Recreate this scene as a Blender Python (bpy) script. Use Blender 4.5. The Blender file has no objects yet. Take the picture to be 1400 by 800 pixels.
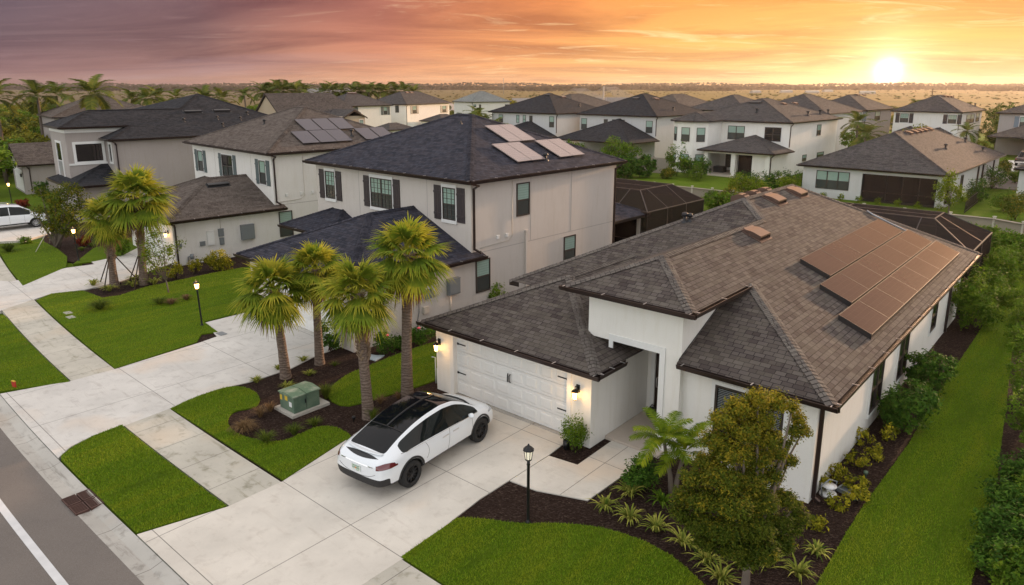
import bpy, bmesh, math, random
import numpy as np
from mathutils import Vector, Matrix
from mathutils.bvhtree import BVHTree

random.seed(7)
rng = np.random.default_rng(11)
scene = bpy.context.scene
COL = scene.collection
rad = math.radians
HAZE = 0.00009

# ------------------------------------------------------------------ camera
# photograph measured at 1400x800: focal length 970 px, optical centre (700,345)
F_PX, CX, CY, CAM_H = 970.0, 700.0, 345.0, 10.0
PITCH = math.atan(228.0 / F_PX)
SC, SS = math.cos(PITCH), math.sin(PITCH)


def ray(px, py):
    x = px - CX
    y = py - CY
    return np.array([x, F_PX * SC - y * SS, -F_PX * SS - y * SC])


def G(px, py, z=0.0):
    """point of the photograph -> world point on the level z"""
    d = ray(px, py)
    t = (z - CAM_H) / d[2]
    return (d[0] * t, d[1] * t, z)


cam_data = bpy.data.cameras.new('camera')
cam = bpy.data.objects.new('camera', cam_data)
COL.objects.link(cam)
scene.camera = cam
cam.location = (0, 0, CAM_H)
cam.rotation_euler = (rad(90) - PITCH, 0, 0)
cam_data.sensor_fit = 'HORIZONTAL'
cam_data.sensor_width = 36.0
cam_data.lens = F_PX / 1400.0 * 36.0
cam_data.shift_y = -(400.0 - CY) / 1400.0
cam_data.clip_start = 0.5
cam_data.clip_end = 20000


class Frame:
    """local frame of a house: a to the right along its front, b into its depth"""

    def __init__(self, o, ang):
        self.o = np.array(o[:2], float)
        self.ang = rad(ang)
        self.a = np.array([math.cos(self.ang), math.sin(self.ang)])
        self.b = np.array([-math.sin(self.ang), math.cos(self.ang)])

    def w(self, a, b, z=0.0):
        q = self.o + a * self.a + b * self.b
        return (q[0], q[1], z)

    def loc(self, P):
        d = np.array(P[:2]) - self.o
        return (float(d @ self.a), float(d @ self.b), float(P[2]))

    def at(self, px, py, z=0.0):
        return self.loc(G(px, py, z))

    def plane(self, px, py, p, n):
        """where the sight line of a photo point meets the local plane (p, n)"""
        d = ray(px, py)
        o = np.array([0, 0, CAM_H])
        n = np.array(n, float)
        p = np.array(p, float)
        g = lambda P: (np.array([(P[:2] - self.o) @ self.a, (P[:2] - self.o) @ self.b, P[2]]) - p) @ n
        g0 = g(o)
        g1 = g(o + d)
        return self.loc(o + d * g0 / (g0 - g1))

    def onA(self, px, py, b):
        return self.plane(px, py, (0, b, 0), (0, 1, 0))

    def onB(self, px, py, a):
        return self.plane(px, py, (a, 0, 0), (1, 0, 0))


# ------------------------------------------------------------------ objects
def tag(o, label=None, cat=None, group=None, kind=None):
    if label: o['label'] = label
    if cat: o['category'] = cat
    if group: o['group'] = group
    if kind: o['kind'] = kind
    return o


def empty(name, loc=(0, 0, 0), rz=0.0, label=None, cat=None, group=None):
    o = bpy.data.objects.new(name, None)
    COL.objects.link(o)
    o.location = loc
    o.rotation_euler = (0, 0, rz)
    o.empty_display_size = 0.3
    return tag(o, label, cat, group)


def copy_tree(o, parent=None):
    c = o.copy()
    COL.objects.link(c)
    if parent is not None:
        c.parent = parent
    for ch in list(o.children):
        copy_tree(ch, c)
    return c


class MB:
    """collects polygons; build() links them as ONE mesh object"""

    def __init__(self):
        self.v = []
        self.f = []
        self.uv = []
        self.mi = []
        self.sm = []

    def face(self, pts, uv=None, mi=0, smooth=False):
        n = len(self.v)
        self.v.extend([tuple(p) for p in pts])
        self.f.append(list(range(n, n + len(pts))))
        if uv is None:
            uv = self.auto_uv(pts)
        self.uv.extend(uv)
        self.mi.append(mi)
        self.sm.append(smooth)

    @staticmethod
    def auto_uv(pts):
        P = [Vector(p) for p in pts]
        n = Vector((0, 0, 0))
        for i in range(len(P)):
            n += P[i].cross(P[(i + 1) % len(P)])
        if n.length < 1e-9:
            return [(0, 0)] * len(P)
        n.normalize()
        if abs(n.z) > 0.999:
            return [(p.x, p.y) for p in P]
        h = Vector((0, 0, 1)).cross(n).normalized()
        s = n.cross(h).normalized()
        return [(p.dot(h), p.dot(s)) for p in P]

    def quadgrid(self, rows, mi=0, smooth=True, closed=False):
        for i in range(len(rows) - 1):
            r0, r1 = rows[i], rows[i + 1]
            m = len(r0)
            for j in range(m if closed else m - 1):
                k = (j + 1) % m
                self.face([r0[j], r0[k], r1[k], r1[j]], mi=mi, smooth=smooth)

    def box(self, x0, x1, y0, y1, z0, z1, mi=0):
        if x0 > x1: x0, x1 = x1, x0
        if y0 > y1: y0, y1 = y1, y0
        if z0 > z1: z0, z1 = z1, z0
        p = [(x0, y0, z0), (x1, y0, z0), (x1, y1, z0), (x0, y1, z0), (x0, y0, z1), (x1, y0, z1), (x1, y1, z1), (x0, y1, z1)]
        for q in ((0, 3, 2, 1), (4, 5, 6, 7), (0, 1, 5, 4), (1, 2, 6, 5), (2, 3, 7, 6), (3, 0, 4, 7)):
            self.face([p[i] for i in q], mi=mi)

    def obox(self, c, hx, hy, hz, rot=None, mi=0):
        """box with half sizes hx,hy,hz about c, turned by the matrix rot"""
        c = Vector(c)
        p = []
        for sz in (-1, 1):
            for sx, sy in ((-1, -1), (1, -1), (1, 1), (-1, 1)):
                q = Vector((sx * hx, sy * hy, sz * hz))
                if rot is not None: q = rot @ q
                p.append(tuple(c + q))
        for q in ((0, 3, 2, 1), (4, 5, 6, 7), (0, 1, 5, 4), (1, 2, 6, 5), (2, 3, 7, 6), (3, 0, 4, 7)):
            self.face([p[i] for i in q], mi=mi)

    def prism(self, pts, z0, z1, mi=0, top_mi=None, bottom=False):
        """pts counter-clockwise seen from above"""
        n = len(pts)
        self.face([(p[0], p[1], z1) for p in pts], mi=mi if top_mi is None else top_mi)
        for i in range(n):
            a, b = pts[i], pts[(i + 1) % n]
            self.face([(a[0], a[1], z0), (b[0], b[1], z0), (b[0], b[1], z1), (a[0], a[1], z1)], mi=mi)
        if bottom:
            self.face([(p[0], p[1], z0) for p in reversed(pts)], mi=mi)

    def tube(self, pts, r, n=8, mi=0, caps=True, smooth=True):
        P = [Vector(p) for p in pts]
        R = r if isinstance(r, (list, tuple)) else [r] * len(P)
        rows = []
        prev = None
        for i, p in enumerate(P):
            d = (P[min(i + 1, len(P) - 1)] - P[max(i - 1, 0)]).normalized()
            if prev is None:
                x = d.orthogonal().normalized()
            else:
                x = (prev - d * prev.dot(d)).normalized()
            prev = x
            y = d.cross(x)
            rows.append([tuple(p + (x * math.cos(2 * math.pi * k / n) + y * math.sin(2 * math.pi * k / n)) * R[i]) for k in range(n)])
        self.quadgrid(rows, mi=mi, smooth=smooth, closed=True)
        if caps:
            self.face(list(reversed(rows[0])), mi=mi)
            self.face(rows[-1], mi=mi)

    def lathe(self, prof, c=(0, 0, 0), n=16, mi=0, smooth=True):
        rows = []
        for r, z in prof:
            rows.append([(c[0] + r * math.cos(2 * math.pi * k / n), c[1] + r * math.sin(2 * math.pi * k / n), c[2] + z) for k in range(n)])
        self.quadgrid(rows, mi=mi, smooth=smooth, closed=True)

    def build(self, name, mats, parent=None, merge=True, bevel=0.0):
        me = bpy.data.meshes.new(name)
        me.from_pydata(self.v, [], self.f)
        uvl = me.uv_layers.new(name='UVMap')
        flat = np.array(self.uv, dtype=np.float32).reshape(-1)
        uvl.data.foreach_set('uv', flat)
        if not isinstance(mats, (list, tuple)): mats = [mats]
        for m in mats: me.materials.append(m)
        me.polygons.foreach_set('material_index', self.mi)
        me.polygons.foreach_set('use_smooth', self.sm)
        if merge:
            bm = bmesh.new()
            bm.from_mesh(me)
            bmesh.ops.remove_doubles(bm, verts=bm.verts, dist=0.0002)
            bm.to_mesh(me)
            bm.free()
        me.update()
        o = bpy.data.objects.new(name, me)
        COL.objects.link(o)
        if parent is not None: o.parent = parent
        if bevel > 0:
            b = o.modifiers.new('bevel', 'BEVEL')
            b.width = bevel
            b.segments = 2
            b.limit_method = 'ANGLE'
        return o


def np_mesh(name, V, Q, mats, parent=None, tint=None, smooth=False, mi=None):
    """V (n,3) floats, Q (m,k) ints; tint (m,) floats per face -> colour attribute"""
    V = np.asarray(V, np.float32)
    Q = np.asarray(Q, np.int32)
    m, k = Q.shape
    me = bpy.data.meshes.new(name)
    me.vertices.add(len(V))
    me.vertices.foreach_set('co', V.reshape(-1))
    me.loops.add(m * k)
    me.loops.foreach_set('vertex_index', Q.reshape(-1))
    me.polygons.add(m)
    me.polygons.foreach_set('loop_start', np.arange(m, dtype=np.int32) * k)
    if smooth: me.polygons.foreach_set('use_smooth', np.ones(m, bool))
    if mi is not None: me.polygons.foreach_set('material_index', np.asarray(mi, np.int32))
    if tint is not None:
        at = me.attributes.new('tint', 'FLOAT', 'FACE')
        at.data.foreach_set('value', np.asarray(tint, np.float32))
    if not isinstance(mats, (list, tuple)): mats = [mats]
    for q in mats: me.materials.append(q)
    me.update(calc_edges=True)
    me.validate()
    o = bpy.data.objects.new(name, me)
    COL.objects.link(o)
    if parent is not None: o.parent = parent
    return o


# ------------------------------------------------------------------ materials
class NT:
    def __init__(self, name):
        self.m = bpy.data.materials.new(name)
        self.m.use_nodes = True
        self.t = self.m.node_tree
        self.b = self.t.nodes['Principled BSDF']

    def n(self, kind, **kw):
        x = self.t.nodes.new(kind)
        for k, v in kw.items():
            if k in x.inputs.keys():
                x.inputs[k].default_value = v
            else:
                setattr(x, k, v)
        return x

    def l(self, a, b):
        self.t.links.new(a, b)

    def ramp(self, fac, stops, interp='LINEAR'):
        r = self.n('ShaderNodeValToRGB')
        r.color_ramp.interpolation = interp
        e = r.color_ramp.elements
        while len(e) < len(stops): e.new(0.5)
        for i, (p, c) in enumerate(stops):
            e[i].position = p
            e[i].color = (*c, 1)
        self.l(fac, r.inputs[0])
        return r.outputs[0]

    def mix(self, f, a, b, mode='MIX'):
        x = self.n('ShaderNodeMix', data_type='RGBA', blend_type=mode)
        for s, v in ((0, f), (6, a), (7, b)):
            if isinstance(v, (int, float)):
                x.inputs[s].default_value = v
            elif isinstance(v, tuple):
                x.inputs[s].default_value = (*v, 1)
            else:
                self.l(v, x.inputs[s])
        return x.outputs[2]

    def noise(self, vec, scale, detail=4, rough=0.55):
        x = self.n('ShaderNodeTexNoise')
        x.inputs['Scale'].default_value = scale
        x.inputs['Detail'].default_value = detail
        x.inputs['Roughness'].default_value = rough
        if vec is not None: self.l(vec, x.inputs['Vector'])
        return x.outputs['Fac']

    def math(self, op, a, b=None):
        x = self.n('ShaderNodeMath', operation=op)
        for i, v in enumerate((a, b)):
            if v is None: continue
            if isinstance(v, (int, float)): x.inputs[i].default_value = v
            else: self.l(v, x.inputs[i])
        return x.outputs[0]

    def bump(self, h, strength=0.3, dist=0.01):
        x = self.n('ShaderNodeBump')
        x.inputs['Strength'].default_value = strength
        x.inputs['Distance'].default_value = dist
        self.l(h, x.inputs['Height'])
        self.l(x.outputs[0], self.b.inputs['Normal'])
        return x

    def coord(self, which='Object'):
        return self.n('ShaderNodeTexCoord').outputs[which]

    def set(self, color=None, rough=None, metal=None, spec=None, coat=None):
        b = self.b.inputs
        if color is not None:
            if isinstance(color, tuple): b['Base Color'].default_value = (*color, 1)
            else: self.l(color, b['Base Color'])
        if rough is not None:
            if isinstance(rough, (int, float)): b['Roughness'].default_value = rough
            else: self.l(rough, b['Roughness'])
        if metal is not None: b['Metallic'].default_value = metal
        if spec is not None: b['Specular IOR Level'].default_value = spec
        if coat is not None:
            b['Coat Weight'].default_value = coat
            b['Coat Roughness'].default_value = 0.04
        return self.m


def lerp3(c, k):
    return tuple(min(1, x * k) for x in c)


def paint(name, c, rough=0.5, metal=0.0, coat=0.0, var=0.12, spec=0.5):
    """painted or metal surface with faint wear"""
    t = NT(name)
    v = t.noise(t.coord(), 3.0, 5)
    col = t.mix(v, lerp3(c, 1 - var), lerp3(c, 1 + var * 0.6))
    return t.set(col, rough, metal, spec, coat)


def shingle(name, dark, light, warm):
    t = NT(name)
    uv = t.coord('UV')
    # wander the courses a little
    b = t.n('ShaderNodeTexBrick')
    b.offset = 0.37
    b.offset_frequency = 2
    b.squash = 0.72
    b.squash_frequency = 3
    for k, v in (('Scale', 1.0), ('Mortar Size', 0.009), ('Mortar Smooth', 0.2), ('Bias', 0.0), ('Brick Width', 0.27), ('Row Height', 0.15)):
        b.inputs[k].default_value = v
    b.inputs['Color1'].default_value = (*dark, 1)
    b.inputs['Color2'].default_value = (*light, 1)
    b.inputs['Mortar'].default_value = (*lerp3(dark, 0.30), 1)
    t.l(uv, b.inputs['Vector'])
    b2 = t.n('ShaderNodeTexBrick')
    b2.offset = 0.5
    b2.offset_frequency = 3
    for k, v in (('Scale', 1.0), ('Mortar Size', 0.0), ('Bias', -0.25), ('Brick Width', 0.43), ('Row Height', 0.15)):
        b2.inputs[k].default_value = v
    b2.inputs['Color1'].default_value = (0, 0, 0, 1)
    b2.inputs['Color2'].default_value = (1, 1, 1, 1)
    t.l(uv, b2.inputs['Vector'])
    c = t.mix(t.math('MULTIPLY', b2.outputs['Color'], 0.5), b.outputs['Color'], warm)
    big = t.noise(uv, 0.35, 3)
    c = t.mix(t.ramp(big, [(0.35, (0, 0, 0)), (0.7, (1, 1, 1))]), lerp3_mix(t, c, 0.86), c)
    fine = t.noise(uv, 60, 3, 0.8)
    c = t.mix(0.35, c, t.mix(fine, (0, 0, 0), (1, 1, 1)), 'OVERLAY')
    h = t.math('ADD', t.math('MULTIPLY', b.outputs['Fac'], -1.0), t.math('MULTIPLY', b2.outputs['Color'], 0.5))
    h = t.math('ADD', h, t.math('MULTIPLY', fine, 0.25))
    t.bump(h, 0.75, 0.012)
    return t.set(c, 0.92, spec=0.15)


def lerp3_mix(t, c, k):
    x = t.n('ShaderNodeMix', data_type='RGBA', blend_type='MULTIPLY')
    x.inputs[0].default_value = 1
    t.l(c, x.inputs[6])
    x.inputs[7].default_value = (k, k, k, 1)
    return x.outputs[2]


def stucco(name, c, var=0.075):
    t = NT(name)
    o = t.coord()
    big = t.noise(o, 0.7, 5, 0.6)
    st = t.n('ShaderNodeMapping')
    st.inputs['Scale'].default_value = (3.0, 3.0, 0.35)
    t.l(o, st.inputs[0])
    streak = t.noise(st.outputs[0], 1.6, 4, 0.7)
    col = t.mix(big, lerp3(c, 1 - var), lerp3(c, 1 + var))
    col = t.mix(t.ramp(streak, [(0.50, (0, 0, 0)), (0.75, (0.5, 0.5, 0.5))]), col, lerp3((c[0], c[1] * 0.97, c[2] * 0.9), 0.86))
    fine = t.noise(o, 38, 4, 0.75)
    t.bump(fine, 0.7, 0.02)
    return t.set(col, 0.88, spec=0.2)


def concrete(name, c, jw=None, jh=None, stain=(0.30, 0.27, 0.22), amount=0.5, off=0.0, tan=(0.72, 0.56, 0.40)):
    t = NT(name)
    uv = t.coord('UV')
    o = t.coord()
    n1 = t.noise(o, 0.55, 6, 0.62)
    n2 = t.noise(o, 2.6, 6, 0.7)
    mp = t.n('ShaderNodeMapping')
    mp.inputs['Scale'].default_value = (0.25, 2.2, 1)
    t.l(uv, mp.inputs[0])
    n3 = t.noise(mp.outputs[0], 1.7, 5, 0.7)
    col = t.mix(t.ramp(n1, [(0.35, (0, 0, 0)), (0.68, (1, 1, 1))]), lerp3(c, 0.87), lerp3(c, 1.07))
    col = t.mix(t.ramp(n2, [(0.53, (0, 0, 0)), (0.78, (amount * 0.75,) * 3)]), col, stain)
    col = t.mix(t.ramp(n3, [(0.56, (0, 0, 0)), (0.74, (min(.9, amount * 0.8),) * 3)]), col, lerp3(stain, 1.2))
    n4 = t.noise(o, 0.33, 3, 0.5)
    col = t.mix(t.ramp(n4, [(0.55, (0, 0, 0)), (0.70, (0.6,) * 3)]), col, tuple(a * b for a, b in zip(c, (1.08, 0.92, 0.78))))
    fine = t.noise(o, 45, 4, 0.8)
    h = fine
    if jw:
        b = t.n('ShaderNodeTexBrick')
        b.offset = off
        b.squash = 1.0
        for k, v in (('Scale', 1.0), ('Mortar Size', 0.011), ('Mortar Smooth', 0.2), ('Bias', 0.0), ('Brick Width', jw), ('Row Height', jh)):
            b.inputs[k].default_value = v
        b.inputs['Color1'].default_value = (0.0, 0, 0, 1)
        b.inputs['Color2'].default_value = (1.0, 1, 1, 1)
        t.l(uv, b.inputs['Vector'])
        tone = t.math('MULTIPLY', b.outputs['Color'], 0.22)
        col = t.mix(tone, col, lerp3_mix(t, col, 0.82))
        col = t.mix(t.math('MULTIPLY', b.outputs['Fac'], 0.75), col, (0.09, 0.08, 0.07))
        h = t.math('SUBTRACT', t.math('MULTIPLY', fine, 0.3), b.outputs['Fac'])
    t.bump(h, 0.3, 0.01)
    return t.set(col, 0.8, spec=0.3)


def leafmat(name, dark, mid, light, trans=0.25, rough=0.5):
    t = NT(name)
    at = t.n('ShaderNodeAttribute', attribute_name='tint')
    col = t.ramp(at.outputs['Fac'], [(0.0, dark), (0.5, mid), (1.0, light)])
    nz = t.noise(t.coord(), 1.3, 3)
    col = t.mix(t.ramp(nz, [(0.35, (0, 0, 0)), (0.7, (0.5, 0.5, 0.5))]), col, lerp3_mix(t, col, 0.72))
    t.set(col, 0.75, spec=0.12)
    out = [n for n in t.t.nodes if n.type == 'OUTPUT_MATERIAL'][0]
    tr = t.n('ShaderNodeBsdfTranslucent')
    t.l(col, tr.inputs[0])
    ms = t.n('ShaderNodeMixShader')
    ms.inputs[0].default_value = trans
    t.l(t.b.outputs[0], ms.inputs[1])
    t.l(tr.outputs[0], ms.inputs[2])
    t.l(ms.outputs[0], out.inputs[0])
    return t.m


def emit(name, c, s):
    t = NT(name)
    t.set((0.9, 0.8, 0.6), 0.4)
    t.b.inputs['Emission Color'].default_value = (*c, 1)
    t.b.inputs['Emission Strength'].default_value = s
    return t.m


def glassmat(name, c, rough=0.06, spec=0.8, var=0.3, scale=0.8):
    t = NT(name)
    n = t.noise(t.coord(), scale, 3)
    col = t.mix(n, lerp3(c, 1 - var), lerp3(c, 1 + var))
    t.set(col, rough, spec=spec)
    t.b.inputs['IOR'].default_value = 1.5
    return t.m

# ------------------------------------------------------------------ shared materials
M = {}
M['trim'] = paint('white_trim', (0.72, 0.72, 0.70), 0.45, var=0.05)
M['bronze'] = paint('bronze_metal', (0.034, 0.024, 0.022), 0.4, 0.3)
M['gutter'] = paint('gutter_bronze', (0.040, 0.026, 0.023), 0.32, 0.45)
M['clip'] = paint('gutter_clip', (0.55, 0.52, 0.5), 0.3, 0.7)
M['frame'] = paint('window_frame_bronze', (0.05, 0.04, 0.035), 0.4, 0.2)
M['glass_up'] = glassmat('glass_with_blind', (0.30, 0.42, 0.36), 0.12, 0.7, 0.15)
M['glass_lo'] = glassmat('glass_with_screen', (0.055, 0.062, 0.058), 0.18, 0.6, 0.3)
M['glass_dark'] = glassmat('glass_dark', (0.02, 0.018, 0.018), 0.07, 0.8)
M['black'] = paint('black_metal', (0.012, 0.012, 0.013), 0.38, 0.3)
M['blackplastic'] = paint('black_plastic', (0.015, 0.015, 0.016), 0.55)
M['rubber'] = paint('rubber', (0.013, 0.013, 0.013), 0.85)
M['grey_box'] = paint('grey_meter_box', (0.20, 0.22, 0.23), 0.45, 0.2)
M['beige_box'] = paint('beige_meter_box', (0.52, 0.47, 0.40), 0.5)
M['red'] = paint('red_plastic', (0.45, 0.03, 0.02), 0.5)
M['vent_sunlit'] = paint('vent_metal', (0.16, 0.105, 0.085), 0.3, 0.6)  # copper tone of the sunset put into the vent colour
M['vent_black'] = paint('vent_black', (0.02, 0.02, 0.022), 0.5, 0.2)
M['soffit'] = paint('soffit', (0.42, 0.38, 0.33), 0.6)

SH_BROWN = shingle('shingle_brown', (0.060, 0.047, 0.044), (0.118, 0.100, 0.090), (0.150, 0.132, 0.104))
SH_CAP = shingle('shingle_cap', (0.120, 0.102, 0.092), (0.165, 0.145, 0.128), (0.170, 0.152, 0.130))
SH_TAUPE = shingle('shingle_taupe', (0.080, 0.062, 0.053), (0.135, 0.110, 0.094), (0.175, 0.148, 0.128))
SH_BLUE = shingle('shingle_slate_blue', (0.020, 0.022, 0.032), (0.048, 0.050, 0.068), (0.075, 0.066, 0.078))
SH_BLACK = shingle('shingle_charcoal', (0.014, 0.015, 0.018), (0.036, 0.038, 0.045), (0.048, 0.046, 0.050))
SH_GREY = shingle('shingle_grey', (0.046, 0.042, 0.042), (0.088, 0.080, 0.080), (0.12, 0.11, 0.10))
SH_SILVER = shingle('shingle_silver', (0.16, 0.175, 0.17), (0.25, 0.265, 0.255), (0.26, 0.27, 0.25))
ST_WHITE = stucco('stucco_white', (0.78, 0.76, 0.71))
ST_WARM = stucco('stucco_warm_white', (0.70, 0.68, 0.64))
ST_GREY = stucco('stucco_pale_grey', (0.56, 0.515, 0.47))
ST_TAUPE = stucco('stucco_taupe', (0.36, 0.325, 0.305))
ST_LIGHT = stucco('stucco_light_grey', (0.55, 0.55, 0.54))
ST_BEIGE = stucco('stucco_beige', (0.47, 0.38, 0.28))
ST_STONE = stucco('stucco_stone', (0.50, 0.48, 0.45))

F1 = Frame(G(806.3, 613.3), -40.7)


def arc(a, off, z=0.0):
    k = min(0.0, a + 7.0)
    b0 = 0.0025 * k * k if k > -45 else 0.0025 * 2025 + 0.225 * (-k - 45)
    return F1.w(a, off + b0, z)


def strip(name, offs, a0, a1, z0, z1, mat, step=1.0, zs=None):
    """a ribbon of ground that follows the curve of the street; uv = metres along / across"""
    mb = MB()
    n = max(1, int(round((a1 - a0) / step)))
    A = [a0 + (a1 - a0) * i / n for i in range(n + 1)]
    for i in range(n):
        for j in range(len(offs) - 1):
            o0, o1 = offs[j], offs[j + 1]
            q0, q1 = (zs[j], zs[j + 1]) if zs else (z1, z1)
            mb.face([arc(A[i], o0, q0), arc(A[i + 1], o0, q0), arc(A[i + 1], o1, q1), arc(A[i], o1, q1)],
                    uv=[(A[i], o0), (A[i + 1], o0), (A[i + 1], o1), (A[i], o1)])
        for o, fl in ((offs[0], 0), (offs[-1], 1)):
            q = (zs[0] if fl == 0 else zs[-1]) if zs else z1
            p = [arc(A[i], o, z0), arc(A[i + 1], o, z0), arc(A[i + 1], o, q), arc(A[i], o, q)]
            if fl: p.reverse()
            mb.face(p)
    return mb, name, mat


def ground_obj(x):
    mb, name, mat = x
    return tag(mb.build(name, mat), kind='structure')


def slab(name, pts, z0, z1, mat, uvframe=None):
    """flat piece of ground from world points (any winding)"""
    P = [(p[0], p[1]) for p in pts]
    ar = sum(P[i][0] * P[(i + 1) % len(P)][1] - P[(i + 1) % len(P)][0] * P[i][1] for i in range(len(P)))
    if ar < 0: P.reverse()
    mb = MB()
    uv = None
    if uvframe is not None:
        uv = [uvframe.loc((p[0], p[1], 0))[:2] for p in P]
    mb.face([(p[0], p[1], z1) for p in P], uv=uv)
    for i in range(len(P)):
        a, b = P[i], P[(i + 1) % len(P)]
        mb.face([(a[0], a[1], z0), (b[0], b[1], z0), (b[0], b[1], z1), (a[0], a[1], z1)])
    return tag(mb.build(name, mat), kind='structure')


def smooth_poly(P, it=2, keep=()):
    """round the corners of a closed outline except the indices in keep"""
    pts = [(np.array(p[:2], float), i in keep) for i, p in enumerate(P)]
    for _ in range(it):
        out = []
        n = len(pts)
        for i in range(n):
            p, k = pts[i]
            if k:
                out.append((p, True))
                continue
            a = pts[i - 1][0]
            b = pts[(i + 1) % n][0]
            out.append((p * 0.75 + a * 0.25, False))
            out.append((p * 0.75 + b * 0.25, False))
        pts = out
    return [tuple(p) for p, _ in pts]


# asphalt
t = NT('asphalt')
o = t.coord()
c = t.mix(t.ramp(t.noise(o, 0.25, 5), [(0.35, (0, 0, 0)), (0.7, (1, 1, 1))]), (0.115, 0.100, 0.088), (0.160, 0.138, 0.120))
c = t.mix(t.ramp(t.noise(o, 90, 3, 0.8), [(0.45, (0, 0, 0)), (0.75, (0.7, 0.7, 0.7))]), c, (0.30, 0.27, 0.25))
c = t.mix(t.ramp(t.noise(o, 1.1, 6, 0.7), [(0.58, (0, 0, 0)), (0.75, (0.35, 0.35, 0.35))]), c, (0.09, 0.08, 0.08))
t.bump(t.noise(o, 110, 3, 0.8), 0.5, 0.008)
M['asphalt'] = t.set(c, 0.85, spec=0.3)
M['roadpaint'] = paint('road_paint', (0.62, 0.62, 0.62), 0.7, var=0.25)
M['conc'] = concrete('concrete_driveway', (0.63, 0.585, 0.515), 2.95, 3.1, (0.34, 0.29, 0.24), 0.6)
M['conc2'] = concrete('concrete_driveway_cool', (0.60, 0.575, 0.535), 3.0, 3.3, (0.28, 0.25, 0.22), 0.8)
M['walk'] = concrete('concrete_sidewalk', (0.50, 0.47, 0.40), 1.52, 5.0, (0.19, 0.175, 0.115), 1.3)
M['gutterc'] = concrete('concrete_gutter', (0.44, 0.42, 0.38), 2.1, 5.0, (0.14, 0.125, 0.105), 1.1)
M['porch'] = concrete('porch_floor', (0.50, 0.43, 0.36), None, None, (0.38, 0.33, 0.28), 0.3)
M['pad'] = concrete('concrete_pad', (0.42, 0.40, 0.36), None, None, (0.2, 0.2, 0.15), 0.6)

t = NT('grass_ground')
o = t.coord()
c = t.mix(t.ramp(t.noise(o, 0.6, 6, 0.65), [(0.3, (0, 0, 0)), (0.7, (1, 1, 1))]), (0.075, 0.135, 0.005), (0.125, 0.180, 0.008))
c = t.mix(t.ramp(t.noise(o, 14, 5, 0.8), [(0.4, (0, 0, 0)), (0.7, (0.8, 0.8, 0.8))]), c, (0.055, 0.095, 0.005))
c = t.mix(t.ramp(t.noise(o, 1.7, 4, 0.6), [(0.66, (0, 0, 0)), (0.8, (0.5, 0.5, 0.5))]), c, (0.14, 0.11, 0.03))
t.bump(t.noise(o, 25, 5, 0.8), 1.0, 0.05)
M['lawn'] = t.set(c, 0.95, spec=0.1)

t = NT('mulch')
o = t.coord()
v = t.n('ShaderNodeTexVoronoi')
v.inputs['Scale'].default_value = 22
v.inputs['Randomness'].default_value = 1
mp = t.n('ShaderNodeMapping')
mp.inputs['Scale'].default_value = (1, 2.3, 1)
mp.inputs['Rotation'].default_value = (0, 0, 0.7)
t.l(o, mp.inputs[0])
t.l(mp.outputs[0], v.inputs['Vector'])
sep = t.n('ShaderNodeSeparateColor')
t.l(v.outputs['Color'], sep.inputs[0])
c = t.ramp(sep.outputs[0], [(0.0, (0.020, 0.011, 0.009)), (0.55, (0.050, 0.029, 0.022)), (0.85, (0.075, 0.046, 0.035)), (1.0, (0.15, 0.105, 0.08))])
c = t.mix(t.ramp(t.noise(o, 1.2, 5), [(0.35, (0, 0, 0)), (0.7, (0.6, 0.6, 0.6))]), c, (0.03, 0.017, 0.013))
t.bump(t.math('ADD', v.outputs['Distance'], t.noise(o, 30, 4, 0.8)), 1.0, 0.06)
M['mulch'] = t.set(c, 0.95, spec=0.1)

# the far plain: pasture, bare sandy building land, ponds of green
t = NT('plain')
o = t.coord()
mp = t.n('ShaderNodeMapping')
mp.inputs['Scale'].default_value = (0.35, 1.0, 1)
t.l(o, mp.inputs[0])
n1 = t.noise(mp.outputs[0], 0.006, 6, 0.6)
sx_ = t.n('ShaderNodeSeparateXYZ')
t.l(o, sx_.inputs[0])
mr_ = t.n('ShaderNodeMapRange')
mr_.inputs['From Min'].default_value = -250
mr_.inputs['From Max'].default_value = 130
t.l(sx_.outputs[0], mr_.inputs['Value'])
n2 = t.noise(mp.outputs[0], 0.03, 5, 0.65)
n3 = t.noise(o, 0.4, 4, 0.7)
c = t.mix(t.ramp(n1, [(0.4, (0, 0, 0)), (0.62, (1, 1, 1))]), (0.22, 0.150, 0.052), (0.165, 0.130, 0.042))
c = t.mix(t.ramp(n2, [(0.5, (0, 0, 0)), (0.68, (0.75, 0.75, 0.75))]), c, (0.11, 0.11, 0.035))
c = t.mix(t.ramp(n3, [(0.45, (0, 0, 0)), (0.7, (0.4, 0.4, 0.4))]), c, (0.12, 0.09, 0.04))
c = t.mix(mr_.outputs[0], t.mix(n2, (0.10, 0.085, 0.05), (0.17, 0.13, 0.075)), c)
M['plain'] = t.set(c, 0.95, spec=0.05)
t = NT('sand')
o = t.coord()
c = t.mix(t.noise(o, 0.05, 5, 0.7), (0.30, 0.25, 0.21), (0.50, 0.43, 0.37))
c = t.mix(t.ramp(t.noise(o, 0.15, 5, 0.7), [(0.55, (0, 0, 0)), (0.65, (0.7, 0.7, 0.7))]), c, (0.13, 0.13, 0.05))
M['sand'] = t.set(c, 0.95, spec=0.05)

# ------------------------------------------------------------------ the ground
mb = MB()
mb.face([(-9000, -3000, -0.30), (9000, -3000, -0.30), (9000, 9000, -0.30), (-9000, 9000, -0.30)])
tag(mb.build('ground', M['plain']), kind='structure')

mb = MB()
hood = [(-150, -60), (60, -60), (110, 20), (125, 125), (95, 165), (30, 185), (-20, 205), (-60, 190), (-95, 150), (-160, 110)]
mb.face([(x, y, -0.12) for x, y in hood])
tag(mb.build('neighbourhood_lawn', M['lawn']), kind='structure')

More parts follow.
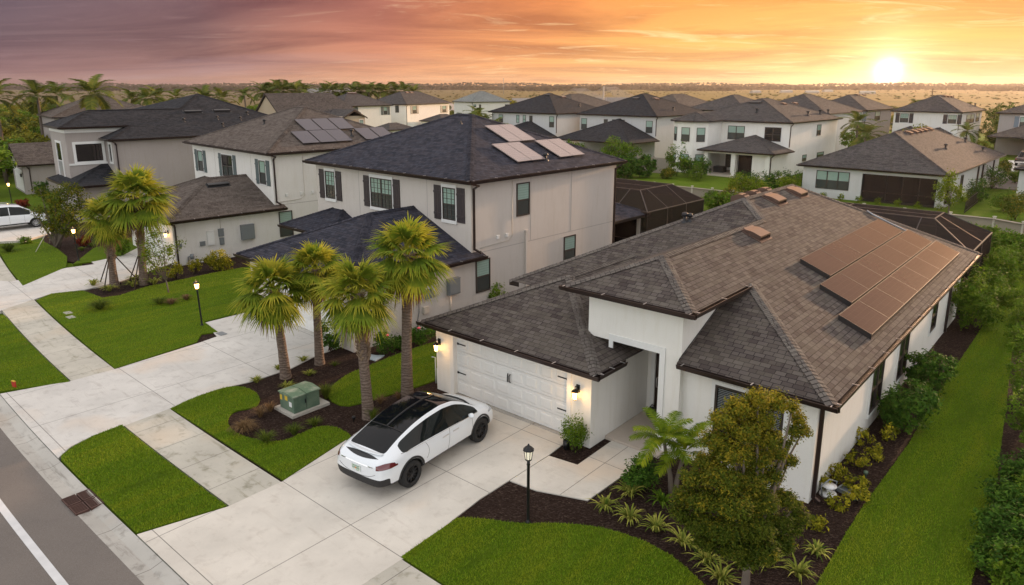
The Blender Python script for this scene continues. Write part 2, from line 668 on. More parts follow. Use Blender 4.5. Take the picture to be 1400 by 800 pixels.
for nm, pts in (('building_land', [(5, 235), (60, 225), (125, 300), (170, 420), (60, 450), (10, 400), (-10, 300)]),
                ('building_land', [(-95, 330), (-30, 300), (5, 330), (20, 420), (-60, 450)])):
    mb = MB()
    mb.face([(x, y, -0.22) for x, y in pts])
    tag(mb.build(nm, M['sand']), kind='structure')

# street, valley gutter, sidewalk
ground_obj(strip('road', [-17.6, -14.0, -10.62], -100, 45, -0.2, -0.03, M['asphalt']))
ground_obj(strip('road_marking', [-11.80, -11.64], -100, 45, -0.03, -0.024, M['roadpaint']))
ground_obj(strip('gutter', [-10.62, -10.32, -10.06], -100, 45, -0.2, 0.0, M['gutterc'], zs=[-0.028, -0.055, 0.012]))
ground_obj(strip('far_verge', [-40.0, -17.6], -100, 45, -0.2, 0.0, M['lawn']))
ground_obj(strip('sidewalk', [-8.09, -6.68], -90, 45, -0.2, 0.03, M['walk']))

Z_S = 0.034
def GP(L, z=0.0):
    return [G(x, y, z) for x, y in L]

# driveways (uv in the frame of their house so that the joints run true)
F2 = Frame(G(478.5, 483.7), -42.8)
F3 = Frame(G(239, 364.6), -45.7)
fd1 = Frame(F1.w(-5.10, -6.64), -40.7)
def W1(L):
    return [F1.w(a, b) for a, b in L]
slab('driveway', W1([(-5.02, -8.13), (-5.02, -6.64), (-5.62, -4.1), (-5.62, 0.35), (-0.75, 0.35), (-0.62, -1.1), (-0.60, -3.9), (-0.30, -6.64), (-0.30, -8.13), (0.30, -10.04), (-5.55, -10.04)]), -0.15, Z_S, M['conc'], fd1)
slab('walkway', W1([(-0.58, -2.78), (0.22, -2.69), (1.46, -2.2), (1.52, -0.3), (1.52, 0.74), (0.26, 0.74), (0.29, -1.0), (-0.59, -1.12)]), -0.15, Z_S + 0.004, M['conc'], fd1)
slab('porch_slab', W1([(0.01, 0.755), (1.75, 0.755), (1.75, 3.2), (0.01, 3.2)]), -0.15, 0.10, M['porch'])
slab('garage_apron', W1([(-5.45, 0.02), (-0.80, 0.02), (-0.80, 0.6), (-5.45, 0.6)]), -0.15, 0.06, M['gutterc'], F1)

d2 = [arc(-16.9, -10.045)] + GP([(101.5, 521), (162, 504.4), (272.5, 469.7), (297, 461), (279, 442.5), (339, 427.5), (376, 436)]) + \
     [F2.w(-7.0, 0.5), F2.w(-0.9, 0.5)] + GP([(427, 490), (398, 505), (343, 523), (300, 533), (233.4, 559.6), (172, 583), (127, 597), (97, 612)]) + [arc(a_, -10.045) for a_ in (-10.75, -12, -13.5, -15, -16)]
slab('driveway', d2, -0.15, Z_S, M['conc2'], Frame(G(162, 504.4), -41.8))
d3 = GP([(-30, 382), (16, 386), (91, 367), (129, 362), (117, 351), (158, 346), (172, 340)]) + [F3.w(-6.0, 0.4), F3.w(-1.0, 0.4)] + \
     GP([(166, 385), (115.5, 397), (71, 402), (44.6, 411), (3, 425), (-60, 445)])
slab('driveway', d3, -0.15, Z_S, M['conc2'], Frame(G(44.6, 411), -44))
d4 = GP([(-60, 352), (0, 331), (31, 329.5), (75, 318), (88, 303), (60, 292), (0, 285), (-60, 300)])
slab('driveway', d4, -0.15, Z_S, M['conc2'], Frame(G(31, 329.5), -46))

# one sheet of bark mulch under the front beds, turf laid over it
bed = W1([(-60, -6.6), (14, -6.6), (14, 30), (-60, 30)])
slab('mulch_bed', W1([(-17.5, -6.62), (10.4, -6.62), (10.4, 26.5), (-17.5, 26.5)]), -0.2, 0.0, M['mulch'])
mbm = MB()
pp = GP([(44, 411), (116, 396), (168, 388), (120, 362), (60, 350), (60, 300), (160, 290), (360, 330), (372, 365), (150, 420)])
slab('mulch_bed', pp, -0.2, -0.02, M['mulch'])

LAWNS = []
def lawn(pts, dens, z=0.04, name='lawn', seen=True):
    o = slab(name, pts, -0.15, z, M['lawn'])
    P = np.array([(p[0], p[1]) for p in pts])
    if dens > 0: LAWNS.append((P, dens, z))
    return o

curveA = [(548, 763.5), (590, 734), (625, 710.5), (642, 709.5), (671, 712.5), (694, 716), (724, 718), (760, 717), (791, 719), (823, 723.5), (854, 732), (886, 744), (917, 761), (940, 780), (961, 800), (1000, 838)]
lawn(GP(curveA) + W1([(5.2, -6.63), (-0.25, -6.63)]), 1500)
lawn([F1.w(a, -8.14) for a in (0.42, 6, 14)] + [F1.w(a, -10.02) for a in (14, 6, 1.0)], 0)
lawn(GP([(1117, 800), (1158, 728), (1180, 694), (1243.5, 606.5), (1284, 534.5), (1324.5, 476), (1345, 444.5), (1372, 395), (1385, 368)]) + GP([(1400, 362), (1440, 375), (1392, 402), (1384, 480), (1375, 560), (1367, 620), (1360.5, 678.5), (1342.5, 746), (1327, 800), (1316, 850)]) + GP([(1085, 850)]), 1100)
lawnB = GP([(234, 560), (262, 546), (300, 533), (316, 529.5), (336, 531), (350, 537), (356, 547), (352, 556), (341, 560), (322, 563), (312, 571), (312, 584), (327.5, 596), (352, 603), (371.5, 606), (393.5, 603), (412, 594), (432, 585), (454, 584), (470.5, 590), (482, 599), (476, 611)]) + W1([(-5.62, -4.2), (-5.05, -6.6)])
lawn(smooth_poly(lawnB, 1, keep=(0, 21, 22, 23)), 1500)
lawn(smooth_poly(GP([(448.5, 548), (470.5, 557.6), (497, 552), (597, 522), (608, 512), (614, 485), (606, 466), (575, 474), (540, 487), (510, 499), (476, 512), (457, 526), (449, 536)]), 1), 1000)
lawn([arc(a, -8.14) for a in (-16.25, -18, -20, -23, -26.5)] + [arc(a, -10.02) for a in (-26.5, -23, -20, -17.1)], 1100)
lawn(GP([(84.5, 624.3), (99, 613), (129, 597), (167, 582.3)]) + [arc(a, -8.14) for a in (-11.2, -9, -7, -5.05)] + [arc(a, -10.02) for a in (-5.6, -7, -9, -10.6)], 1500)
lawnE = [arc(-16.3, -6.66), arc(-18, -6.62), arc(-20, -6.62), arc(-23, -6.62), arc(-26, -6.62), arc(-28.1, -6.62)] + GP([(71, 402.5), (113, 398), (140, 408), (163, 405), (200, 393), (249, 383), (289, 374.5), (330, 367), (375, 362), (366, 380), (338, 426), (279, 441), (298, 455), (276, 458), (269, 469)])
lawn(lawnE, 900)
lawnF = [arc(-31.5, -6.62), arc(-36, -6.62), arc(-42, -6.62)] + GP([(-40, 345), (20, 334), (60, 331), (79, 341), (92, 352), (90.5, 366)])
lawn(lawnF, 500)
lawn([arc(a, -8.14) for a in (-31.8, -36, -42, -50)] + [arc(a, -10.02) for a in (-50, -42, -36, -32.5)], 300)
lawn(GP([(100, 362), (128, 340), (180, 325), (230, 318), (168, 350), (130, 358)]), 0)
# lawns of the rear gardens and between the houses
lawn(GP([(16, 285), (90, 268), (110, 300), (84, 318), (40, 300)]), 0)


def in_poly(P, X):
    x, y = X[:, 0], X[:, 1]
    c = np.zeros(len(X), bool)
    j = len(P) - 1
    for i in range(len(P)):
        xi, yi, xj, yj = P[i][0], P[i][1], P[j][0], P[j][1]
        q = ((yi > y) != (yj > y)) & (x < (xj - xi) * (y - yi) / (yj - yi + 1e-12) + xi)
        c ^= q
        j = i
    return c


t = NT('grass_blade')
at = t.n('ShaderNodeAttribute', attribute_name='tint')
c = t.ramp(at.outputs['Fac'], [(0.0, (0.080, 0.170, 0.004)), (0.55, (0.160, 0.280, 0.006)), (0.85, (0.24, 0.34, 0.010)), (1.0, (0.26, 0.24, 0.03))])
nz = t.noise(t.coord(), 0.5, 5, 0.65)
c = t.mix(t.ramp(nz, [(0.35, (0, 0, 0)), (0.65, (0.7, 0.7, 0.7))]), c, (0.18, 0.27, 0.008))
mp = t.n('ShaderNodeMapping')
mp.vector_type = 'TEXTURE'
mp.inputs['Rotation'].default_value = (0, 0, rad(49.3))
mp.inputs['Scale'].default_value = (5.0, 0.8, 1)
t.l(t.coord(), mp.inputs[0])
st = t.noise(mp.outputs[0], 1.1, 6, 0.62)
c = t.mix(t.ramp(st, [(0.48, (0, 0, 0)), (0.62, (0.6, 0.6, 0.6))]), c, (0.29, 0.31, 0.012))
c = t.mix(t.ramp(st, [(0.32, (0.5, 0.5, 0.5)), (0.46, (0, 0, 0))]), c, (0.055, 0.105, 0.004))
pt = t.noise(t.coord(), 0.9, 5, 0.6)
c = t.mix(t.ramp(pt, [(0.66, (0, 0, 0)), (0.74, (0.8, 0.8, 0.8))]), c, (0.30, 0.24, 0.05))
M['blade'] = t.set(c, 0.65, spec=0.2)


def blades():
    Vs, Ts = [], []
    tot = 0
    for P, dens, z in LAWNS:
        lo, hi = P.min(0), P.max(0)
        n = int(np.prod(hi - lo) * dens * 1.6)
        X = rng.uniform(lo, hi, (n, 2))
        X = X[in_poly(P, X)]
        # only what the photograph can see
        d = np.hypot(X[:, 0], X[:, 1])
        keep = (X[:, 1] > 9) & (rng.random(len(X)) < np.clip(24.0 / d, 0.2, 1.0) ** 1.3)
        X = X[keep]
        n = len(X)
        th = rng.uniform(0, 2 * math.pi, n)
        w = rng.uniform(0.006, 0.012, n)
        h = rng.uniform(0.02, 0.055, n)
        le = rng.uniform(0.0, 0.05, (n, 1))
        lt = rng.uniform(0, 2 * math.pi, n)
        V = np.zeros((n, 3, 3))
        V[:, 0, 0] = X[:, 0] - np.cos(th) * w
        V[:, 0, 1] = X[:, 1] - np.sin(th) * w
        V[:, 1, 0] = X[:, 0] + np.cos(th) * w
        V[:, 1, 1] = X[:, 1] + np.sin(th) * w
        V[:, 2, 0] = X[:, 0] + np.cos(lt) * le[:, 0]
        V[:, 2, 1] = X[:, 1] + np.sin(lt) * le[:, 0]
        V[:, :2, 2] = z - 0.01
        V[:, 2, 2] = z + h
        Vs.append(V.reshape(-1, 3))
        Ts.append(rng.random(n))
        tot += n
    V = np.concatenate(Vs)
    Q = np.arange(len(V)).reshape(-1, 3)
    o = np_mesh('grass', V, Q, M['blade'], tint=np.concatenate(Ts))
    tag(o, 'short bright green mown turf of the front and side lawns', 'grass', kind='stuff')
    print('grass blades', tot)


blades()

# rough undergrowth below the trees at the left
t = NT('undergrowth')
o = t.coord()
c = t.mix(t.ramp(t.noise(o, .12, 6, .7), [(.4, (0, 0, 0)), (.62, (1, 1, 1))]), (.030, .045, .010), (.085, .085, .020))
t.bump(t.noise(o, .8, 5, .8), 1.0, .6)
M['undergrowth'] = t.set(c, .95, spec=.05)
mb = MB()
mb.face([(x, y, -.10) for x, y in [(-150, 62), (-60, 62), (-62, 88), (-58, 96), (-66, 120), (-30, 150), (-45, 190), (-80, 330), (-260, 330), (-260, 120)]])
tag(mb.build('undergrowth', M['undergrowth']), kind='structure')

# ------------------------------------------------------------------ house kit
T = 0.42          # roof pitch 5 in 12


def ridge_cap(mb, p, q, w=0.17, drop=0.30, seg=0.15, mi=0):
    p, q = Vector(p), Vector(q)
    L = (q - p).length
    d = (q - p).normalized()
    s = Vector((d.y, -d.x, 0)).normalized() * w
    n = max(1, int(L / seg))
    for i in range(n):
        a = p + d * (L * i / n)
        b = p + d * (L * (i + 1) / n)
        u0, u1 = Vector((0, 0, 0.026)), Vector((0, 0, 0.038))
        dz = Vector((0, 0, -w * drop))
        u = L * i / n
        for sg in (1, -1):
            quad = [a + u1, a + s * sg + u1 + dz, b + s * sg + u0 + dz, b + u0]
            uv = [(0, u), (w, u), (w, u + seg), (0, u + seg)]
            if sg < 0:
                quad.reverse()
                uv.reverse()
            mb.face(quad, uv=[(x * 1.0 + 0.1, y * 1.0) for x, y in uv], mi=mi)


def hip(mb, a0, a1, b0, b1, ze, t=T, back='hip', th=0.17, cap=True, soff=True, capseg=0.15, lift=0.0):
    """hipped roof over a rectangle; back='open' lets it run into a taller wall; returns ridge height"""
    ze = ze + lift
    W, D = a1 - a0, b1 - b0
    if back == 'open':
        h = W / 2
        zr = ze + t * h
        am = (a0 + a1) / 2
        if D > h:
            R0, R1 = (am, b0 + h, zr), (am, b1, zr)
            A, B, C_, D_ = (a0, b0, ze), (a1, b0, ze), (a1, b1, ze), (a0, b1, ze)
            mb.face([A, B, R0]); mb.face([B, C_, R1, R0]); mb.face([D_, A, R0, R1])
            mb.face([C_, D_, R1])
            caps = [(A, R0), (B, R0), (R0, R1)]
        else:
            zr = ze + t * D
            A, B = (a0, b0, ze), (a1, b0, ze)
            C_, D_ = (a1, b1, ze), (a0, b1, ze)
            P, Q = (a1 - D, b1, zr), (a0 + D, b1, zr)
            mb.face([A, B, P, Q]); mb.face([B, C_, P]); mb.face([D_, A, Q])
            mb.face([C_, D_, Q, P])
            caps = [(A, Q), (B, P)]
    else:
        h = min(W, D) / 2
        zr = ze + t * h
        A, B, C_, D_ = (a0, b0, ze), (a1, b0, ze), (a1, b1, ze), (a0, b1, ze)
        if W >= D:
            R0, R1 = (a0 + h, b0 + h, zr), (a1 - h, b0 + h, zr)
            if W - D < 0.02:
                R1 = R0
                for x, y in ((A, B), (B, C_), (C_, D_), (D_, A)): mb.face([x, y, R0])
            else:
                mb.face([A, B, R1, R0]); mb.face([B, C_, R1]); mb.face([C_, D_, R0, R1]); mb.face([D_, A, R0])
            caps = [(A, R0), (D_, R0), (B, R1), (C_, R1)]
            if R0 != R1: caps.append((R0, R1))
        else:
            R0, R1 = (a0 + h, b0 + h, zr), (a0 + h, b1 - h, zr)
            mb.face([A, B, R0]); mb.face([B, C_, R1, R0]); mb.face([C_, D_, R1]); mb.face([D_, A, R0, R1])
            caps = [(A, R0), (B, R0), (C_, R1), (D_, R1), (R0, R1)]
    if cap:
        for p, q in caps: ridge_cap(mb, p, q, seg=capseg, drop=T if abs(p[2] - q[2]) < .01 else 0.3)
    # fascia and soffit
    R = [(a0, b0), (a1, b0), (a1, b1), (a0, b1)]
    for i in range(4):
        p, q = R[i], R[(i + 1) % 4]
        mb.face([(p[0], p[1], ze - th), (q[0], q[1], ze - th), (q[0], q[1], ze), (p[0], p[1], ze)], mi=1)
    if soff:
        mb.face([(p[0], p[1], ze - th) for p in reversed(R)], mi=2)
    return zr


def gutter_run(mb, p, q, out, z, r=0.13, clips=None, step=1.35):
    """open bronze gutter from p to q (local a,b), `out` points away from the wall"""
    ox, oy = out
    def P(u, d, h): return (u[0] + ox * d, u[1] + oy * d, z + h)
    prof = [(0.004, -0.015), (0.006, -0.125), (r - 0.03, -0.125), (r, -0.02), (r, 0.0), (r - 0.02, 0.0), (r - 0.025, -0.03), (r - 0.05, -0.105), (0.02, -0.105), (0.02, -0.015)]
    for i in range(len(prof) - 1):
        a, b = prof[i], prof[i + 1]
        mb.face([P(p, *a), P(q, *a), P(q, *b), P(p, *b)])
    mb.face([P(p, *x) for x in prof])
    mb.face([P(q, *x) for x in reversed(prof)])
    if clips is not None:
        L = math.hypot(q[0] - p[0], q[1] - p[1])
        n = max(2, int(L / step))
        dx, dy = (q[0] - p[0]) / L, (q[1] - p[1]) / L
        for i in range(n + 1):
            s = 0.15 + (L - 0.3) * i / n
            c = (p[0] + dx * s, p[1] + dy * s)
            a0, a1 = -0.03, r + 0.004
            w = 0.014
            pts = []
            for hh in (0.004, 0.016):
                for (dd, ww) in ((a0, -w), (a1, -w), (a1, w), (a0, w)):
                    pts.append((c[0] + ox * dd + dx * ww, c[1] + oy * dd + dy * ww, z + hh))
            for f in ((4, 5, 6, 7), (0, 1, 5, 4), (2, 3, 7, 6), (1, 2, 6, 5)):
                clips.face([pts[k] for k in f])


class Side:
    """maps (along, out, z) on a wall to local coordinates"""

    def __init__(self, side, pos):
        self.side, self.pos = side, pos

    def p(self, s, d, z):
        if self.side == 'A': return (s, self.pos - d, z)
        if self.side == 'B': return (self.pos + d, s, z)

    def box(self, mb, s0, s1, d0, d1, z0, z1, mi=0):
        a = self.p(s0, d0, z0)
        b = self.p(s1, d1, z1)
        mb.box(a[0], b[0], a[1], b[1], a[2], b[2], mi)


def window(par, side, s0, s1, z0, z1, cols=1, muntin=0, trim=None, shutter=None, shut_mat=None, frame=None, upper='glass_up', lower='glass_lo', rail=True, shw=None, tiny=False):
    frame = frame or M['frame']
    mb = MB()
    fw = 0.055
    side.box(mb, s0, s0 + fw, -0.02, 0.05, z0, z1)
    side.box(mb, s1 - fw, s1, -0.02, 0.05, z0, z1)
    side.box(mb, s0 + fw, s1 - fw, -0.02, 0.05, z0, z0 + fw)
    side.box(mb, s0 + fw, s1 - fw, -0.02, 0.05, z1 - fw, z1)
    W = s1 - s0
    zm = z0 + (z1 - z0) * 0.48
    for i in range(1, cols):
        x = s0 + W * i / cols
        side.box(mb, x - 0.045, x + 0.045, -0.02, 0.048, z0 + fw, z1 - fw)
    if rail:
        for i in range(cols):
            x0 = s0 + W * i / cols + (fw if i == 0 else 0.045)
            x1 = s0 + W * (i + 1) / cols - (fw if i == cols - 1 else 0.045)
            side.box(mb, x0, x1, -0.02, 0.04, zm - 0.03, zm + 0.03)
    if muntin:
        for i in range(cols):
            x0 = s0 + W * i / cols
            x1 = s0 + W * (i + 1) / cols
            for k in range(1, 3):
                x = x0 + (x1 - x0) * k / 3
                side.box(mb, x - 0.012, x + 0.012, 0.0, 0.030, zm + 0.03, z1 - fw)
                if muntin > 1: side.box(mb, x - 0.012, x + 0.012, 0.0, 0.030, z0 + fw, zm - 0.03)
            for k in range(1, 3):
                z = zm + (z1 - zm) * k / 3
                side.box(mb, x0 + 0.06, x1 - 0.06, 0.0, 0.027, z - 0.012, z + 0.012)
                if muntin > 1:
                    z = z0 + (zm - z0) * k / 3
                    side.box(mb, x0 + 0.06, x1 - 0.06, 0.0, 0.027, z - 0.012, z + 0.012)
    w = mb.build('window', frame, par)
    if rail:
        for nm, zz0, zz1, mt in (('pane', zm, z1 - 0.01, upper), ('pane', z0 + 0.01, zm, lower)):
            g = MB()
            side.box(g, s0 + 0.01, s1 - 0.01, -0.02, 0.012, zz0, zz1)
            # dark strips for the shade between the blind's slats, laid over the glass
            o = g.build(nm, M[mt], w)
            if mt == 'glass_up' and not tiny:
                bl = MB()
                k = int((zz1 - zz0) / 0.11)
                for q in range(1, k):
                    z = zz0 + (zz1 - zz0) * q / k
                    side.box(bl, s0 + 0.05, s1 - 0.05, 0.010, 0.0145, z - 0.008, z + 0.008)
                if k > 1: bl.build('blind', M['blind'], w)
    else:
        g = MB()
        side.box(g, s0 + 0.01, s1 - 0.01, -0.02, 0.012, z0 + 0.01, z1 - 0.01)
        g.build('pane', M[upper], w)
    if trim:
        g = MB()
        if trim == 'bars':
            side.box(g, s0 - 0.06, s1 + 0.06, -0.01, 0.055, z1 + 0.003, z1 + 0.15)
            side.box(g, s0 - 0.06, s1 + 0.06, -0.01, 0.07, z0 - 0.15, z0 - 0.003)
            side.box(g, s0 - 0.06, s0 - 0.003, -0.01, 0.045, z0, z1)
            side.box(g, s1 + 0.003, s1 + 0.06, -0.01, 0.045, z0, z1)
        else:
            k = trim
            side.box(g, s0 - k, s1 + k, -0.01, 0.045, z1 + 0.003, z1 + k)
            side.box(g, s0 - k, s1 + k, -0.01, 0.06, z0 - k, z0 - 0.003)
            side.box(g, s0 - k, s0 - 0.003, -0.01, 0.04, z0, z1)
            side.box(g, s1 + 0.003, s1 + k, -0.01, 0.04, z0, z1)
        g.build('window_trim', M['trim'], w)
    if shutter:
        sw = shw or min(0.5, W * 0.42)
        for sg in (-1, 1):
            g = MB()
            x0 = s0 - 0.08 - sw if sg < 0 else s1 + 0.08
            n = 3
            for i in range(n):
                side.box(g, x0 + sw * i / n + 0.006, x0 + sw * (i + 1) / n - 0.006, 0.0, 0.04, z0 - 0.05, z1 + 0.05)
            for zz in (z0 + 0.22, z1 - 0.25):
                side.box(g, x0, x0 + sw, 0.03, 0.065, zz - 0.05, zz + 0.05)
            g.build('shutter', shut_mat, par)
    return w


M['blind'] = paint('blind_shadow_gap', (0.16, 0.24, 0.21), 0.5)
M['shutter_brown'] = paint('shutter_brown', (0.035, 0.026, 0.028), 0.5)
M['shutter_green'] = paint('shutter_green', (0.085, 0.115, 0.115), 0.5)
M['shutter_blue'] = paint('shutter_blue', (0.17, 0.21, 0.25), 0.5)
M['garage_white'] = paint('garage_door_white', (0.72, 0.72, 0.70), 0.4, var=0.04)
M['door_brown'] = paint('door_brown', (0.03, 0.017, 0.012), 0.35)


def walls(par, mat, boxes, name='wall'):
    mb = MB()
    for i, (a0, a1, b0, b1, z0, z1) in enumerate(boxes):
        e = 0.0025 * i
        mb.box(a0 + e, a1 - e, b0 + e, b1 - e, z0, z1)
    return mb.build(name, mat, par)


def downspout(par, pts, mat=None, r=0.045, name='downspout'):
    mb = MB()
    for i in range(len(pts) - 1):
        a, b = Vector(pts[i]), Vector(pts[i + 1])
        d = (b - a)
        rot = d.to_track_quat('Z', 'Y').to_matrix()
        mb.obox((a + b) / 2, r, r * 0.8, d.length / 2 + r * 0.6, rot)
    return mb.build(name, mat or M['gutter'], par)


def roof_vent(par, a, b, z, slope=(1, 0), w=0.95, l=0.62, h=0.16, mat=None):
    """low curved exhaust hood lying on a slope that falls towards `slope`; (a,b,z) on the roof plane"""
    mb = MB()
    sx, sy = slope
    tx, ty = -sy, sx
    def P(u, v, hh):  # u down the slope, v along it
        return (a + sx * u + tx * v, b + sy * u + ty * v, z - T * u + hh)
    # flange and body
    for u0, u1, v0, v1, h0, h1 in ((-l / 2 - .08, l / 2 + .06, -w / 2 - .07, w / 2 + .07, 0.0, 0.022), (-l / 2 + .05, l / 2 - .1, -w / 2 + .04, w / 2 - .04, 0.02, h * 0.8)):
        p = [P(u0, v0, h0), P(u1, v0, h0), P(u1, v1, h0), P(u0, v1, h0), P(u0, v0, h1), P(u1, v0, h1), P(u1, v1, h1), P(u0, v1, h1)]
        for f in ((4, 5, 6, 7), (0, 1, 5, 4), (1, 2, 6, 5), (2, 3, 7, 6), (3, 0, 4, 7)):
            mb.face([p[k] for k in f])
    rows = []
    for i in range(7):
        u = -l / 2 - 0.02 + (l + 0.02) * i / 6
        hh = h * (0.25 + 1.0 * math.sin(min(1, i / 4.0) * math.pi / 2)) if i > 0 else 0.03
        rows.append([P(u, -w / 2, hh), P(u, w / 2, hh)])
    for i in range(6):
        mb.face([rows[i][0], rows[i + 1][0], rows[i + 1][1], rows[i][1]], smooth=False)
        mb.face([rows[i][1], rows[i + 1][1], rows[i + 1][0], rows[i][0]])
    e0, e1 = rows[-1]
    mb.face([e0, (e0[0], e0[1], e0[2] - 0.05), (e1[0], e1[1], e1[2] - 0.05), e1])
    for k in (0, 1):
        mb.face([r[k] for r in rows] + [P(l / 2, (-w / 2, w / 2)[k], 0.02)])
    return mb.build('roof_vent', mat or M['vent_sunlit'], par)


def pipe_vent(par, a, b, z, h=0.38, r=0.05, mat=None, goose=True):
    mb = MB()
    mb.lathe([(r * 2.6, -0.05), (r * 2.4, 0.02), (r, 0.05), (r, h)], (a, b, z), 10)
    if goose:
        mb.lathe([(0.0, h + 0.06), (r * 1.9, h + 0.02), (r * 2.1, h - 0.1), (r * 1.2, h - 0.1)], (a, b, z), 10)
    return mb.build('vent_pipe', mat or M['vent_black'], par)


def solar_panel(par, p0, eu, ev, n, mats, nu=6, nv=10):
    """p0 corner, eu/ev edge vectors (local), n normal"""
    mb = MB()
    p0, eu, ev, n = Vector(p0), Vector(eu), Vector(ev), Vector(n).normalized()
    c = [p0, p0 + eu, p0 + eu + ev, p0 + ev]
    t = 0.04
    top = [x + n * t for x in c]
    for i in range(4):
        j = (i + 1) % 4
        mb.face([c[i], c[j], top[j], top[i]], mi=0)
    # frame ring and glass
    cu, cv = eu.normalized() * 0.012, ev.normalized() * 0.012
    inn = [top[0] + cu + cv, top[1] - cu + cv, top[2] - cu - cv, top[3] + cu - cv]
    for i in range(4):
        j = (i + 1) % 4
        mb.face([top[i], top[j], inn[j], inn[i]], mi=0)
    uv = [(0, 0), (nu, 0), (nu, nv), (0, nv)]
    mb.face([x - n * 0.003 for x in inn], uv=uv, mi=1)
    return mb.build('solar_panel', mats, par, merge=False)


def panelmat(name, base, line, rough, spec=0.9, metal=0.0):
    t = NT(name)
    uv = t.coord('UV')
    b = t.n('ShaderNodeTexBrick')
    b.offset = 0
    for k, v in (('Scale', 1.0), ('Mortar Size', 0.022), ('Mortar Smooth', 0.4), ('Bias', 0.0), ('Brick Width', 1.0), ('Row Height', 1.0)):
        b.inputs[k].default_value = v
    b.inputs['Color1'].default_value = (*base, 1)
    b.inputs['Color2'].default_value = (*lerp3(base, 1.1), 1)
    b.inputs['Mortar'].default_value = (*line, 1)
    t.l(uv, b.inputs['Vector'])
    t.set(b.outputs['Color'], rough, metal, spec)
    t.b.inputs['IOR'].default_value = 1.28 if 'black' in name else 1.5
    return t.m


M['pv_black'] = panelmat('pv_black', (0.055, 0.028, 0.024), (0.080, 0.050, 0.042), 0.16, 0.15)  # brown base stands for the sunset sky mirrored in the panels
M['pv_sky_sheen'] = panelmat('pv_sky_sheen', (0.20, 0.16, 0.16), (0.40, 0.34, 0.32), 0.22, 0.7)  # pinkish sky reflection put into the base colour
M['pv_blue'] = panelmat('pv_blue', (0.020, 0.018, 0.034), (0.045, 0.04, 0.06), 0.25, 0.5)
M['pv_edge'] = paint('pv_edge', (0.020, 0.015, 0.014), 0.6, 0.0)
M['pv_edge_light'] = paint('pv_edge_light', (0.34, 0.29, 0.28), 0.35, 0.6)


def wall_lantern(par, s, z, side, lit=True, energy=9):
    """black coach lantern on a wall"""
    mb = MB()
    side.box(mb, s - 0.055, s + 0.055, 0.0, 0.03, z + 0.02, z + 0.24)
    c = side.p(s, 0.16, z)
    arm = [side.p(s, 0.03, z + 0.12), side.p(s, 0.08, z + 0.2), side.p(s, 0.14, z + 0.235), side.p(s, 0.16, z + 0.17)]
    mb.tube(arm, 0.014, 6)
    mb.lathe([(0.0, 0.17), (0.03, 0.15), (0.10, 0.095), (0.115, 0.07), (0.09, 0.07)], c, 8, smooth=False)
    mb.lathe([(0.045, -0.17), (0.07, -0.145), (0.0, -0.145)], c, 8, smooth=False)
    for k in range(8):
        an = k * math.pi / 4
        mb.tube([(c[0] + .092 * math.cos(an), c[1] + .092 * math.sin(an), c[2] + .07), (c[0] + .068 * math.cos(an), c[1] + .068 * math.sin(an), c[2] - .15)], 0.007, 4)
    l = mb.build('wall_lantern', M['black'], par)
    g = MB()
    g.lathe([(0.08, 0.07), (0.06, -0.14)], c, 8, smooth=False)
    g.build('lantern_glass', M['lamp_glass'] if lit else M['glass_lo'], l)
    if lit:
        ld = bpy.data.lights.new('lantern_light', 'POINT')
        ld.energy = energy * 1.3
        ld.color = (1.0, 0.56, 0.20)
        ld.shadow_soft_size = 0.06
        lo = bpy.data.objects.new('lantern_light', ld)
        COL.objects.link(lo)
        lo.parent = l
        q = side.p(s, 0.30, z - 0.0)
        lo.location = q
    return l


M['lamp_glass'] = emit('lamp_glass', (1.0, 0.55, 0.16), 9.0)


def garage_door(par, s0, s1, z0, z1, side, mat, rows=4, cols=8, hw=True):
    mb = MB()
    h = (z1 - z0) / rows
    for r in range(rows):
        side.box(mb, s0, s1, -0.05, 0.0, z0 + h * r + 0.006, z0 + h * (r + 1) - 0.006)
        w = (s1 - s0) / cols
        for c in range(cols):
            x0, x1 = s0 + w * c + 0.07, s0 + w * (c + 1) - 0.07
            zz0, zz1 = z0 + h * r + 0.09, z0 + h * (r + 1) - 0.09
            # raised panel with bevelled rim
            o = [side.p(x0, 0, zz0), side.p(x1, 0, zz0), side.p(x1, 0, zz1), side.p(x0, 0, zz1)]
            i = [side.p(x0 + .035, .022, zz0 + .035), side.p(x1 - .035, .022, zz0 + .035), side.p(x1 - .035, .022, zz1 - .035), side.p(x0 + .035, .022, zz1 - .035)]
            for k in range(4):
                j = (k + 1) % 4
                mb.face([o[k], o[j], i[j], i[k]])
            mb.face(i)
    d = mb.build('garage_door', mat, par)
    if hw:
        for z in (z0 + h * 3.5, z0 + h * 1.5):
            for x, sg in ((s0 + 0.04, 1), (s1 - 0.04, -1)):
                g = MB()
                side.box(g, x, x + sg * 0.38, 0.023, 0.034, z - 0.018, z + 0.018)
                side.box(g, x, x + sg * 0.07, 0.023, 0.036, z - 0.035, z + 0.035)
                g.build('hinge', M['black'], d)
        xm = (s0 + s1) / 2
        for sg in (-1, 1):
            g = MB()
            pts = [side.p(xm + sg * 0.05, 0.03, z0 + h * 2.05), side.p(xm + sg * 0.035, 0.07, z0 + h * 2.15), side.p(xm + sg * 0.03, 0.07, z0 + h * 2.5), side.p(xm + sg * 0.05, 0.03, z0 + h * 2.6)]
            g.tube(pts, 0.018, 6)
            g.build('handle', M['black'], d)
    return d


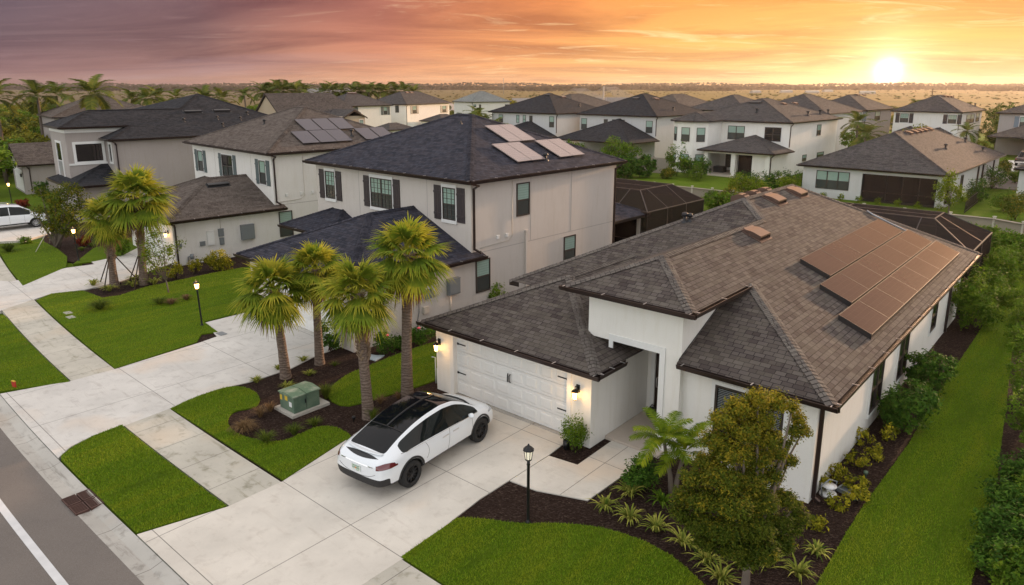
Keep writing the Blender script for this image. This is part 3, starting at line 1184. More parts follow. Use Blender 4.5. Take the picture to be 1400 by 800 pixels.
def meter_box(par, side, s0, s1, z0, z1, d=0.16, mat=None, name='meter_box'):
    mb = MB()
    side.box(mb, s0, s1, 0.0, d, z0, z1)
    side.box(mb, s0 - 0.01, s1 + 0.01, 0.0, d + 0.015, z1 - 0.03, z1 + 0.012)
    side.box(mb, s0 + 0.03, s1 - 0.03, d, d + 0.012, z0 + 0.04, z1 - 0.06)
    return mb.build(name, mat or M['grey_box'], par, bevel=0.008)


def conduit(par, pts, r=0.014, mat=None, name='conduit'):
    mb = MB()
    mb.tube(pts, r, 6)
    return mb.build(name, mat or M['beige_box'], par)

# ------------------------------------------------------------------ H1: the bungalow in front
def world_empty(name, fr, label, cat, group=None):
    return empty(name, (fr.o[0], fr.o[1], 0), fr.ang, label, cat, group)


def bungalow():
    h = world_empty('bungalow', F1, 'white single-storey house in front with three rows of solar panels on its brown roof', 'house', 'houses of the subdivision')
    A, B = (lambda pos: Side('A', pos)), (lambda pos: Side('B', pos))
    # walls, closed volumes butted together
    mb = MB()
    mb.box(-6.23, -5.40, 0.0, 0.28, -.15, 2.5)          # garage piers and header
    mb.box(-0.83, 0.0, 0.0, 0.28, -.15, 2.5)
    mb.box(-5.40, -0.83, 0.0, 0.28, 2.06, 2.5)
    mb.box(-6.23, 0.0, 0.28, 7.2, -.15, 2.497)
    mb.box(-6.40, 0.0, 7.2, 20.1, -.15, 2.72)
    mb.box(0.0, 1.49, 3.1, 20.1, -.15, 2.85)            # behind the porch
    mb.box(-0.86, 2.12, 1.05, 3.1, 2.93, 4.30)          # tower above the porch opening
    mb.box(1.49, 2.12, 1.05, 3.1, -.15, 2.93)           # right pier of the porch
    mb.box(-0.86, 2.12, 3.1, 9.0, 2.86, 4.30)
    mb.box(2.12, 5.62, 1.25, 20.1, -.15, 2.85)
    mb.box(1.49, 2.12, 3.1, 20.1, -.15, 2.848)
    mb.build('wall', ST_WHITE, h)
    # trim bands
    g = MB()
    f = A(1.05)
    f.box(g, 0.002, 1.49, 0.0, 0.035, 2.935, 3.12)
    f.box(g, 1.495, 1.66, 0.0, 0.035, 0.1, 3.12)
    f.box(g, -0.13, 0.0, 0.0, 0.035, 2.72, 3.12)
    g2 = A(0.0)
    g2.box(g, -5.56, -5.405, 0.0, 0.03, 0.04, 2.22)
    g2.box(g, -0.825, -0.67, 0.0, 0.03, 0.04, 2.22)
    g2.box(g, -5.40, -0.83, 0.0, 0.03, 2.065, 2.22)
    g.build('trim', M['trim'], h)
    garage_door(h, -5.40, -0.83, 0.065, 2.06, A(0.14), M['garage_white'], 4, 8)
    # front door, side light
    d = MB()
    s = A(3.1)
    s.box(d, 0.30, 1.45, 0.0, 0.05, 0.1, 2.55)
    dd = d.build('door', M['door_brown'], h)
    d = MB()
    s.box(d, 0.16, 0.295, 0.0, 0.09, 0.1, 2.60)
    s.box(d, 0.16, 1.48, 0.0, 0.09, 2.60, 2.72)
    d.build('door_frame', M['trim'], dd)
    d = MB()
    s.box(d, 0.52, 1.2, 0.05, 0.062, 0.5, 2.3)
    d.build('glass', M['glass_dark'], dd)
    d = MB()
    d.tube([s.p(0.38, 0.06, 0.95), s.p(0.38, 0.11, 0.98), s.p(0.38, 0.11, 1.25), s.p(0.38, 0.06, 1.28)], 0.014, 6)
    d.build('handle', M['clip'], dd)
    # windows
    window(h, A(1.25), 3.05, 4.85, 0.70, 2.42, cols=2, trim=0.10, upper='glass_dark', lower='glass_dark')
    bl = MB()
    sd = A(1.25)
    for q in range(16):
        z = 1.60 + 0.75 * q / 16
        sd.box(bl, 3.13, 4.77, 0.0125, 0.020, z, z + 0.02)
    bl.build('blind', M['grey_box'], h)
    for s0, s1 in ((6.15, 7.40), (9.30, 10.60)):
        window(h, B(5.62), s0, s1, 0.55, 2.05, cols=2, trim=0.09, upper='glass_green', lower='glass_dark')
    window(h, B(5.62), 14.2, 15.2, 0.9, 2.05, cols=1, trim=0.09, upper='glass_green', lower='glass_dark')

    # ---- roof, exact planes
    ze = 2.88
    E1 = (6.05, 0.85, ze)
    P1 = (-0.74, 11.35, ze + T * 6.79)
    P2 = (-0.74, 16.50, ze + T * 6.79)
    EB = (6.05, 20.9, ze)
    zl = ze - T * 0.21
    EL, ELb = (-6.78, 4.35, zl), (-6.78, 20.9, zl)
    zt = 4.36
    at = 6.05 - (zt - ze) / T          # 2.526
    TL = -1.50
    TH_ = (at - TL) / 2
    bt = 0.72
    ap = (at - TH_, bt + TH_, zt + T * TH_)
    k3 = ap[0] - P1[0]
    P3 = (ap[0], P1[1] - k3, ap[2])
    K = (at, E1[1] + (6.05 - at), zt)
    W0 = (2.10, 0.85, ze)
    mb = MB()
    mb.face([E1, EB, P2, P1, P3, ap, (at, bt, zt), K])                          # big right-hand slope
    mb.face([P2, EB, ELb])                                                       # back slope
    mb.face([ELb, EL, P1, P2])                                                   # left slope
    # front slope of the main body, down to the valley with the tower roof
    bv = P1[1] - (P1[2] - zt) / T
    mb.face([EL, (at, EL[1], zl), (at, bv, zt), (TL, bv, zt), P3, P1])
    # tower roof
    mb.face([(TL, bt, zt), (at, bt, zt), ap])
    mb.face([(TL, bv, zt), (TL, bt, zt), ap, P3])
    # wing in front of the right-hand rooms
    zk = K[2]
    bw = K[1]
    mb.face([W0, E1, K, (2.10, bw, zk)])
    # garage roof
    gz = 2.47
    ga0, ga1, gb0 = -6.47, 0.43, -0.42
    gh = (ga1 - ga0) / 2
    g0 = (ga0 + gh, gb0 + gh, gz + T * gh)
    zg = gz + T * gh
    bM = 4.56 + (zg - ze) / T + 0.6
    g1 = (ga0 + gh, bM, zg)
    mb.face([(ga0, gb0, gz), (ga1, gb0, gz), g0])
    mb.face([(ga1, gb0, gz), (ga1, 1.05, gz), (ga1, 5.5, gz), (g1[0], bM, zg), g0])
    mb.face([(ga0, 5.5, gz), (ga0, gb0, gz), g0, g1])
    # fascia
    def fas(p, q, z, th=0.17):
        mb.face([(p[0], p[1], z - th), (q[0], q[1], z - th), (q[0], q[1], z), (p[0], p[1], z)], mi=1)
    fas((ga0, gb0), (ga1, gb0), gz)
    fas((ga1, gb0), (ga1, 1.06), gz)
    fas((ga0, 5.5), (ga0, gb0), gz)
    fas((TL, bt), (at, bt), zt)
    fas((at, bt), (at, K[1]), zt)
    fas((TL, bv), (TL, bt), zt)
    fas((2.10, .85), (6.05, .85), ze)
    fas((6.05, .85), (6.05, 20.9), ze)
    fas((6.05, 20.9), (-6.78, 20.9), zl)
    fas((-6.78, 20.9), (-6.78, 4.35), zl)
    fas((-6.78, 4.35), (-6.3, 4.35), zl)
    # soffits
    for a0, a1, b0, b1, z in ((ga0, ga1, gb0, 1.045, gz), (ga0, -6.2, 1.045, 5.5, gz), (TL, at, bt, 6.0, zt), (2.125, 6.05, .85, 1.3, ze), (5.6, 6.05, 1.3, 20.9, ze), (-6.78, 6.05, 20.0, 20.9, ze), (-6.78, -6.3, 5.52, 20.0, zl)):
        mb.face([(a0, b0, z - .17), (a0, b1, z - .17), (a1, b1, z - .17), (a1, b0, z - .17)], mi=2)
    caps = [(E1, K), (P1, P3), (P1, P2), (P2, EB), (P1, EL), ((TL, bt, zt), ap), ((at, bt, zt), ap), (ap, P3), ((ga0, gb0, gz), g0), ((ga1, gb0, gz), g0), (g0, (g1[0], 7.0, zg))]
    for p, q in caps: ridge_cap(mb, p, q, drop=T if abs(p[2] - q[2]) < .01 else 0.3, mi=3)
    rf = mb.build('roof', [SH_BROWN, M['bronze'], M['soffit'], SH_CAP], h)
    # step flashing where the slopes meet the tower wall
    g = MB()
    zf = lambda b: ze + T * (b - 0.85)
    g.face([(2.124, 0.9, zf(0.9) + .01), (2.124, bw, zk + .01), (2.124, bw, zk + .07), (2.124, 0.9, zf(.9) + .07)])
    g.build('flashing', M['bronze'], h)
    gm, cl = MB(), MB()
    gutter_run(gm, (ga0 - .13, gb0), (ga1 + .13, gb0), (0, -1), gz, clips=cl)
    gutter_run(gm, (ga1, gb0), (ga1, 0.95), (1, 0), gz, clips=cl)
    gutter_run(gm, (TL - .13, bt), (at + .13, bt), (0, -1), zt, clips=cl)
    gutter_run(gm, (at, bt), (at, K[1] - 0.15), (1, 0), zt, clips=cl)
    gutter_run(gm, (2.14, .85), (6.18, .85), (0, -1), ze, clips=cl)
    gutter_run(gm, (6.05, .85), (6.05, 20.9), (1, 0), ze, clips=cl)
    gg = gm.build('gutter', M['gutter'], h)
    cl.build('gutter_clip', M['clip'], gg)
    downspout(h, [(6.11, 1.02, 2.76), (6.11, 1.02, 2.70), (5.68, 1.42, 2.55), (5.68, 1.42, 0.12), (5.80, 1.42, 0.05)])
    downspout(h, [(6.11, 17.5, 2.76), (5.68, 17.5, 2.55), (5.68, 17.5, 0.1)])
    # roof fittings
    zR = lambda a: ze + T * (6.05 - a)
    for a, b in ((1.00, 8.35), (-0.22, 13.1), (-0.22, 15.6)):
        roof_vent(h, a, b, zR(a), (1, 0), w=0.85, l=0.70, h=0.15)
    for b in (12.4, 13.6, 14.8):
        roof_vent(h, -1.35, b, P1[2] - T * (0.61), (-1, 0), w=0.45, l=0.6, h=0.22)
    a, b, z = F1.plane(936, 303, (0, 4.56, ze), (0, -T, 1))
    pipe_vent(h, a, b, z, 0.32, 0.06)
    pipe_vent(h, a + 0.16, b + 0.1, z + .04, 0.25, 0.05)
    # solar panels: five, six and seven modules a row
    n = (T, 0, 1)
    L = 1.86
    for a0, a1, b0, cnt in ((2.66, 3.64, 8.05, 5), (3.69, 4.65, 6.90, 6), (4.70, 5.62, 5.50, 7)):
        for i in range(cnt):
            bb = b0 + i * (L + 0.02)
            q = (a0, bb, zR(a0) + 0.13)
            solar_panel(h, q, (a1 - a0, 0, -T * (a1 - a0)), (0, L + .012, 0), n, [M['pv_edge'], M['pv_black']], 6, 10)
        # dark skirt under the front edge and the lower edge
        g = MB()
        be = b0 + cnt * (L + .02)
        g.face([(a0, b0 + .02, zR(a0)), (a1, b0 + .02, zR(a1)), (a1, b0 + .02, zR(a1) + .14), (a0, b0 + .02, zR(a0) + .14)])
        g.face([(a1 - .02, b0, zR(a1)), (a1 - .02, be, zR(a1)), (a1 - .02, be, zR(a1) + .14), (a1 - .02, b0, zR(a1) + .14)])
        g.build('panel_skirt', M['pv_edge'], h)
    conduit(h, [(2.0, 18.3, zR(2.0) + .05), (2.3, 18.1, zR(2.3) + .06), (3.9, 18.25, zR(3.9) + .06), (3.95, 18.0, zR(3.95) + 0.08)], 0.035, M['conduit_grey'])
    # lanterns
    wall_lantern(h, -0.44, 1.58, A(0.0))
    wall_lantern(h, -6.07, 1.60, A(0.0))
    # small round soffit light, keypad
    return h


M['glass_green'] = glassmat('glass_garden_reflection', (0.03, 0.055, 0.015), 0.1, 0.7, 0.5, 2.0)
M['conduit_grey'] = paint('conduit_grey', (0.33, 0.36, 0.40), 0.4, 0.5)
H1 = bungalow()


# ------------------------------------------------------------------ generic volume helpers for the other houses
def gut_rect(par, rects, clips=False):
    gm, cl = MB(), (MB() if clips else None)
    for (a0, a1, b0, b1, z) in rects:
        if a1 is not None and b0 is not None and a0 is not None:
            gutter_run(gm, (a0 - .1, b0), (a1 + .12, b0), (0, -1), z, clips=cl)
        gutter_run(gm, (a1, b0), (a1, b1), (1, 0), z, clips=cl)
    g = gm.build('gutter', M['gutter'], par)
    if clips: cl.build('gutter_clip', M['clip'], g)
    return g


def two_storey_pair(fr, label, wallm, roofm, eave, low, wins, shm, group='houses of the subdivision', entry=None, pv=None):
    """family of houses with a low garage wing in front and a tall hipped block behind"""
    h = world_empty('two_storey_house', fr, label, 'house', group)
    A0, A1, B0, B1, ZE = eave          # eave rectangle of the tall block
    g0, g1, gb0, gb1, gz = low         # garage roof
    wa0, wa1 = A0 + .38, A1 - .36
    wb0, wb1 = B0 + .40, B1 - .36
    e = 0.004
    mb = MB()
    mb.box(wa0, wa1 + e, wb0, wb1, -.15, ZE - .05)
    gf = gb0 + .42
    # garage walls with a door opening
    d0, d1 = g0 + 1.3, g1 - 1.75
    mb.box(g0 + .35, d0, gf, gf + .3, -.15, gz - .02)
    mb.box(d1, wa1, gf, gf + .3, -.15, gz - .02)
    mb.box(d0, d1, gf, gf + .3, 2.15, gz - .02)
    mb.box(g0 + .35, wa1, gf + .3, wb0, -.15, gz - .02)
    mb.build('wall', wallm, h)
    mb = MB()
    hip(mb, A0, A1, B0, B1, ZE)
    hip(mb, g0, g1, gb0, gb1, gz, back='open')
    if entry:
        hip(mb, entry[0], entry[1], entry[2], B0 + .45, entry[3], back='open', lift=0.01)
    mb.build('roof', [roofm, M['bronze'], M['soffit']], h)
    gm, cl = MB(), MB()
    gutter_run(gm, (A0 - .1, B0), (A1 + .12, B0), (0, -1), ZE, clips=cl)
    gutter_run(gm, (A1, B0), (A1, B1), (1, 0), ZE, clips=cl)
    gutter_run(gm, (g0 - .1, gb0), (g1 + .12, gb0), (0, -1), gz, clips=cl)
    gutter_run(gm, (g1, gb0), (g1, gb1), (1, 0), gz, clips=cl)
    if entry: gutter_run(gm, (entry[0], entry[2]), (entry[1], entry[2]), (0, -1), entry[3], clips=cl)
    gg = gm.build('gutter', M['gutter'], h)
    cl.build('gutter_clip', M['clip'], gg)
    garage_door(h, d0, d1, 0.05, 2.15, Side('A', gf + .14), M['garage_white'])
    for side, s0, s1, z0, z1, kw in wins:
        window(h, Side('A', wb0) if side == 'A' else Side('B', wa1 + e), s0, s1, z0, z1, shut_mat=shm, **kw)
    downspout(h, [(A1 + .05, B0 + .05, ZE - .13), (A1 + .02, wb0 + .1, ZE - .25), (wa1 + .06, wb0 + .12, ZE - .42), (wa1 + .06, wb0 + .12, 3.0), (g1 - .02, wb0 + .25, 2.85)])
    downspout(h, [(A1 + .05, B1 - .3, ZE - .13), (wa1 + .06, B1 - .5, ZE - .42), (wa1 + .06, B1 - .5, 0.1)])
    # stucco control joints
    sb = Side('B', wa1 + e)
    for sd, q in [(sb, (wb0 + .6, wb1, 0.0, 0.006, 2.76, 2.785)), (sb, (wb0 + 3.9, wb0 + 3.92, 0.0, 0.006, 2.80, ZE - .2)), (sb, (wb0 + 7.0, wb0 + 7.02, 0.0, 0.006, 2.80, ZE - .2)),
                  (Side('A', wb0), (wa0 + 3.9, wa0 + 3.92, 0.0, 0.006, 3.6, ZE - .2)), (Side('A', wb0), (wa1 - 2.9, wa1 - 2.88, 0.0, 0.006, 3.6, ZE - .2))]:
        g = MB()
        sd.box(g, *q)
        g.build('control_joint', M['joint'], h)
    return h, wa1 + e, wb0


M['joint'] = paint('stucco_joint', (0.34, 0.31, 0.29), 0.8)

KS = dict(muntin=2, trim='bars', shutter=True, shw=0.5)
h2, wx, wy = two_storey_pair(F2, 'pale grey two-storey house with slate blue roof and brown shutters, next to the front bungalow',
    ST_GREY, SH_BLUE, (-12.45, 0.38, 6.10, 17.75, 6.07), (-8.1, 0.38, -0.25, 7.05, 2.70),
    [('A', -11.18, -10.28, 4.12, 5.58, KS), ('A', -7.15, -5.42, 4.12, 5.58, dict(cols=2, **KS)), ('A', -1.79, -0.93, 4.15, 5.60, KS),
     ('B', 9.40, 10.30, 4.07, 5.62, dict()), ('B', 6.72, 7.62, 0.95, 2.45, dict()), ('B', 12.95, 13.90, 1.15, 2.56, dict())],
    M['shutter_brown'], entry=(-12.7, -7.6, 4.45, 2.75))
sB = Side('B', wx)
meter_box(h2, sB, 4.98, 5.62, 1.25, 1.95, 0.20)
meter_box(h2, sB, 3.72, 4.05, 1.35, 1.72, 0.12)
meter_box(h2, sB, 3.30, 3.50, 1.38, 1.66, 0.10, M['red'], 'red_switch_box')
meter_box(h2, sB, 4.20, 4.42, 1.40, 1.66, 0.10, M['beige_box'])
meter_box(h2, sB, 3.62, 3.88, 0.72, 1.02, 0.10, M['beige_box'])
conduit(h2, [(wx + .05, 3.4, 1.38), (wx + .05, 3.4, 0.9), (wx + .05, 3.3, 0.5), (wx + .05, 3.3, 0.1)], 0.02, M['grey_box'])
conduit(h2, [(wx + .05, 5.15, 1.25), (wx + .05, 5.15, 0.1)], 0.03)
conduit(h2, [(wx + .03, 9.1, 5.8), (wx + .03, 9.1, 3.25), (wx + .03, 8.9, 3.05), (wx + .03, 7.0, 2.98)], 0.014)
mbp = MB()
sB.box(mbp, 9.98, 10.12, 0.0, 0.10, 0.1, 3.25)
sB.box(mbp, 9.96, 10.14, 0.0, 0.13, 3.25, 3.36)
mbp.build('duct_cover', ST_GREY, h2)
for s in (8.05, 8.65):
    meter_box(h2, sB, s, s + 0.16, 3.22, 3.38, 0.06, M['trim'], 'wall_vent')
n2 = (T, 0, 1)
zR2 = lambda a: 6.07 + T * (0.38 - a)
for (a0, b0) in ((-3.95, 11.35), (-2.15, 10.0), (-2.15, 13.15)):
    for i in range(2):
        # two modules side by side, 1.75 up the slope
        b_ = b0 + i * 1.0
        solar_panel(h2, (a0, b_, zR2(a0) + .10), (1.72, 0, -T * 1.72), (0, 0.98, 0), n2, [M['pv_edge_light'], M['pv_sky_sheen']], 10, 6)
pipe_vent(h2, -0.55, 12.15, zR2(-0.55), 0.30, 0.06)
pipe_vent(h2, -4.6, 10.3, zR2(-4.6), 0.12, 0.03, goose=False)

# conservatory-like screen enclosure frames ------------------------------------------------
M['screen'] = None
t = NT('insect_screen')
t.set((0.030, 0.023, 0.021), 1.0, spec=0.0)
outn = [n for n in t.t.nodes if n.type == 'OUTPUT_MATERIAL'][0]
tr = t.n('ShaderNodeBsdfTransparent')
ms = t.n('ShaderNodeMixShader')
ms.inputs[0].default_value = 0.86
t.l(tr.outputs[0], ms.inputs[1])
t.l(t.b.outputs[0], ms.inputs[2])
t.l(ms.outputs[0], outn.inputs[0])
M['screen'] = t.m
M['cage_bronze'] = paint('cage_bronze', (0.060, 0.048, 0.043), 0.6, 0.0)


def cage(fr, label, a0, a1, b0, b1, zw, zt, ins, bars=4, b_open=True):
    """mansard-shaped pool cage: posts, sloping rim, flat top"""
    h = world_empty('pool_cage', fr, label, 'screen enclosure')
    mb = MB()
    r = 0.035
    lo = [(a0, b0, zw), (a1, b0, zw), (a1, b1, zw), (a0, b1, zw)]
    hi = [(a0 + ins, b0 + ins, zt), (a1 - ins, b0 + ins, zt), (a1 - ins, b1 - ins, zt), (a0 + ins, b1 - ins, zt)]
    for i in range(4):
        j = (i + 1) % 4
        mb.tube([lo[i], lo[j]], r, 4, smooth=False)
        mb.tube([hi[i], hi[j]], r, 4, smooth=False)
        mb.tube([lo[i], hi[i]], r, 4, smooth=False)
        L0, L1, U0, U1 = Vector(lo[i]), Vector(lo[j]), Vector(hi[i]), Vector(hi[j])
        n = max(2, int((L1 - L0).length / 2.1))
        for k in range(n + 1):
            p = L0.lerp(L1, k / n)
            mb.tube([(p.x, p.y, -.1), p], r * .8, 4, smooth=False)
            if 0 < k < n:
                u = min(1, max(0, ((p - U0).dot((U1 - U0).normalized())) / (U1 - U0).length))
                mb.tube([p, U0.lerp(U1, u)], r * .8, 4, smooth=False)
        mb.tube([(lo[i][0], lo[i][1], 1.0), (lo[j][0], lo[j][1], 1.0)], r * .7, 4, smooth=False)
    n = max(2, int((b1 - b0 - 2 * ins) / 2.2))
    for k in range(1, n):
        y = b0 + ins + (b1 - b0 - 2 * ins) * k / n
        mb.tube([(a0 + ins, y, zt), (a1 - ins, y, zt)], r * .8, 4, smooth=False)
    xm = (a0 + a1) / 2
    mb.tube([(xm, b0 + ins, zt), (xm, b1 - ins, zt)], r * .8, 4, smooth=False)
    mb.build('cage_frame', M['cage_bronze'], h, merge=False)
    s = MB()
    for i in range(4):
        j = (i + 1) % 4
        s.face([lo[i], lo[j], hi[j], hi[i]])
        s.face([(lo[i][0], lo[i][1], -.1), (lo[j][0], lo[j][1], -.1), lo[j], lo[i]])
    s.face(hi)
    s.build('screen', M['screen'], h)
    f = MB()
    f.box(a0 + .3, a1 - .3, b0 + .3, b1 - .3, -.05, 0.04)
    f.build('pool_deck', M['pad'], h)
    f = MB()
    f.box(a0 + 2.0, a1 - 2.0, b0 + 2.0, b1 - 1.5, -.05, 0.055)
    f.build('pool_water', M['glass_lo'], h)
    return h


cage(F1, 'bronze screened pool cage behind the front bungalow with solar rows', -6.5, 5.75, 21.0, 27.0, 2.80, 3.85, 1.9)
cage(F2, 'bronze screened pool cage behind the pale grey house with dark blue-grey roof', -11.5, -0.15, 21.0, 27.8, 2.75, 3.75, 1.55)
# covered lanai between the grey house and its pool cage
lm = MB()
hip(lm, -6.0, -0.30, 17.4, 21.6, 2.62, back='hip')
lr = lm.build('lanai_roof', [SH_BLUE, M['bronze'], M['soffit']], h2)
lm = MB()
lm.box(-.80, -.60, 20.9, 21.1, -.1, 2.45)
lm.box(-.80, -.60, 17.9, 18.0, -.1, 2.45)
lm.box(-5.8, -.82, 20.92, 21.08, 2.3, 2.45)
lm.build('lanai_post', M['beige_box'], h2)
lm = MB()
lm.box(-5.8, -.72, 21.12, 21.14, -.1, 2.3)
lm.build('lanai_screen', M['screen'], h2)

# ------------------------------------------------------------------ H3
KG = dict(muntin=0, trim=0.06, shutter=True, shw=0.45)
h3, wx3, wy3 = two_storey_pair(F3, 'white two-storey house with brown roof, green shutters and a cluster of dark solar panels',
    ST_WARM, SH_TAUPE, (-12.9, 0.33, 5.85, 17.7, 6.04), (-7.9, 0.36, -0.32, 6.85, 2.64),
    [('A', -11.60, -10.70, 3.98, 5.45, KG), ('A', -7.38, -5.70, 3.98, 5.45, dict(cols=2, upper='glass_dark', lower='glass_lo', **KG)), ('A', -1.72, -0.86, 3.98, 5.45, KG),
     ('B', 6.45, 7.35, 0.75, 2.35, dict())],
    M['shutter_green'], entry=(-12.9, -7.2, 4.0, 2.70))
s3 = Side('B', wx3)
meter_box(h3, s3, 3.95, 4.75, 0.95, 1.85, 0.22)
meter_box(h3, s3, 1.95, 2.35, 0.92, 1.75, 0.10, M['trim'], 'white_panel_box')
meter_box(h3, s3, 2.62, 2.92, 1.35, 1.80, 0.12)
meter_box(h3, s3, 2.66, 2.90, 0.85, 1.25, 0.12)
meter_box(h3, s3, 1.52, 1.80, 0.95, 1.20, 0.10)
meter_box(h3, s3, 0.32, 0.50, 1.05, 1.25, 0.08)
conduit(h3, [(wx3 + .03, 2.78, 1.8), (wx3 + .03, 2.78, 2.5)], 0.015)
conduit(h3, [(wx3 + .03, 8.3, 5.8), (wx3 + .03, 8.3, 3.2), (wx3 + .03, 8.0, 3.0), (wx3 + .03, 6.6, 2.95)], 0.014)
for s in (7.0, 8.0, 8.8):
    meter_box(h3, s3, s, s + 0.16, 3.25, 3.42, 0.06, M['trim'], 'wall_vent')
downspout(h3, [(0.42, -.2, 2.5), (0.30, .1, 2.4), (0.06 + wx3, .22, 2.25), (0.06 + wx3, .22, 0.1)])
gm = MB()   # gas meter
gm.tube([(wx3 + .12, -0.0 + .75, 0.0), (wx3 + .12, .75, 0.45), (wx3 + .15, .9, .5)], 0.03, 6)
gm.lathe([(0.0, .3), (.11, .32), (.13, .45), (.11, .6), (0, .62)], (wx3 + .2, .95, 0), 10)
gm.build('gas_meter', M['grey_box'], h3)
wall_lantern(h3, -0.75, 1.75, Side('A', 0.10), energy=5)
roof_vent(h3, -2.85, 4.0, 2.64 + T * (0.36 + 2.85), (1, 0), w=1.3, l=.35, h=.12, mat=M['vent_black'])
zR3 = lambda a: 6.04 + T * (0.33 - a)
MODS = [(-3.55, b) for b in (9.75, 11.0, 12.25)] + [(-1.92, b) for b in (8.6, 9.85, 11.05)] + [(-1.95, b) for b in (13.3, 14.55)]
for a0, b0 in MODS:
    for k in range(1):
        solar_panel(h3, (a0, b0, zR3(a0) + .10), (1.60, 0, -T * 1.60), (0, 1.18, 0), (T, 0, 1), [M['pv_edge'], M['pv_blue']], 10, 6)
pipe_vent(h3, -1.2, 12.7, zR3(-1.2), 0.4, 0.07)
pipe_vent(h3, -6.6, 9.1, 6.04 + T * 3.2, 0.3, 0.05)

# ------------------------------------------------------------------ H4: taupe house, tower on its street corner
F4 = Frame((-30.23, 53.78), -46.5)


def house4():
    h = world_empty('two_storey_house', F4, 'taupe two-storey house with charcoal roof and a white-trimmed corner window, at the left', 'house', 'houses of the subdivision')
    mb = MB()
    mb.box(-16.0, -0.38, 0.35, 17.0, -.15, 6.0)
    mb.box(-7.45, -2.60, -2.32, 0.36, -.15, 6.84)
    mb.box(-7.45, -2.60, 0.36, 2.5, 5.9, 6.84)
    mb.box(-2.60, -0.40, -2.6, 0.35, -.15, 2.75)
    mb.build('wall', ST_TAUPE, h)
    g = MB()
    # crown band below the tower eave
    Side('B', -2.60).box(g, -2.34, 2.4, 0.0, 0.05, 6.50, 6.80)
    Side('A', -2.32).box(g, -7.45, -2.54, 0.0, 0.05, 6.50, 6.80)
    g.build('trim_band', M['trim'], h)
    g = MB()
    Side('B', -2.60).box(g, -2.30, 0.33, 0.0, 0.07, 4.05, 4.19)
    g.build('trim_band', M['trim'], h)
    g = MB()
    Side('A', -2.32).box(g, -7.45, -2.56, 0.0, 0.07, 2.62, 2.80)
    g.build('trim_band', M['trim'], h)
    s = Side('B', -2.60)
    w = window(h, s, -1.80, 0.12, 4.25, 5.68, rail=False, trim=0.13, frame=M['trim'], upper='glass_dark')
    c = MB()
    for k in range(3): s.box(c, -0.55 + .22 * k, -0.42 + .22 * k, 0.014, 0.03, 4.4, 5.55)
    c.build('curtain', M['bronze'], w)
    window(h, Side('A', -2.32), -5.95, -4.35, 2.95, 5.70, cols=1, trim=0.12, frame=M['trim'], upper='glass_dark', lower='glass_grey')
    window(h, Side('A', 0.35), -1.75, -1.05, 4.2, 5.65, cols=1, rail=False, trim=0.10, frame=M['trim'], upper='glass_dark')
    # roof
    mb = MB()
    ze = 6.05
    zt = ze + T * 2.17
    at = -2.17
    R = -4.86
    zr = ze + T * 4.86
    b2 = 7.2
    tf = -2.74
    hb = (-7.7, 9.6, ze + T * 7.7)
    ctr = (R, tf + (at - R), zr)
    q0 = (at, 2.17, zt)                                     # top of the short front hip
    mb.face([(0, 0, ze), (0, 17.3, ze), (hb[0], 9.6, hb[2]), (hb[0], 9.55, hb[2]), (R, b2 - .2, zr), ctr, (at, tf, zt), q0])
    aL = R - (at - R)
    mb.face([(aL, tf, zt), (at, tf, zt), ctr])
    mb.face([(aL, 8, zt), (aL, tf, zt), ctr, (R, 8, zr)])
    mb.face([(at, 2.17, zt), (-9, 2.17, zt), (-9, 0, ze), (0, 0, ze)])
    mb.face([(-15.9, 2.4, ze + .9), (R, b2 - .2, zr), hb, ])
    mb.face([(-15.9, 2.0, ze), hb, (-15.9, 17.3, ze)])
    mb.face([(0, 17.3, ze), (-15.9, 17.3, ze), hb])
    for p, q, z in (((0, 0), (0, 17.3), ze), ((at, tf), (at, 2.17), zt), ((aL, tf), (at, tf), zt), ((-2.6, 0), (0, 0), ze), ((aL, 2), (aL, tf), zt)):
        mb.face([(p[0], p[1], z - .17), (q[0], q[1], z - .17), (q[0], q[1], z), (p[0], p[1], z)], mi=1)
    mb.face([(aL, tf, zt - .17), (aL, 2.5, zt - .17), (at, 2.5, zt - .17), (at, tf, zt - .17)], mi=2)
    mb.face([(-3, 0, ze - .17), (-3, 17.3, ze - .17), (0, 17.3, ze - .17), (0, 0, ze - .17)], mi=2)
    for p, q in (((0, 0, ze), q0), ((at, tf, zt), ctr), ((aL, tf, zt), ctr), (ctr, (R, b2 - .2, zr)), ((R, b2 - .2, zr), hb), ((0, 17.3, ze), hb)):
        ridge_cap(mb, p, q)
    # little roof at the porch
    hip(mb, -7.0, 0.35, -3.05, 0.34, 2.78, back='open')
    mb.build('roof', [SH_BLACK, M['bronze'], M['soffit']], h)
    gm = MB()
    gutter_run(gm, (0, -.1), (0, 17.3), (1, 0), ze)
    gutter_run(gm, (at, tf - .1), (at, 2.0), (1, 0), zt)
    gutter_run(gm, (-2.5, 0), (.1, 0), (0, -1), ze)
    gutter_run(gm, (.35, -3.15), (.35, .3), (1, 0), 2.78)
    gutter_run(gm, (-7, -3.05), (.45, -3.05), (0, -1), 2.78)
    gm.build('gutter', M['gutter'], h)
    downspout(h, [(0.06, .1, 5.9), (-.15, .4, 5.75), (-.32, .5, 5.6), (-.32, .5, 3.0)])
    downspout(h, [(0.40, -2.95, 2.65), (0.2, -2.85, 2.5), (-.34, -2.5, 2.35), (-.34, -2.5, .1)])
    zz = lambda a: ze - T * a
    for x, y in ((52, 263), (265, 248), (299, 292), (412, 252), (455, 217)):
        a, b, z = F4.plane(240 + x / 4.667, 110 + y / 4.667, (0, 0, ze), (T, 0, 1))
        pipe_vent(h, a, b, z, 0.28, 0.06)
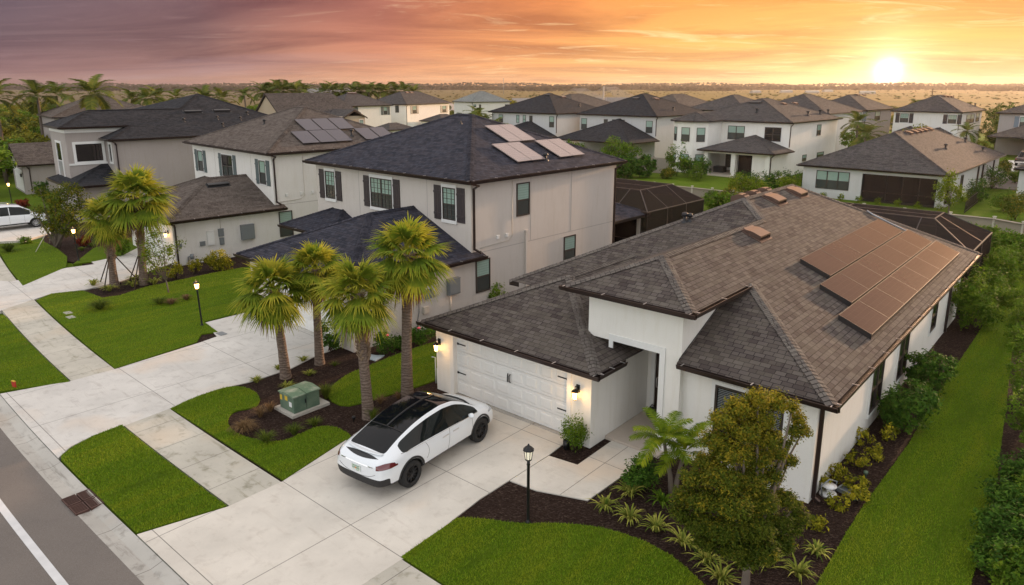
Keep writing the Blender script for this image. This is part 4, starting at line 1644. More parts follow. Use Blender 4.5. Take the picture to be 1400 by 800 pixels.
    for x, y in ((110, 202), (295, 196)):
        a, b, z = F4.plane(240 + x / 4.667, 110 + y / 4.667, (0, 0, ze), (T, 0, 1))
        roof_vent(h, a, b, z, (1, 0), w=1.4, l=.4, h=.14, mat=M['vent_black'])
    g = MB()
    g.box(-.385, -.25, 9.6, 9.8, 2.9, 3.7)
    g.build('duct_cover', ST_TAUPE, h)
    return h


M['glass_grey'] = glassmat('glass_grey_net', (0.26, 0.26, 0.27), 0.3, 0.5)
house4()


def small_gable():
    """H5: the low gabled garage block at the far left"""
    fr = Frame(G(31, 226, 2.7), -48)
    h = world_empty('gabled_house', fr, 'low taupe gabled house with brown roof at the far left behind the taupe two-storey house', 'house', 'houses of the subdivision')
    W = 7.0
    mb = MB()
    mb.box(-W + .35, -.35, 0.0, 14, -.15, 2.6)
    zr = 2.7 + T * 1.25 * W / 2
    for b in (0.0,):
        mb.face([(-W + .35, b, 2.6), (-.35, b, 2.6), (-W / 2, b, zr - .15)])
    mb.build('wall', ST_TAUPE, h)
    r = MB()
    t2 = T * 1.25
    r.face([(0, -.4, 2.7), (0, 14, 2.7), (-W / 2, 14, zr), (-W / 2, -.4, zr)])
    r.face([(-W, 14, 2.7), (-W, -.4, 2.7), (-W / 2, -.4, zr), (-W / 2, 14, zr)])
    r.face([(0, -.4, 2.55), (0, 14, 2.55), (0, 14, 2.7), (0, -.4, 2.7)], mi=1)
    r.face([(0, -.4, 2.5), (0, -.4, 2.7), (-W / 2, -.4, zr), (-W / 2, -.4, zr - .2)], mi=1)
    r.face([(-W, -.4, 2.5), (-W, -.4, 2.7), (-W / 2, -.4, zr), (-W / 2, -.4, zr - .2)], mi=1)
    r.face([(0, -.4, 2.55), (-.4, -.4, 2.55), (-.4, 14, 2.55), (0, 14, 2.55)], mi=2)
    r.build('roof', [SH_BROWN, M['bronze'], M['soffit']], h)
    g = MB()
    gutter_run(g, (0, -.4), (0, 14), (1, 0), 2.7)
    g.build('gutter', M['gutter'], h)
    downspout(h, [(0.05, .3, 2.5), (-.29, .5, 2.3), (-.29, .5, .1)])
    garage_door(h, -5.6, -1.2, 0.05, 2.15, Side('A', -0.02), M['garage_white'], hw=False)
    wall_lantern(h, -0.75, 1.7, Side('A', 0.0), lit=False)
    return h


small_gable()

# ------------------------------------------------------------------ the rows of houses behind
HG = 'houses of the subdivision'


def far_house(fr, W, D, ze, t, label, wallm, roofm, wins=(), low=None, name='two_storey_house', vents=(), pipes=(), cap=True, gut=True, extra=None):
    """wins: (side, px0, py0, px1, py1, kwargs) measured on the photograph"""
    h = world_empty(name, fr, label, 'house', HG)
    mb = MB()
    mb.box(-W + .38, -.38, .38, D - .38, -.2, ze - .02)
    if low:
        for (a0, a1, b0, b1, z, solid) in low:
            if solid: mb.box(a0 + .38, a1 - .38 - .003, b0 + .38, b1, -.2, z - .02)
    mb.build('wall', wallm, h)
    mb = MB()
    zr = hip(mb, -W, 0, 0, D, ze, t, cap=cap, capseg=0.3)
    if low:
        for (a0, a1, b0, b1, z, solid) in low:
            hip(mb, a0, a1, b0, b1, z, t, back='open', cap=cap, capseg=0.3)
    mb.build('roof', [roofm, M['bronze'], M['soffit']], h)
    if gut:
        gm = MB()
        gutter_run(gm, (-W - .1, 0), (.12, 0), (0, -1), ze)
        gutter_run(gm, (0, 0), (0, D), (1, 0), ze)
        if low:
            for (a0, a1, b0, b1, z, solid) in low:
                gutter_run(gm, (a0, b0), (a1 + .1, b0), (0, -1), z)
                gutter_run(gm, (a1, b0), (a1, b1), (1, 0), z)
        gm.build('gutter', M['gutter'], h)
        downspout(h, [(.05, .1, ze - .12), (-.1, .35, ze - .3), (-.32, .42, ze - .5), (-.32, .42, .1 if not low else 3.3)])
    for side, x0, y0, x1, y1, kw in wins:
        if side == 'A':
            p, q = fr.onA(x0, y0, .38), fr.onA(x1, y1, .38)
            s = Side('A', .38)
            s0, s1 = p[0], q[0]
        else:
            p, q = fr.onB(x0, y0, -.38), fr.onB(x1, y1, -.38)
            s = Side('B', -.38)
            s0, s1 = p[1], q[1]
        window(h, s, s0, s1, q[2], p[2], tiny=True, **kw)
    for side, x, y in vents:
        p = fr.plane(x, y, (0, 0, ze), (0, -t, 1) if side == 'A' else (t, 0, 1))
        roof_vent(h, p[0], p[1], p[2], (0, -1) if side == 'A' else (1, 0), w=1.0, l=.55, h=.14, mat=M['vent_black'] if side == 'A' else M['vent_sunlit'])  # right-slope hoods take the sunlit colour, front ones the black
    for side, x, y in pipes:
        p = fr.plane(x, y, (0, 0, ze), (0, -t, 1) if side == 'A' else (t, 0, 1))
        pipe_vent(h, p[0], p[1], p[2], 0.4, 0.09)
    return h


def Z4(ox, oy, s, x, y):
    return (ox + x / s, oy + y / s)


def wz(side, ox, oy, s, x0, y0, x1, y1, **kw):
    return (side, ox + x0 / s, oy + y0 / s, ox + x1 / s, oy + y1 / s, kw)


F8 = Frame(G(1299.6, 239.9, 2.8), -42.7)


def house8():
    fr = F8
    h = world_empty('bungalow', fr, 'light grey single-storey house with grey roof and wide dark screened lanai', 'house', HG)
    W, D, ze, t = 12.55, 24.9, 2.8, 0.47
    mb = MB()
    mb.box(-W + .4, -6.9, .4, D - .4, -.4, ze - .02)
    mb.box(-6.9, -.4, 3.2, D - .4, -.4, ze - .02)
    mb.box(-.95, -.4, .4, 1.0, -.4, ze - .02)
    mb.box(-6.9, -.95, .4, .7, 2.35, ze - .02)
    mb.build('wall', ST_LIGHT, h)
    mb = MB()
    hip(mb, -W, 0, 0, D, ze, t, capseg=.3)
    mb.build('roof', [SH_GREY, M['bronze'], M['soffit']], h)
    gm = MB()
    gutter_run(gm, (-W - .1, 0), (.12, 0), (0, -1), ze)
    gutter_run(gm, (0, 0), (0, D), (1, 0), ze)
    gm.build('gutter', M['gutter'], h)
    window(h, Side('A', .4), -10.89, -7.95, .70, 2.36, cols=3)
    s = MB()
    s.box(-6.9, -.95, .55, .58, 0.0, 2.35)
    s.box(-.60, -.57, 1.0, 3.2, 0.0, 2.35)
    s.build('lanai_screen', M['screen'], h)
    s = MB()
    for a in (-6.87, -4.9, -3.6, -2.3, -.98): s.box(a - .03, a + .03, .52, .6, 0, 2.35)
    s.box(-6.9, -.95, .52, .6, .75, .81)
    s.box(-6.9, -.95, .5, .62, -.1, .08)
    s.build('lanai_frame', M['bronze'], h)
    window(h, Side('A', 3.2), -5.6, -2.2, .1, 2.2, cols=3, rail=False, upper='glass_dark')
    g = MB()
    g.box(-6.9, -.4, .6, 3.2, -.3, 0.05)
    g.build('lanai_floor', M['pad'], h)
    g = MB()
    g.lathe([(0, .95), (.28, .9), (.4, .7), (.4, .15), (.2, 0)], (-6.0, 1.9, .08), 12)
    g.build('barbecue', M['blackplastic'], h)
    window(h, Side('B', -.4), 6.3, 7.3, .3, 2.2, cols=1, upper='glass_dark', lower='glass_dark')
    for b in (13.5, 15.7, 21.2): downspout(h, [(-.33, b, 2.5), (-.33, b, 0)], r=.07)
    Z = lambda x, y: (1030 + x / 3.784, 80 + y / 3.784)
    for x, y in ((805, 387), (836, 381), (860, 376), (884, 372), (910, 367)):
        px, py = Z(x, y)
        p = fr.plane(px, py, (0, 0, ze), (t, 0, 1))
        roof_vent(h, p[0], p[1], p[2], (1, 0), w=.75, l=.62, h=.15)
    for x, y in ((993, 466), (1095, 430), (1186, 478)):
        px, py = Z(x, y)
        p = fr.plane(px, py, (0, 0, ze), (t, 0, 1))
        pipe_vent(h, p[0], p[1], p[2], .4, .09)
    return h


house8()

# H7 big white house with bay and covered terrace
F7 = Frame((31.3, 80.3), -43.3)
Zb = (900, 120, 5.0)


def house7():
    fr = F7
    h = world_empty('two_storey_house', fr, 'large white two-storey house with polygonal bay and covered terrace on white pillars', 'house', HG)
    W, D, ze, t = 13.8, 15.5, 5.98, .36
    mb = MB()
    mb.box(-W + .38, -.38, .38, D - .38, -.3, ze - .02)
    # bay, chamfered
    pts = [(-13.2, .38), (-13.2, -3.0), (-12.0, -4.1), (-9.9, -4.1), (-8.7, -2.9), (-8.7, .38)]
    mb.prism(pts, -.3, ze - .02)
    # terrace pillars and beam
    for a in (-8.3, -4.9, -.9):
        mb.box(a, a + .5, -4.35, -3.85, -.3, 2.75)
    mb.box(-8.3, -.4, -4.352, -3.95, 2.45, 2.78)
    mb.box(-2.6, -.385, -3.9, .38, -.3, 2.78)
    mb.build('wall', ST_WHITE, h)
    mb = MB()
    hip(mb, -W, 0, 0, D, ze, t, capseg=.3)
    # bay roof
    e = [(-13.6, .5), (-13.6, -3.2), (-12.2, -4.5), (-9.7, -4.5), (-8.3, -3.1), (-8.3, .5)]
    top0, top1 = (-10.95, -1.9, ze + .95), (-10.95, 2.6, ze + .95)
    E = [(x, y, ze + .012) for x, y in e]
    for i in range(1, 4): mb.face([E[i], E[i + 1], top0])
    mb.face([E[0], E[1], top0, top1])
    mb.face([E[4], E[5], top1, top0])
    for i in range(5):
        p, q = E[i], E[i + 1]
        mb.face([(p[0], p[1], p[2] - .17), (q[0], q[1], q[2] - .17), q, p], mi=1)
    mb.face([(p[0], p[1], p[2] - .17) for p in reversed(E)], mi=2)
    for i in range(1, 5): ridge_cap(mb, E[i], top0, seg=.3)
    hip(mb, -8.9, 0.3, -4.9, .38, 2.82, .34, back='open', capseg=.3)
    mb.build('roof', [SH_GREY, M['bronze'], M['soffit']], h)
    gm = MB()
    gutter_run(gm, (-8.2, 0), (.12, 0), (0, -1), ze)
    gutter_run(gm, (0, 0), (0, D), (1, 0), ze)
    gutter_run(gm, (-8.9, -4.9), (.4, -4.9), (0, -1), 2.82)
    gutter_run(gm, (.3, -4.9), (.3, .3), (1, 0), 2.82)
    gm.build('gutter', M['gutter'], h)
    downspout(h, [(.05, .1, ze - .12), (-.1, .35, ze - .3), (-.32, .42, ze - .5), (-.32, .42, 3.2)])
    downspout(h, [(.35, -4.8, 2.7), (-.1, -4.3, 2.5), (-.33, -4.2, 2.3), (-.33, -4.2, 0)])
    sA = Side('A', .38)
    for x0, x1, kw in ((-7.85, -5.75, dict(cols=2)), (-3.3, -1.35, dict(cols=2, upper='glass_dark', lower='glass_dark', trim=.08))):
        window(h, sA, x0, x1, 3.75, 5.35, tiny=True, **kw)
    bayA = Side('A', -4.1)
    for z0, z1 in ((3.55, 5.2), (0.5, 2.1)):
        window(h, bayA, -11.5, -10.4, z0, z1, tiny=True)
    # chamfered face windows of the bay, turned with the wall
    for (p, q) in (((-9.9, -4.1), (-8.7, -2.9)), ((-13.2, -3.0), (-12.0, -4.1))):
        mx, my = (p[0] + q[0]) / 2, (p[1] + q[1]) / 2
        an = math.atan2(q[1] - p[1], q[0] - p[0])
        for z0, z1 in ((3.55, 5.2), (0.5, 2.1)):
            w = window(h, Side('A', 0.0), -.5, .5, z0, z1, tiny=True)
            w.matrix_local = Matrix.Translation((mx, my, 0)) @ Matrix.Rotation(an, 4, 'Z')
    window(h, sA, -7.9, -6.8, .4, 2.2, tiny=True, upper='glass_lo')
    window(h, sA, -5.2, -4.5, .1, 2.3, tiny=True, rail=False, upper='glass_dark')
    s = MB()
    s.box(-4.4, -2.6, -3.5, -3.45, 0, 2.4)
    s.build('lanai_screen', M['screen'], h)
    for x0, y0, x1, y1 in ((1087, 253, 1107, 325), (1085, 443, 1127, 470), (985, 460, 1008, 500)):
        p, q = fr.onB(900 + x0 / 5, 120 + y0 / 5, -.38), fr.onB(900 + x1 / 5, 120 + y1 / 5, -.38)
        window(h, Side('B', -.38), p[1], q[1], q[2], p[2], tiny=True)
    g = MB()
    g.box(-8.6, -.4, -4.7, .4, -.3, .06)
    g.build('terrace_floor', M['porch'], h)
    g = MB()
    g.box(-7.9, -6.7, -2.6, -1.6, .06, .75)
    g.lathe([(0, .5), (.16, .45), (.18, .05), (0, 0)], (-7.9, -3.4, .06), 10)
    g.build('terrace_furniture', M['blackplastic'], h)
    for side, x, y in (('A', 663, 103), ('B', 858, 112), ('B', 935, 109)):
        p = fr.plane(900 + x / 5, 120 + y / 5, (0, 0, ze), (0, -t, 1) if side == 'A' else (t, 0, 1))
        roof_vent(h, *p, (0, -1) if side == 'A' else (1, 0), w=1.5 if side == 'A' else .9, l=.5, h=.14, mat=M['vent_black'] if side == 'A' else M['vent_sunlit'])
    for side, x, y in (('A', 672, 170), ('B', 1022, 190), ('B', 1105, 180), ('B', 1160, 176)):
        p = fr.plane(900 + x / 5, 120 + y / 5, (0, 0, ze), (0, -t, 1) if side == 'A' else (t, 0, 1))
        pipe_vent(h, p[0], p[1], p[2], .5, .11)
    return h


house7()

F6 = Frame((19.49, 97.01), -43.1)
Za, sa = (780, 90), 5.833
far_house(F6, 13.7, 14.7, 5.98, .42, 'light grey house with three dark slit windows above a low charcoal patio roof', ST_LIGHT, SH_BLACK,
    wins=[wz('A', 780, 90, 5.833, 88, 418, 130, 508), wz('A', 780, 90, 5.833, 267, 425, 296, 492, upper='glass_lo'), wz('A', 780, 90, 5.833, 333, 427, 361, 495, upper='glass_lo'),
          wz('A', 780, 90, 5.833, 400, 430, 430, 498, upper='glass_lo'), wz('A', 780, 90, 5.833, 604, 438, 652, 538)],
    low=[(-12.6, 0.3, -6.6, .38, 2.75, False)], vents=(('A', 869.5, 135), ('B', 897, 135.5)), pipes=(('B', 920.5, 150.5),))
F5 = Frame((6.4, 103.73), -40.5)
far_house(F5, 13.2, 13.5, 6.10, .42, 'light grey house with pale slit windows, left of its look-alike with the patio roof', ST_LIGHT, SH_BLACK,
    wins=[wz('A', 560, 90, 5.833, 712, 387, 745, 452), wz('A', 560, 90, 5.833, 852, 392, 875, 455, lower='glass_up'), wz('A', 560, 90, 5.833, 904, 393, 927, 458, lower='glass_up'),
          wz('A', 560, 90, 5.833, 956, 397, 980, 459, upper='glass_lo'), wz('A', 560, 90, 5.833, 1115, 403, 1152, 492)],
    low=[(-10.5, 0.0, -4.5, .38, 2.75, True)], vents=(('A', 749, 130), ('B', 770, 133)), pipes=(('B', 792, 145.5),))
F9 = Frame((57.87, 117.91), -45)
far_house(F9, 9.9, 13.6, 6.1, .48, 'taupe two-storey house with grey hipped roof and pale blue shutters beside a ragged palm', ST_TAUPE, SH_GREY,
    wins=[wz('A', 1030, 80, 3.784, 525, 275, 558, 322, muntin=1, trim='bars', shutter=True, shut_mat=M['shutter_blue'], shw=.7), wz('B', 1030, 80, 3.784, 631, 275, 652, 318)],
    vents=(('B', 1172, 129.8), ('B', 1181, 130.2)))
F10 = Frame((68.13, 109.39), -44.9)
far_house(F10, 10.0, 14.5, 6.07, .49, 'white two-storey house with brown shutters and three side windows by the golden field', ST_WARM, SH_GREY,
    wins=[wz('A', 1030, 80, 3.784, 762, 284, 800, 332, muntin=2, trim='bars', shutter=True, shut_mat=M['shutter_brown'], shw=.6),
          wz('A', 1030, 80, 3.784, 1010, 292, 1048, 338, muntin=2, trim='bars', shutter=True, shut_mat=M['shutter_brown'], shw=.6),
          wz('B', 1030, 80, 3.784, 1104, 291, 1120, 335), wz('B', 1030, 80, 3.784, 1127, 289, 1138, 332), wz('B', 1030, 80, 3.784, 1154, 283, 1164, 326)],
    low=[(-4.6, -1.0, -3.0, .38, 2.8, True), (-8.8, -5.0, -2.0, .38, 2.8, True)], vents=(('B', 1291.5, 132), ('B', 1296, 132.2), ('B', 1300.5, 132.4)), pipes=(('B', 1333, 145),))
# H11 at the right edge: garage with a lantern and a dark pickup in front
F11 = Frame(G(1400, 157, 6.05), -44)


def house11():
    fr = Frame((84.0, 109.0), -44)
    c = fr.loc(G(1362, 154, 6.05))
    fr = Frame(G(1362.5, 154, 6.05), -44)
    h = world_empty('two_storey_house', fr, 'grey two-storey house at the right edge with blue shutters and an open white-framed garage', 'house', HG)
    mb = MB()
    mb.box(.38, 13, .38, 14, -.2, 6.0)
    gb = -7.4
    mb.box(5.2, 7.0, gb, gb + .3, -.2, 2.75)
    mb.box(11.4, 13, gb, gb + .3, -.2, 2.75)
    mb.box(7.0, 11.4, gb, gb + .3, 2.3, 2.75)
    mb.box(5.2, 13, gb + .3, .37, -.2, 2.74)
    mb.build('wall', ST_TAUPE, h)
    mb = MB()
    hip(mb, 0, 13.4, 0, 14.4, 6.05, capseg=.3)
    hip(mb, 4.8, 13.4, gb - .4, 1.0, 2.85, back='open', capseg=.3)
    hip(mb, .1, 8.8, -4.6, .38, 2.80, back='open', capseg=.3)
    mb.build('roof', [SH_BROWN, M['bronze'], M['soffit']], h)
    gm = MB()
    gutter_run(gm, (0, 0), (13.4, 0), (0, -1), 6.05)
    gutter_run(gm, (4.8, gb - .4), (13.4, gb - .4), (0, -1), 2.85)
    gm.build('gutter', M['gutter'], h)
    window(h, Side('A', .38), 3.0, 4.1, 4.0, 5.5, trim='bars', shutter=True, shut_mat=M['shutter_blue'], shw=.6, tiny=True)
    g = MB()
    Side('A', gb).box(g, 6.8, 7.0, 0, .05, 0, 2.5)
    Side('A', gb).box(g, 11.4, 11.6, 0, .05, 0, 2.5)
    Side('A', gb).box(g, 7.0, 11.4, 0, .05, 2.3, 2.5)
    g.build('trim', M['trim'], h)
    wall_lantern(h, 6.2, 1.9, Side('A', gb), energy=25)
    g = MB()
    Side('A', gb + .3).box(g, 7.0, 11.4, 0.0, .02, 0, 2.3)
    g.build('garage_shade_panel', M['door_brown'], h)  # dark panel stands in for the shaded inside of the open garage
    return h, fr


H11, F11 = house11()

# white row and others in the second rank, seen over the roofs
far_house(Frame((-22.29, 153.04), -27), 11.0, 18.0, 6.13, .47, 'far white house with green shutters, right one of the pair before the palm row', ST_WHITE, SH_GREY,
    wins=[wz('A', 340, 80, 3.808, 763, 244, 783, 282, rail=False, upper='glass_lo'), wz('B', 340, 80, 3.808, 852, 247, 874, 287, shutter=True, shut_mat=M['shutter_green'], shw=.7), wz('B', 340, 80, 3.808, 1007, 246, 1027, 281, shutter=True, shut_mat=M['shutter_green'], shw=.7)],
    low=None, vents=(('B', 556, 126.5), ('B', 562, 126.5)))
far_house(Frame((-32.3, 137.9), -40), 10.1, 12.6, 6.15, .46, 'far white house with green shutters, beside the beige gabled house', ST_WHITE, SH_GREY,
    wins=[wz('B', 340, 80, 3.808, 530, 255, 556, 297, shutter=True, shut_mat=M['shutter_green'], shw=.6), wz('B', 340, 80, 3.808, 701, 252, 722, 292, shutter=True, shut_mat=M['shutter_green'], shw=.6)],
    vents=(('B', 478, 127.5), ('B', 484, 127.6)))
far_house(Frame((-10.72, 192.05), -58), 11.2, 12.5, 5.75, .49, 'far white house with pale silver-grey hipped roof standing before the construction land', ST_WARM, SH_SILVER,
    wins=[wz('B', 560, 90, 5.833, 508, 308, 530, 330), wz('B', 560, 90, 5.833, 553, 309, 570, 338, upper='glass_lo'), wz('B', 560, 90, 5.833, 760, 308, 800, 330, upper='glass_lo')])


def low_annex(fr, a0, a1, b0, b1, z, label, wallm, roofm):
    h = world_empty('single_storey_annex', fr, label, 'annex', HG)
    mb = MB()
    mb.box(a0 + .3, a1 - .3, b0 + .3, b1 - .3, -.2, z)
    mb.build('wall', wallm, h)
    mb = MB()
    hip(mb, a0, a1, b0, b1, z, cap=False)
    mb.build('roof', [roofm, M['bronze'], M['soffit']], h)
    return h


low_annex(Frame(G(533, 178, 2.6), -33), -5.0, 0, 0, 7, 2.6, 'low grey-roofed wing in front of the far left white house', ST_WHITE, SH_GREY)
low_annex(Frame(G(606, 166, 2.6), -30), -6.5, 0, 0, 9, 2.6, 'low grey-roofed wing in front of the far right white house', ST_WHITE, SH_GREY)


def beige_gable():
    fr = Frame(G(382, 155, 5.6), -38)
    h = world_empty('gabled_house', fr, 'beige gabled house rising behind the brown roof with the solar panel cluster', 'house', HG)
    # gable end faces front (a across), roof runs back-right
    W, D = 7.5, 17
    ze = 5.2
    tt = .95
    zr = ze + tt * W / 2
    mb = MB()
    mb.box(-W + .3, -.3, .3, D, -.2, ze)
    mb.face([(-W + .3, .3, ze), (-.3, .3, ze), (-W / 2, .3, zr - .35)])
    mb.box(-.3, 4.5, 9.0, 14, -.2, 4.9)
    mb.build('wall', ST_BEIGE, h)
    r = MB()
    r.face([(0, 0, ze), (0, D, ze), (-W / 2, D - 3.5, zr), (-W / 2, 0, zr)])
    r.face([(-W, D, ze), (-W, 0, ze), (-W / 2, 0, zr), (-W / 2, D - 3.5, zr)])
    r.face([(0, D, ze), (-W, D, ze), (-W / 2, D - 3.5, zr)])
    for s in (0, -W):
        r.face([(s, 0, ze - .25), (s, 0, ze), (-W / 2, 0, zr), (-W / 2, 0, zr - .3)], mi=1)
    r.face([(0, 0, ze - .2), (0, D, ze - .2), (0, D, ze), (0, 0, ze)], mi=1)
    # cross gable on the right
    r.face([(4.9, 8.7, 4.6), (4.9, 11.5, 6.0), (-1, 11.5, 6.0), (-1, 8.7, 4.6)])
    r.face([(4.9, 14.3, 4.6), (-1, 14.3, 4.6), (-1, 11.5, 6.0), (4.9, 11.5, 6.0)])
    r.face([(4.9, 8.7, 4.35), (4.9, 8.7, 4.6), (4.9, 11.5, 6.0), (4.9, 11.5, 5.7)], mi=1)
    r.face([(4.9, 14.3, 4.35), (4.9, 14.3, 4.6), (4.9, 11.5, 6.0), (4.9, 11.5, 5.7)], mi=1)
    r.build('roof', [SH_GREY, M['bronze'], M['soffit']], h)
    window(h, Side('A', .3), -5.6, -5.0, 3.2, 4.6, tiny=True)
    window(h, Side('A', .3), -3.2, -2.6, 3.2, 4.6, tiny=True)
    window(h, Side('B', 4.5), 12.8, 13.6, 3.0, 4.2, tiny=True, trim=.1)
    return h


beige_gable()

# roofs that only show their upper part between the others
def roof_house(fr, W, D, ze, t, label, wallm, roofm, gut=False):
    return far_house(fr, W, D, ze, t, label, wallm, roofm, gut=gut)


def placed(px, depth, W, D, ang, ze, t):
    """near corner so that the near hip peak stands on the sight line px at a depth"""
    x = (px - CX) / F_PX * depth * (1 / SC)
    P = np.array([x, depth])
    fr = Frame(P, ang)
    h = min(W, D) / 2
    o = fr.w(h, -h)
    return Frame(o[:2], ang)


roof_house(placed(160, 100, 13, 13, -50, 6.1, .42), 13, 13.5, 6.1, .42, 'house with brown hipped roof showing only its upper half behind the charcoal-roofed taupe house', ST_TAUPE, SH_TAUPE)
roof_house(placed(212, 88, 9, 9, -50, 6.1, .42), 9, 9, 5.9, .42, 'lower brown hipped roof just right of the tall brown roof behind the taupe house', ST_TAUPE, SH_TAUPE)
roof_house(placed(1078, 112, 12.5, 15, -44, 6.1, .42), 12.5, 15, 6.1, .42, 'house with grey roof of which only the peak rises behind the large white house', ST_LIGHT, SH_GREY)
roof_house(placed(986, 128, 12, 14, -44, 5.6, .42), 12, 14, 5.9, .42, 'grey-walled house with grey roof partly hidden left of the large white house', ST_LIGHT, SH_GREY, gut=True)
roof_house(placed(908, 140, 12, 16, -44, 5.6, .42), 12, 16, 5.9, .42, 'house with brown roof peeping out behind the narrow slit windows house', ST_BEIGE, SH_BROWN)
roof_house(placed(776, 150, 12, 16, -44, 5.6, .42), 12, 16, 5.8, .42, 'brown roofed house peeping out right behind the left slit-window house', ST_BEIGE, SH_BROWN)


def corner_roof():
    """eave of the house that cuts into the right edge of the photograph"""
    fr = Frame(G(1386, 231, 2.7), -46)
    h = world_empty('bungalow', fr, 'grey house at the right edge showing only a roof corner and strip of wall', 'house', HG)
    mb = MB()
    mb.box(.4, 11, .4, 18, -.4, 2.7)
    mb.build('wall', ST_LIGHT, h)
    mb = MB()
    hip(mb, 0, 11.5, 0, 18.4, 2.75, capseg=.3)
    mb.build('roof', [SH_GREY, M['bronze'], M['soffit']], h)
    g = MB()
    gutter_run(g, (0, 0), (11.5, 0), (0, -1), 2.75)
    g.build('gutter', M['gutter'], h)


corner_roof()

# ------------------------------------------------------------------ vehicles
M['car_white'] = paint('car_paint_white', (0.72, 0.75, 0.78), 0.22, 0.0, 1.0, var=0.01)
M['car_dark'] = paint('car_paint_dark', (0.05, 0.035, 0.035), 0.25, 0.3, 0.8, var=0.05)
t = NT('car_glass')
t.set((0.004, 0.005, 0.007), 0.03, spec=0.22)
M['car_glass'] = t.m
t = NT('side_glass')
t.set((0.008, 0.011, 0.011), 0.04, spec=0.3)
M['side_glass'] = t.m
M['tail_red'] = paint('tail_lamp_red', (0.12, 0.010, 0.012), 0.12, 0.0, 1.0, var=0.3)
M['chrome'] = paint('chrome', (0.75, 0.75, 0.76), 0.12, 1.0, var=0.02)
M['head_lamp'] = paint('head_lamp', (0.55, 0.58, 0.62), 0.1, 0.4, 1.0)
M['rim_black'] = paint('rim_black', (0.02, 0.02, 0.021), 0.3, 0.5)
M['rim_silver'] = paint('rim_silver', (0.45, 0.45, 0.46), 0.3, 0.8)
M['plate'] = paint('plate_white', (0.62, 0.66, 0.62), 0.4, var=0.02)
M['plate_green'] = paint('plate_green', (0.10, 0.26, 0.12), 0.4)
M['plate_orange'] = paint('plate_orange', (0.70, 0.26, 0.05), 0.4)


def interp(tab, x):
    X = [r[0] for r in tab]
    return [float(np.interp(x, X, [r[k] for r in tab])) for k in range(1, len(tab[0]))]


def make_wheel(par, x, y, side, R, rim, spokes=10):
    """wheel with its outer face towards side (+1 left, -1 right)"""
    w = empty('wheel', (x, y, R))
    w.parent = par
    mb = MB()
    prof = [(R * .62, -.11), (R * .9, -.12), (R * .985, -.09), (R, -.04), (R, .04), (R * .985, .09), (R * .9, .12), (R * .66, .115), (R * .63, .09)]
    rows = []
    for r, q in prof:
        rows.append([(r * math.cos(2 * math.pi * k / 36), q * side, r * math.sin(2 * math.pi * k / 36)) for k in range(36)])
    mb.quadgrid(rows, closed=True)
    mb.build('tyre', M['rubber'], w)
    rb = MB()
    for k in range(spokes):
        a = 2 * math.pi * k / spokes
        for da in (-.09, .09):
            p0 = (R * .10 * math.cos(a + da * 2), side * .07, R * .10 * math.sin(a + da * 2))
            p1 = (R * .62 * math.cos(a + da), side * .095, R * .62 * math.sin(a + da))
            rb.tube([p0, p1], [.018, .013], 5)
    rows = []
    for r, q in ((R * .66, .115), (R * .625, .118), (R * .60, .09), (R * .60, -.05)):
        rows.append([(r * math.cos(2 * math.pi * k / 36), q * side, r * math.sin(2 * math.pi * k / 36)) for k in range(36)])
    rb.quadgrid(rows, closed=True)
    rows = []
    for r, q in ((0, .09), (R * .15, .085), (R * .17, .05)):
        rows.append([(r * math.cos(2 * math.pi * k / 16), q * side, r * math.sin(2 * math.pi * k / 16)) for k in range(16)])
    rb.quadgrid(rows, closed=True)
    rb.build('rim', rim, w)
    d = MB()
    d.face([(R * .6 * math.cos(2 * math.pi * k / 24), side * -.02, R * .6 * math.sin(2 * math.pi * k / 24)) for k in range(24)])
    d.build('brake_disc', M['blackplastic'], w)
    return w


